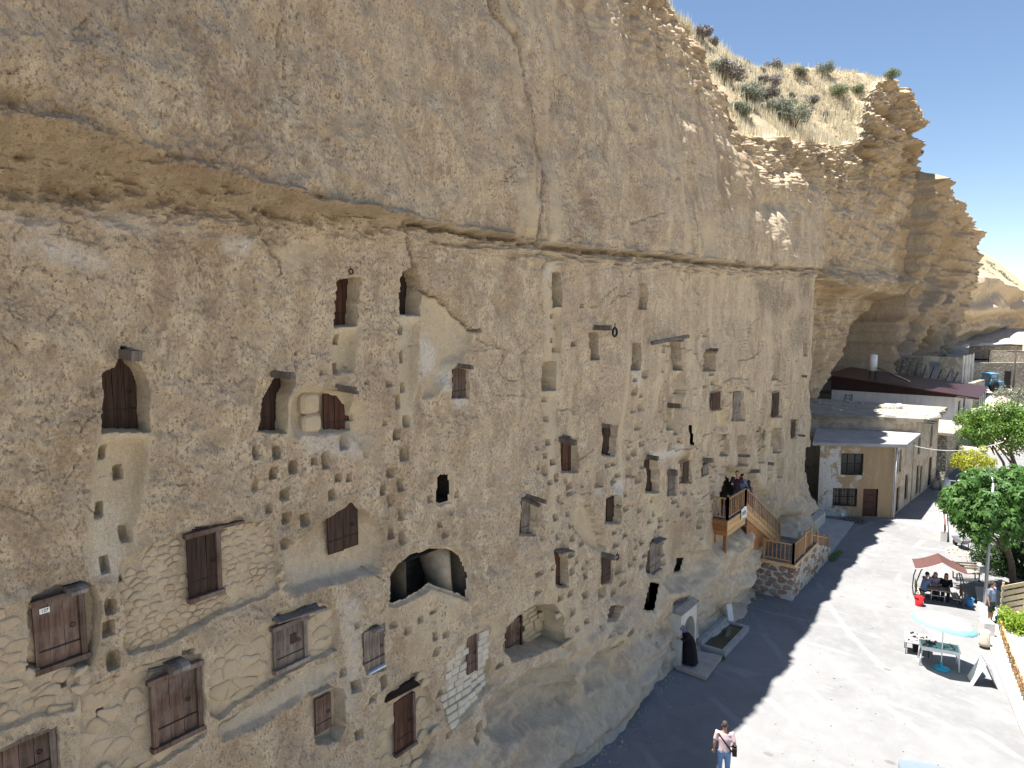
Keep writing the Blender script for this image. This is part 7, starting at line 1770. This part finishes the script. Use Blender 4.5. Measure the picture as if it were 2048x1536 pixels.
def leaves_mesh(name, clumps, per, ll, lw, mat, rs, droop=.35, palm=0):
    """clumps: (centre, radius); elongated folded leaves, in palmate fans if palm > 0"""
    V = []; F = []
    for c, r in clumps:
        k = per
        while k > 0:
            d = rs.normal(size=3); d /= np.linalg.norm(d) + 1e-9; p = np.array(c) + d * r * rs.uniform(.45, 1.0) ** .6
            out = d + np.array([0, 0, .35]); out /= np.linalg.norm(out); m = palm or 1
            t0 = np.cross(out, rs.normal(size=3)); t0 /= np.linalg.norm(t0) + 1e-9; b0 = np.cross(out, t0)
            for q in range(m):
                a = (q / m) * 2 * math.pi * .8 + rs.uniform(-.2, .2); dr = t0 * math.cos(a) + b0 * math.sin(a) + out * rs.uniform(-.1, .5); dr[2] -= droop; dr /= np.linalg.norm(dr) + 1e-9
                sd = np.cross(dr, out); sd /= np.linalg.norm(sd) + 1e-9; L = ll * rs.uniform(.7, 1.25); w = lw * rs.uniform(.8, 1.2); n = len(V)
                V += [p, p + dr * L * .55 + sd * w, p + dr * L - np.array([0, 0, droop * L * .3]), p + dr * L * .55 - sd * w]; F.append((n, n + 1, n + 2, n + 3))
            k -= m
    return mesh(name, V, F, mat)
def tree(name, label, base_, h, cc, R, clumps, per, ll, lw, mat, seed, palm=0, cr=.55, trunk=.16, cat="tree", droop=.35, group=None):
    """trunk with limbs and a crown of leaf clumps; cc crown centre, R crown radii"""
    rs = np.random.RandomState(seed); e = empty(name, base_); tag(e, label, cat, group); b0 = np.array(base_)
    cl = []
    for i in range(clumps):
        d = rs.normal(size=3); d /= np.linalg.norm(d); d[2] = d[2] if d[2] > -.55 else -d[2] * .4
        f = rs.uniform(.35, 1.0) ** .5; cl.append((np.array(cc) + d * np.array(R) * f * rs.uniform(.8, 1.05) - b0, cr * rs.uniform(.65, 1.25)))
    m = MB(); tc = np.array(cc) - b0
    m.tube([(0, 0, -.1), tuple(tc * np.array([.2, .2, .35])), tuple(tc * np.array([.7, .7, .75])), tuple(tc)], [trunk, trunk * .85, trunk * .6, trunk * .3], 9)
    for i in range(0, len(cl), max(1, len(cl) // 14)): c = cl[i][0]; s = tc * rs.uniform(.45, .85); m.tube([tuple(s), tuple(s * .4 + c * .6 + rs.normal(size=3) * .1), tuple(c)], [trunk * .35, trunk * .2, trunk * .07], 6)
    m.build("trunk", BARK, e); link("crown", leaves_mesh("crown", cl, per, ll, lw, mat, rs, droop, palm), e)["kind"] = "stuff"; return e
def at(px, py, x): o, z = onX(px, py, x); return np.array((x, -o, z))
c = at(1996, 1018, 42.4); tree("chestnut_tree", "dense deep green broad-leaved tree over the lamp post, right edge", (43.6, -10.7, 0), 6, c, (2.15, 2.25, 2.25), 170, 140, .24, .055, L_DEEP, 3, 6, .62, .17, droop=.5)
c = at(2075, 1010, 46.5); tree("chestnut_tree", "second broad-leaved tree half cut by the right picture edge", (46.2, -12.8, 0), 6, c, (1.9, 2.0, 2.4), 100, 120, .24, .055, L_DEEP, 4, 6, .6, .16, droop=.5)
c = at(2010, 868, 66); tree("walnut_tree", "airy lighter green tree behind, in front of the upper village", (66, -10.6, 0), 8, c, (2.6, 3.1, 2.7), 120, 100, .20, .06, L_LIGHT, 5, 0, .62, .15)
c = at(1955, 842, 72); tree("walnut_tree", "thin spreading bough of a green tree beside the white house porch", (72, -9.5, 0), 8, c, (1.6, 2.0, .9), 24, 80, .20, .06, L_LIGHT, 6, 0, .55, .12)
c = at(1952, 925, 60); tree("acacia_bush", "bright yellow-green bush above the dense chestnut crown", (60, -8.2, 0), 4, c, (1.7, 1.6, 1.1), 40, 90, .14, .045, L_YEL, 7, 0, .45, .08)
c = at(1908, 1006, 57); tree("acacia_bush", "small yellow spray of leaves at the left of the chestnut crown", (57.5, -7.9, 0), 3, c, (.7, .7, .5), 12, 70, .12, .04, L_YEL, 8, 0, .3, .05)
c = at(2030, 1130, 47.5); tree("ivy_hedge", "dark ivy-clad thicket in the shade under the trees", (47.5, -11.8, 0), 3, c, (1.6, 2.2, 1.5), 60, 120, .14, .06, L_DARK, 9, 0, .6, .08, cat="hedge")
c = at(2042, 1250, 38.5); tree("garden_shrub", "bright yellow-green shrub behind the stake fence, right edge", (38.5, -11.7, 0), 2, c, (.95, .9, .85), 46, 110, .10, .035, L_HEDGE, 10, 0, .34, .05, cat="shrub")
c = at(2046, 1190, 41.5); tree("garden_shrub", "smaller green shrub against the pallet fence", (41.2, -11.4, 0), 2, c, (.5, .5, .5), 16, 90, .09, .03, L_LIGHT, 11, 0, .3, .04, cat="shrub")
c = at(2020, 790, 90); tree("olive_bush", "grey-green bush by the tall dark utility pole", (90, -9.8, .6), 4, c, (1.6, 1.6, 1.0), 26, 70, .16, .05, L_GREY, 12, 0, .5, .08, cat="bush")
c = at(1915, 905, 76); tree("dry_bush", "rusty dry bush below the white house", (76, -6.6, 0), 2, c, (1.2, 1.0, .7), 18, 70, .14, .04, leaf_material("rust_leaf", (.16, .10, .045), (.28, .19, .09)), 13, 0, .4, .05, cat="bush")
# weeds at the foot of the stone base
rs = np.random.RandomState(2); e = leaves_mesh("weeds", [((43.2 + .25 * i, -2.0 - .1 * (i % 2), .08), .16) for i in range(8)] + [((31.2, -.5, .1), .14), ((31.0, -.9, .06), .1), ((28.0, -1.2, .04), .08)], 60, .10, .02, L_LIGHT, rs, -.2); tag(link("weeds", e), "green weeds at the foot of the stone base and trough", kind="stuff")
# ---- dry grass on the cliff top
def grass(n, xr, sr, h, seed, label, f=None):
    rs = np.random.RandomState(seed); V = []; F = []
    for _ in range(n):
        x = rs.uniform(*xr); s = sr[0] + (sr[1] - sr[0]) * rs.uniform() ** 1.3
        if N2(x * .45, s * .45) < -.25 and rs.uniform() < .8: continue
        p = np.array(top_at(x, s)); 
        for k in range(5):
            a = rs.uniform(0, 6.28); b = rs.uniform(0, .30); L = h * rs.uniform(.5, 1.3); w = .018 + .012 * (x / 60); d = np.array([math.cos(a), math.sin(a), 0]); q = p + np.array([rs.normal() * .12, rs.normal() * .12, -.05]); sd = np.array([-d[1], d[0], 0]) * w; n0 = len(V)
            V += [q - sd, q + sd, q + d * b * L + np.array([0, 0, L])]; F.append((n0, n0 + 1, n0 + 2))
    me = mesh("grass", V, F, L_DRY); tag(link("dry_grass", me), label, kind="stuff")
grass(8000, (36, 82), (.1, 9), .62, 31, "pale dry grass on the slope above the cliff rim"); grass(2200, (24, 38), (-.2, 1.6), .5, 32, "dry grass tufts hanging on the near rim"); grass(1500, (82, 110), (.1, 5), .5, 33, "dry grass on the layered prow")
# ---- shrubs on the slope, one by one
def shrub(x, s, r, mat, label, seed, twig=True):
    rs = np.random.RandomState(seed); p = np.array(top_at(x, s)); e = empty("hillside_shrub", tuple(p)); tag(e, label, "shrub", "grey shrubs on the slope above the cliff")
    V = []; F = []; m = MB()
    for i in range(7): a = rs.uniform(0, 6.28); m.tube([(0, 0, -.1), (r * .4 * math.cos(a), r * .4 * math.sin(a), r * .5), (r * .6 * math.cos(a), r * .6 * math.sin(a), r * rs.uniform(.5, .7))], [.035, .025, .01], 5)
    m.build("stems", BARK, e)
    cl = [((rs.uniform(-.7, .7) * r, rs.uniform(-.7, .7) * r, r * rs.uniform(.25, .85)), r * .38) for _ in range(18)]
    link("twigs", leaves_mesh("twigs", cl, 90, .22, .022, mat, rs, -.3), e)["kind"] = "stuff"
for i, (px, py, r, k, lb) in enumerate([
    (1505, 205, 1.5, 0, "large grey shrub in the middle of the slope"), (1460, 165, 1.3, 1, "bare twiggy shrub next to the near rim"), (1545, 175, 1.2, 1, "bare twiggy shrub on the upper slope"), (1590, 258, 1.5, 0, "wide grey shrub low on the slope near the lip"), (1560, 235, 1.0, 0, "rounded grey shrub left of the wide low one"),
    (1650, 150, 1.3, 0, "round grey shrub on the skyline"), (1545, 140, 1.1, 1, "spiky dark shrub on the skyline"), (1620, 210, 1.0, 1, "small twiggy shrub right of the slope's middle"), (1680, 195, 1.3, 2, "green shrub at the foot of the layered prow"), (1715, 190, .9, 2, "pale green shrub beside the prow rock"),
    (1785, 165, 1.2, 2, "green shrub on top of the layered prow"), (1440, 150, .9, 0, "small grey shrub behind the near rim"), (1600, 165, .9, 0, "small grey shrub high on the slope"), (1480, 235, .8, 0, "low grey shrub above the white lip")]):
    # walk along the sight line until it meets the ground of the slope
    best = None
    for xx in np.arange(39, 108, .35):
        o, z = onX(px, py, xx)
        i0 = int(np.clip(np.searchsorted(CX, xx), 0, nc - 1)); s = float(O[-1, i0]) - o
        if 0 < s < 20 and top_at(xx, s)[2] > z: best = (xx, s); break
    if best: shrub(best[0], best[1], r * .8, [L_GREY, L_TWIG, L_MUTE][k], lb, 40 + i)
rs0 = np.random.RandomState(71)
for i in range(20):
    xx, s_ = rs0.uniform(42, 80), rs0.uniform(.8, 8.5); shrub(xx, s_, rs0.uniform(.35, .7), L_TWIG if i % 2 else L_GREY, "low grey-brown shrub half hidden in the dry grass of the slope", 200 + i)
# tufts on far hillside read as one mass
rs = np.random.RandomState(9); cl = []
for _ in range(650):
    x = rs.uniform(215, 420); s = rs.uniform(4, 75); z = float(I(x, [200, 260, 330, 420, 520], [23, 24, 22, 21, 18]) + I(s, [0, 6, 30, 60, 150], [0, 4, 28, 42, 50])); o = float(I(x, [200, 230, 300, 420, 520], [-9, -4, 0, 6, 14])) - s
    cl.append(((x, -o, z + .3), rs.uniform(.5, 1.3)))
tag(link("scrub", leaves_mesh("scrub", cl, 14, .9, .3, L_GREY, rs, 0)), "scattered grey scrub on the far hillside", kind="stuff")
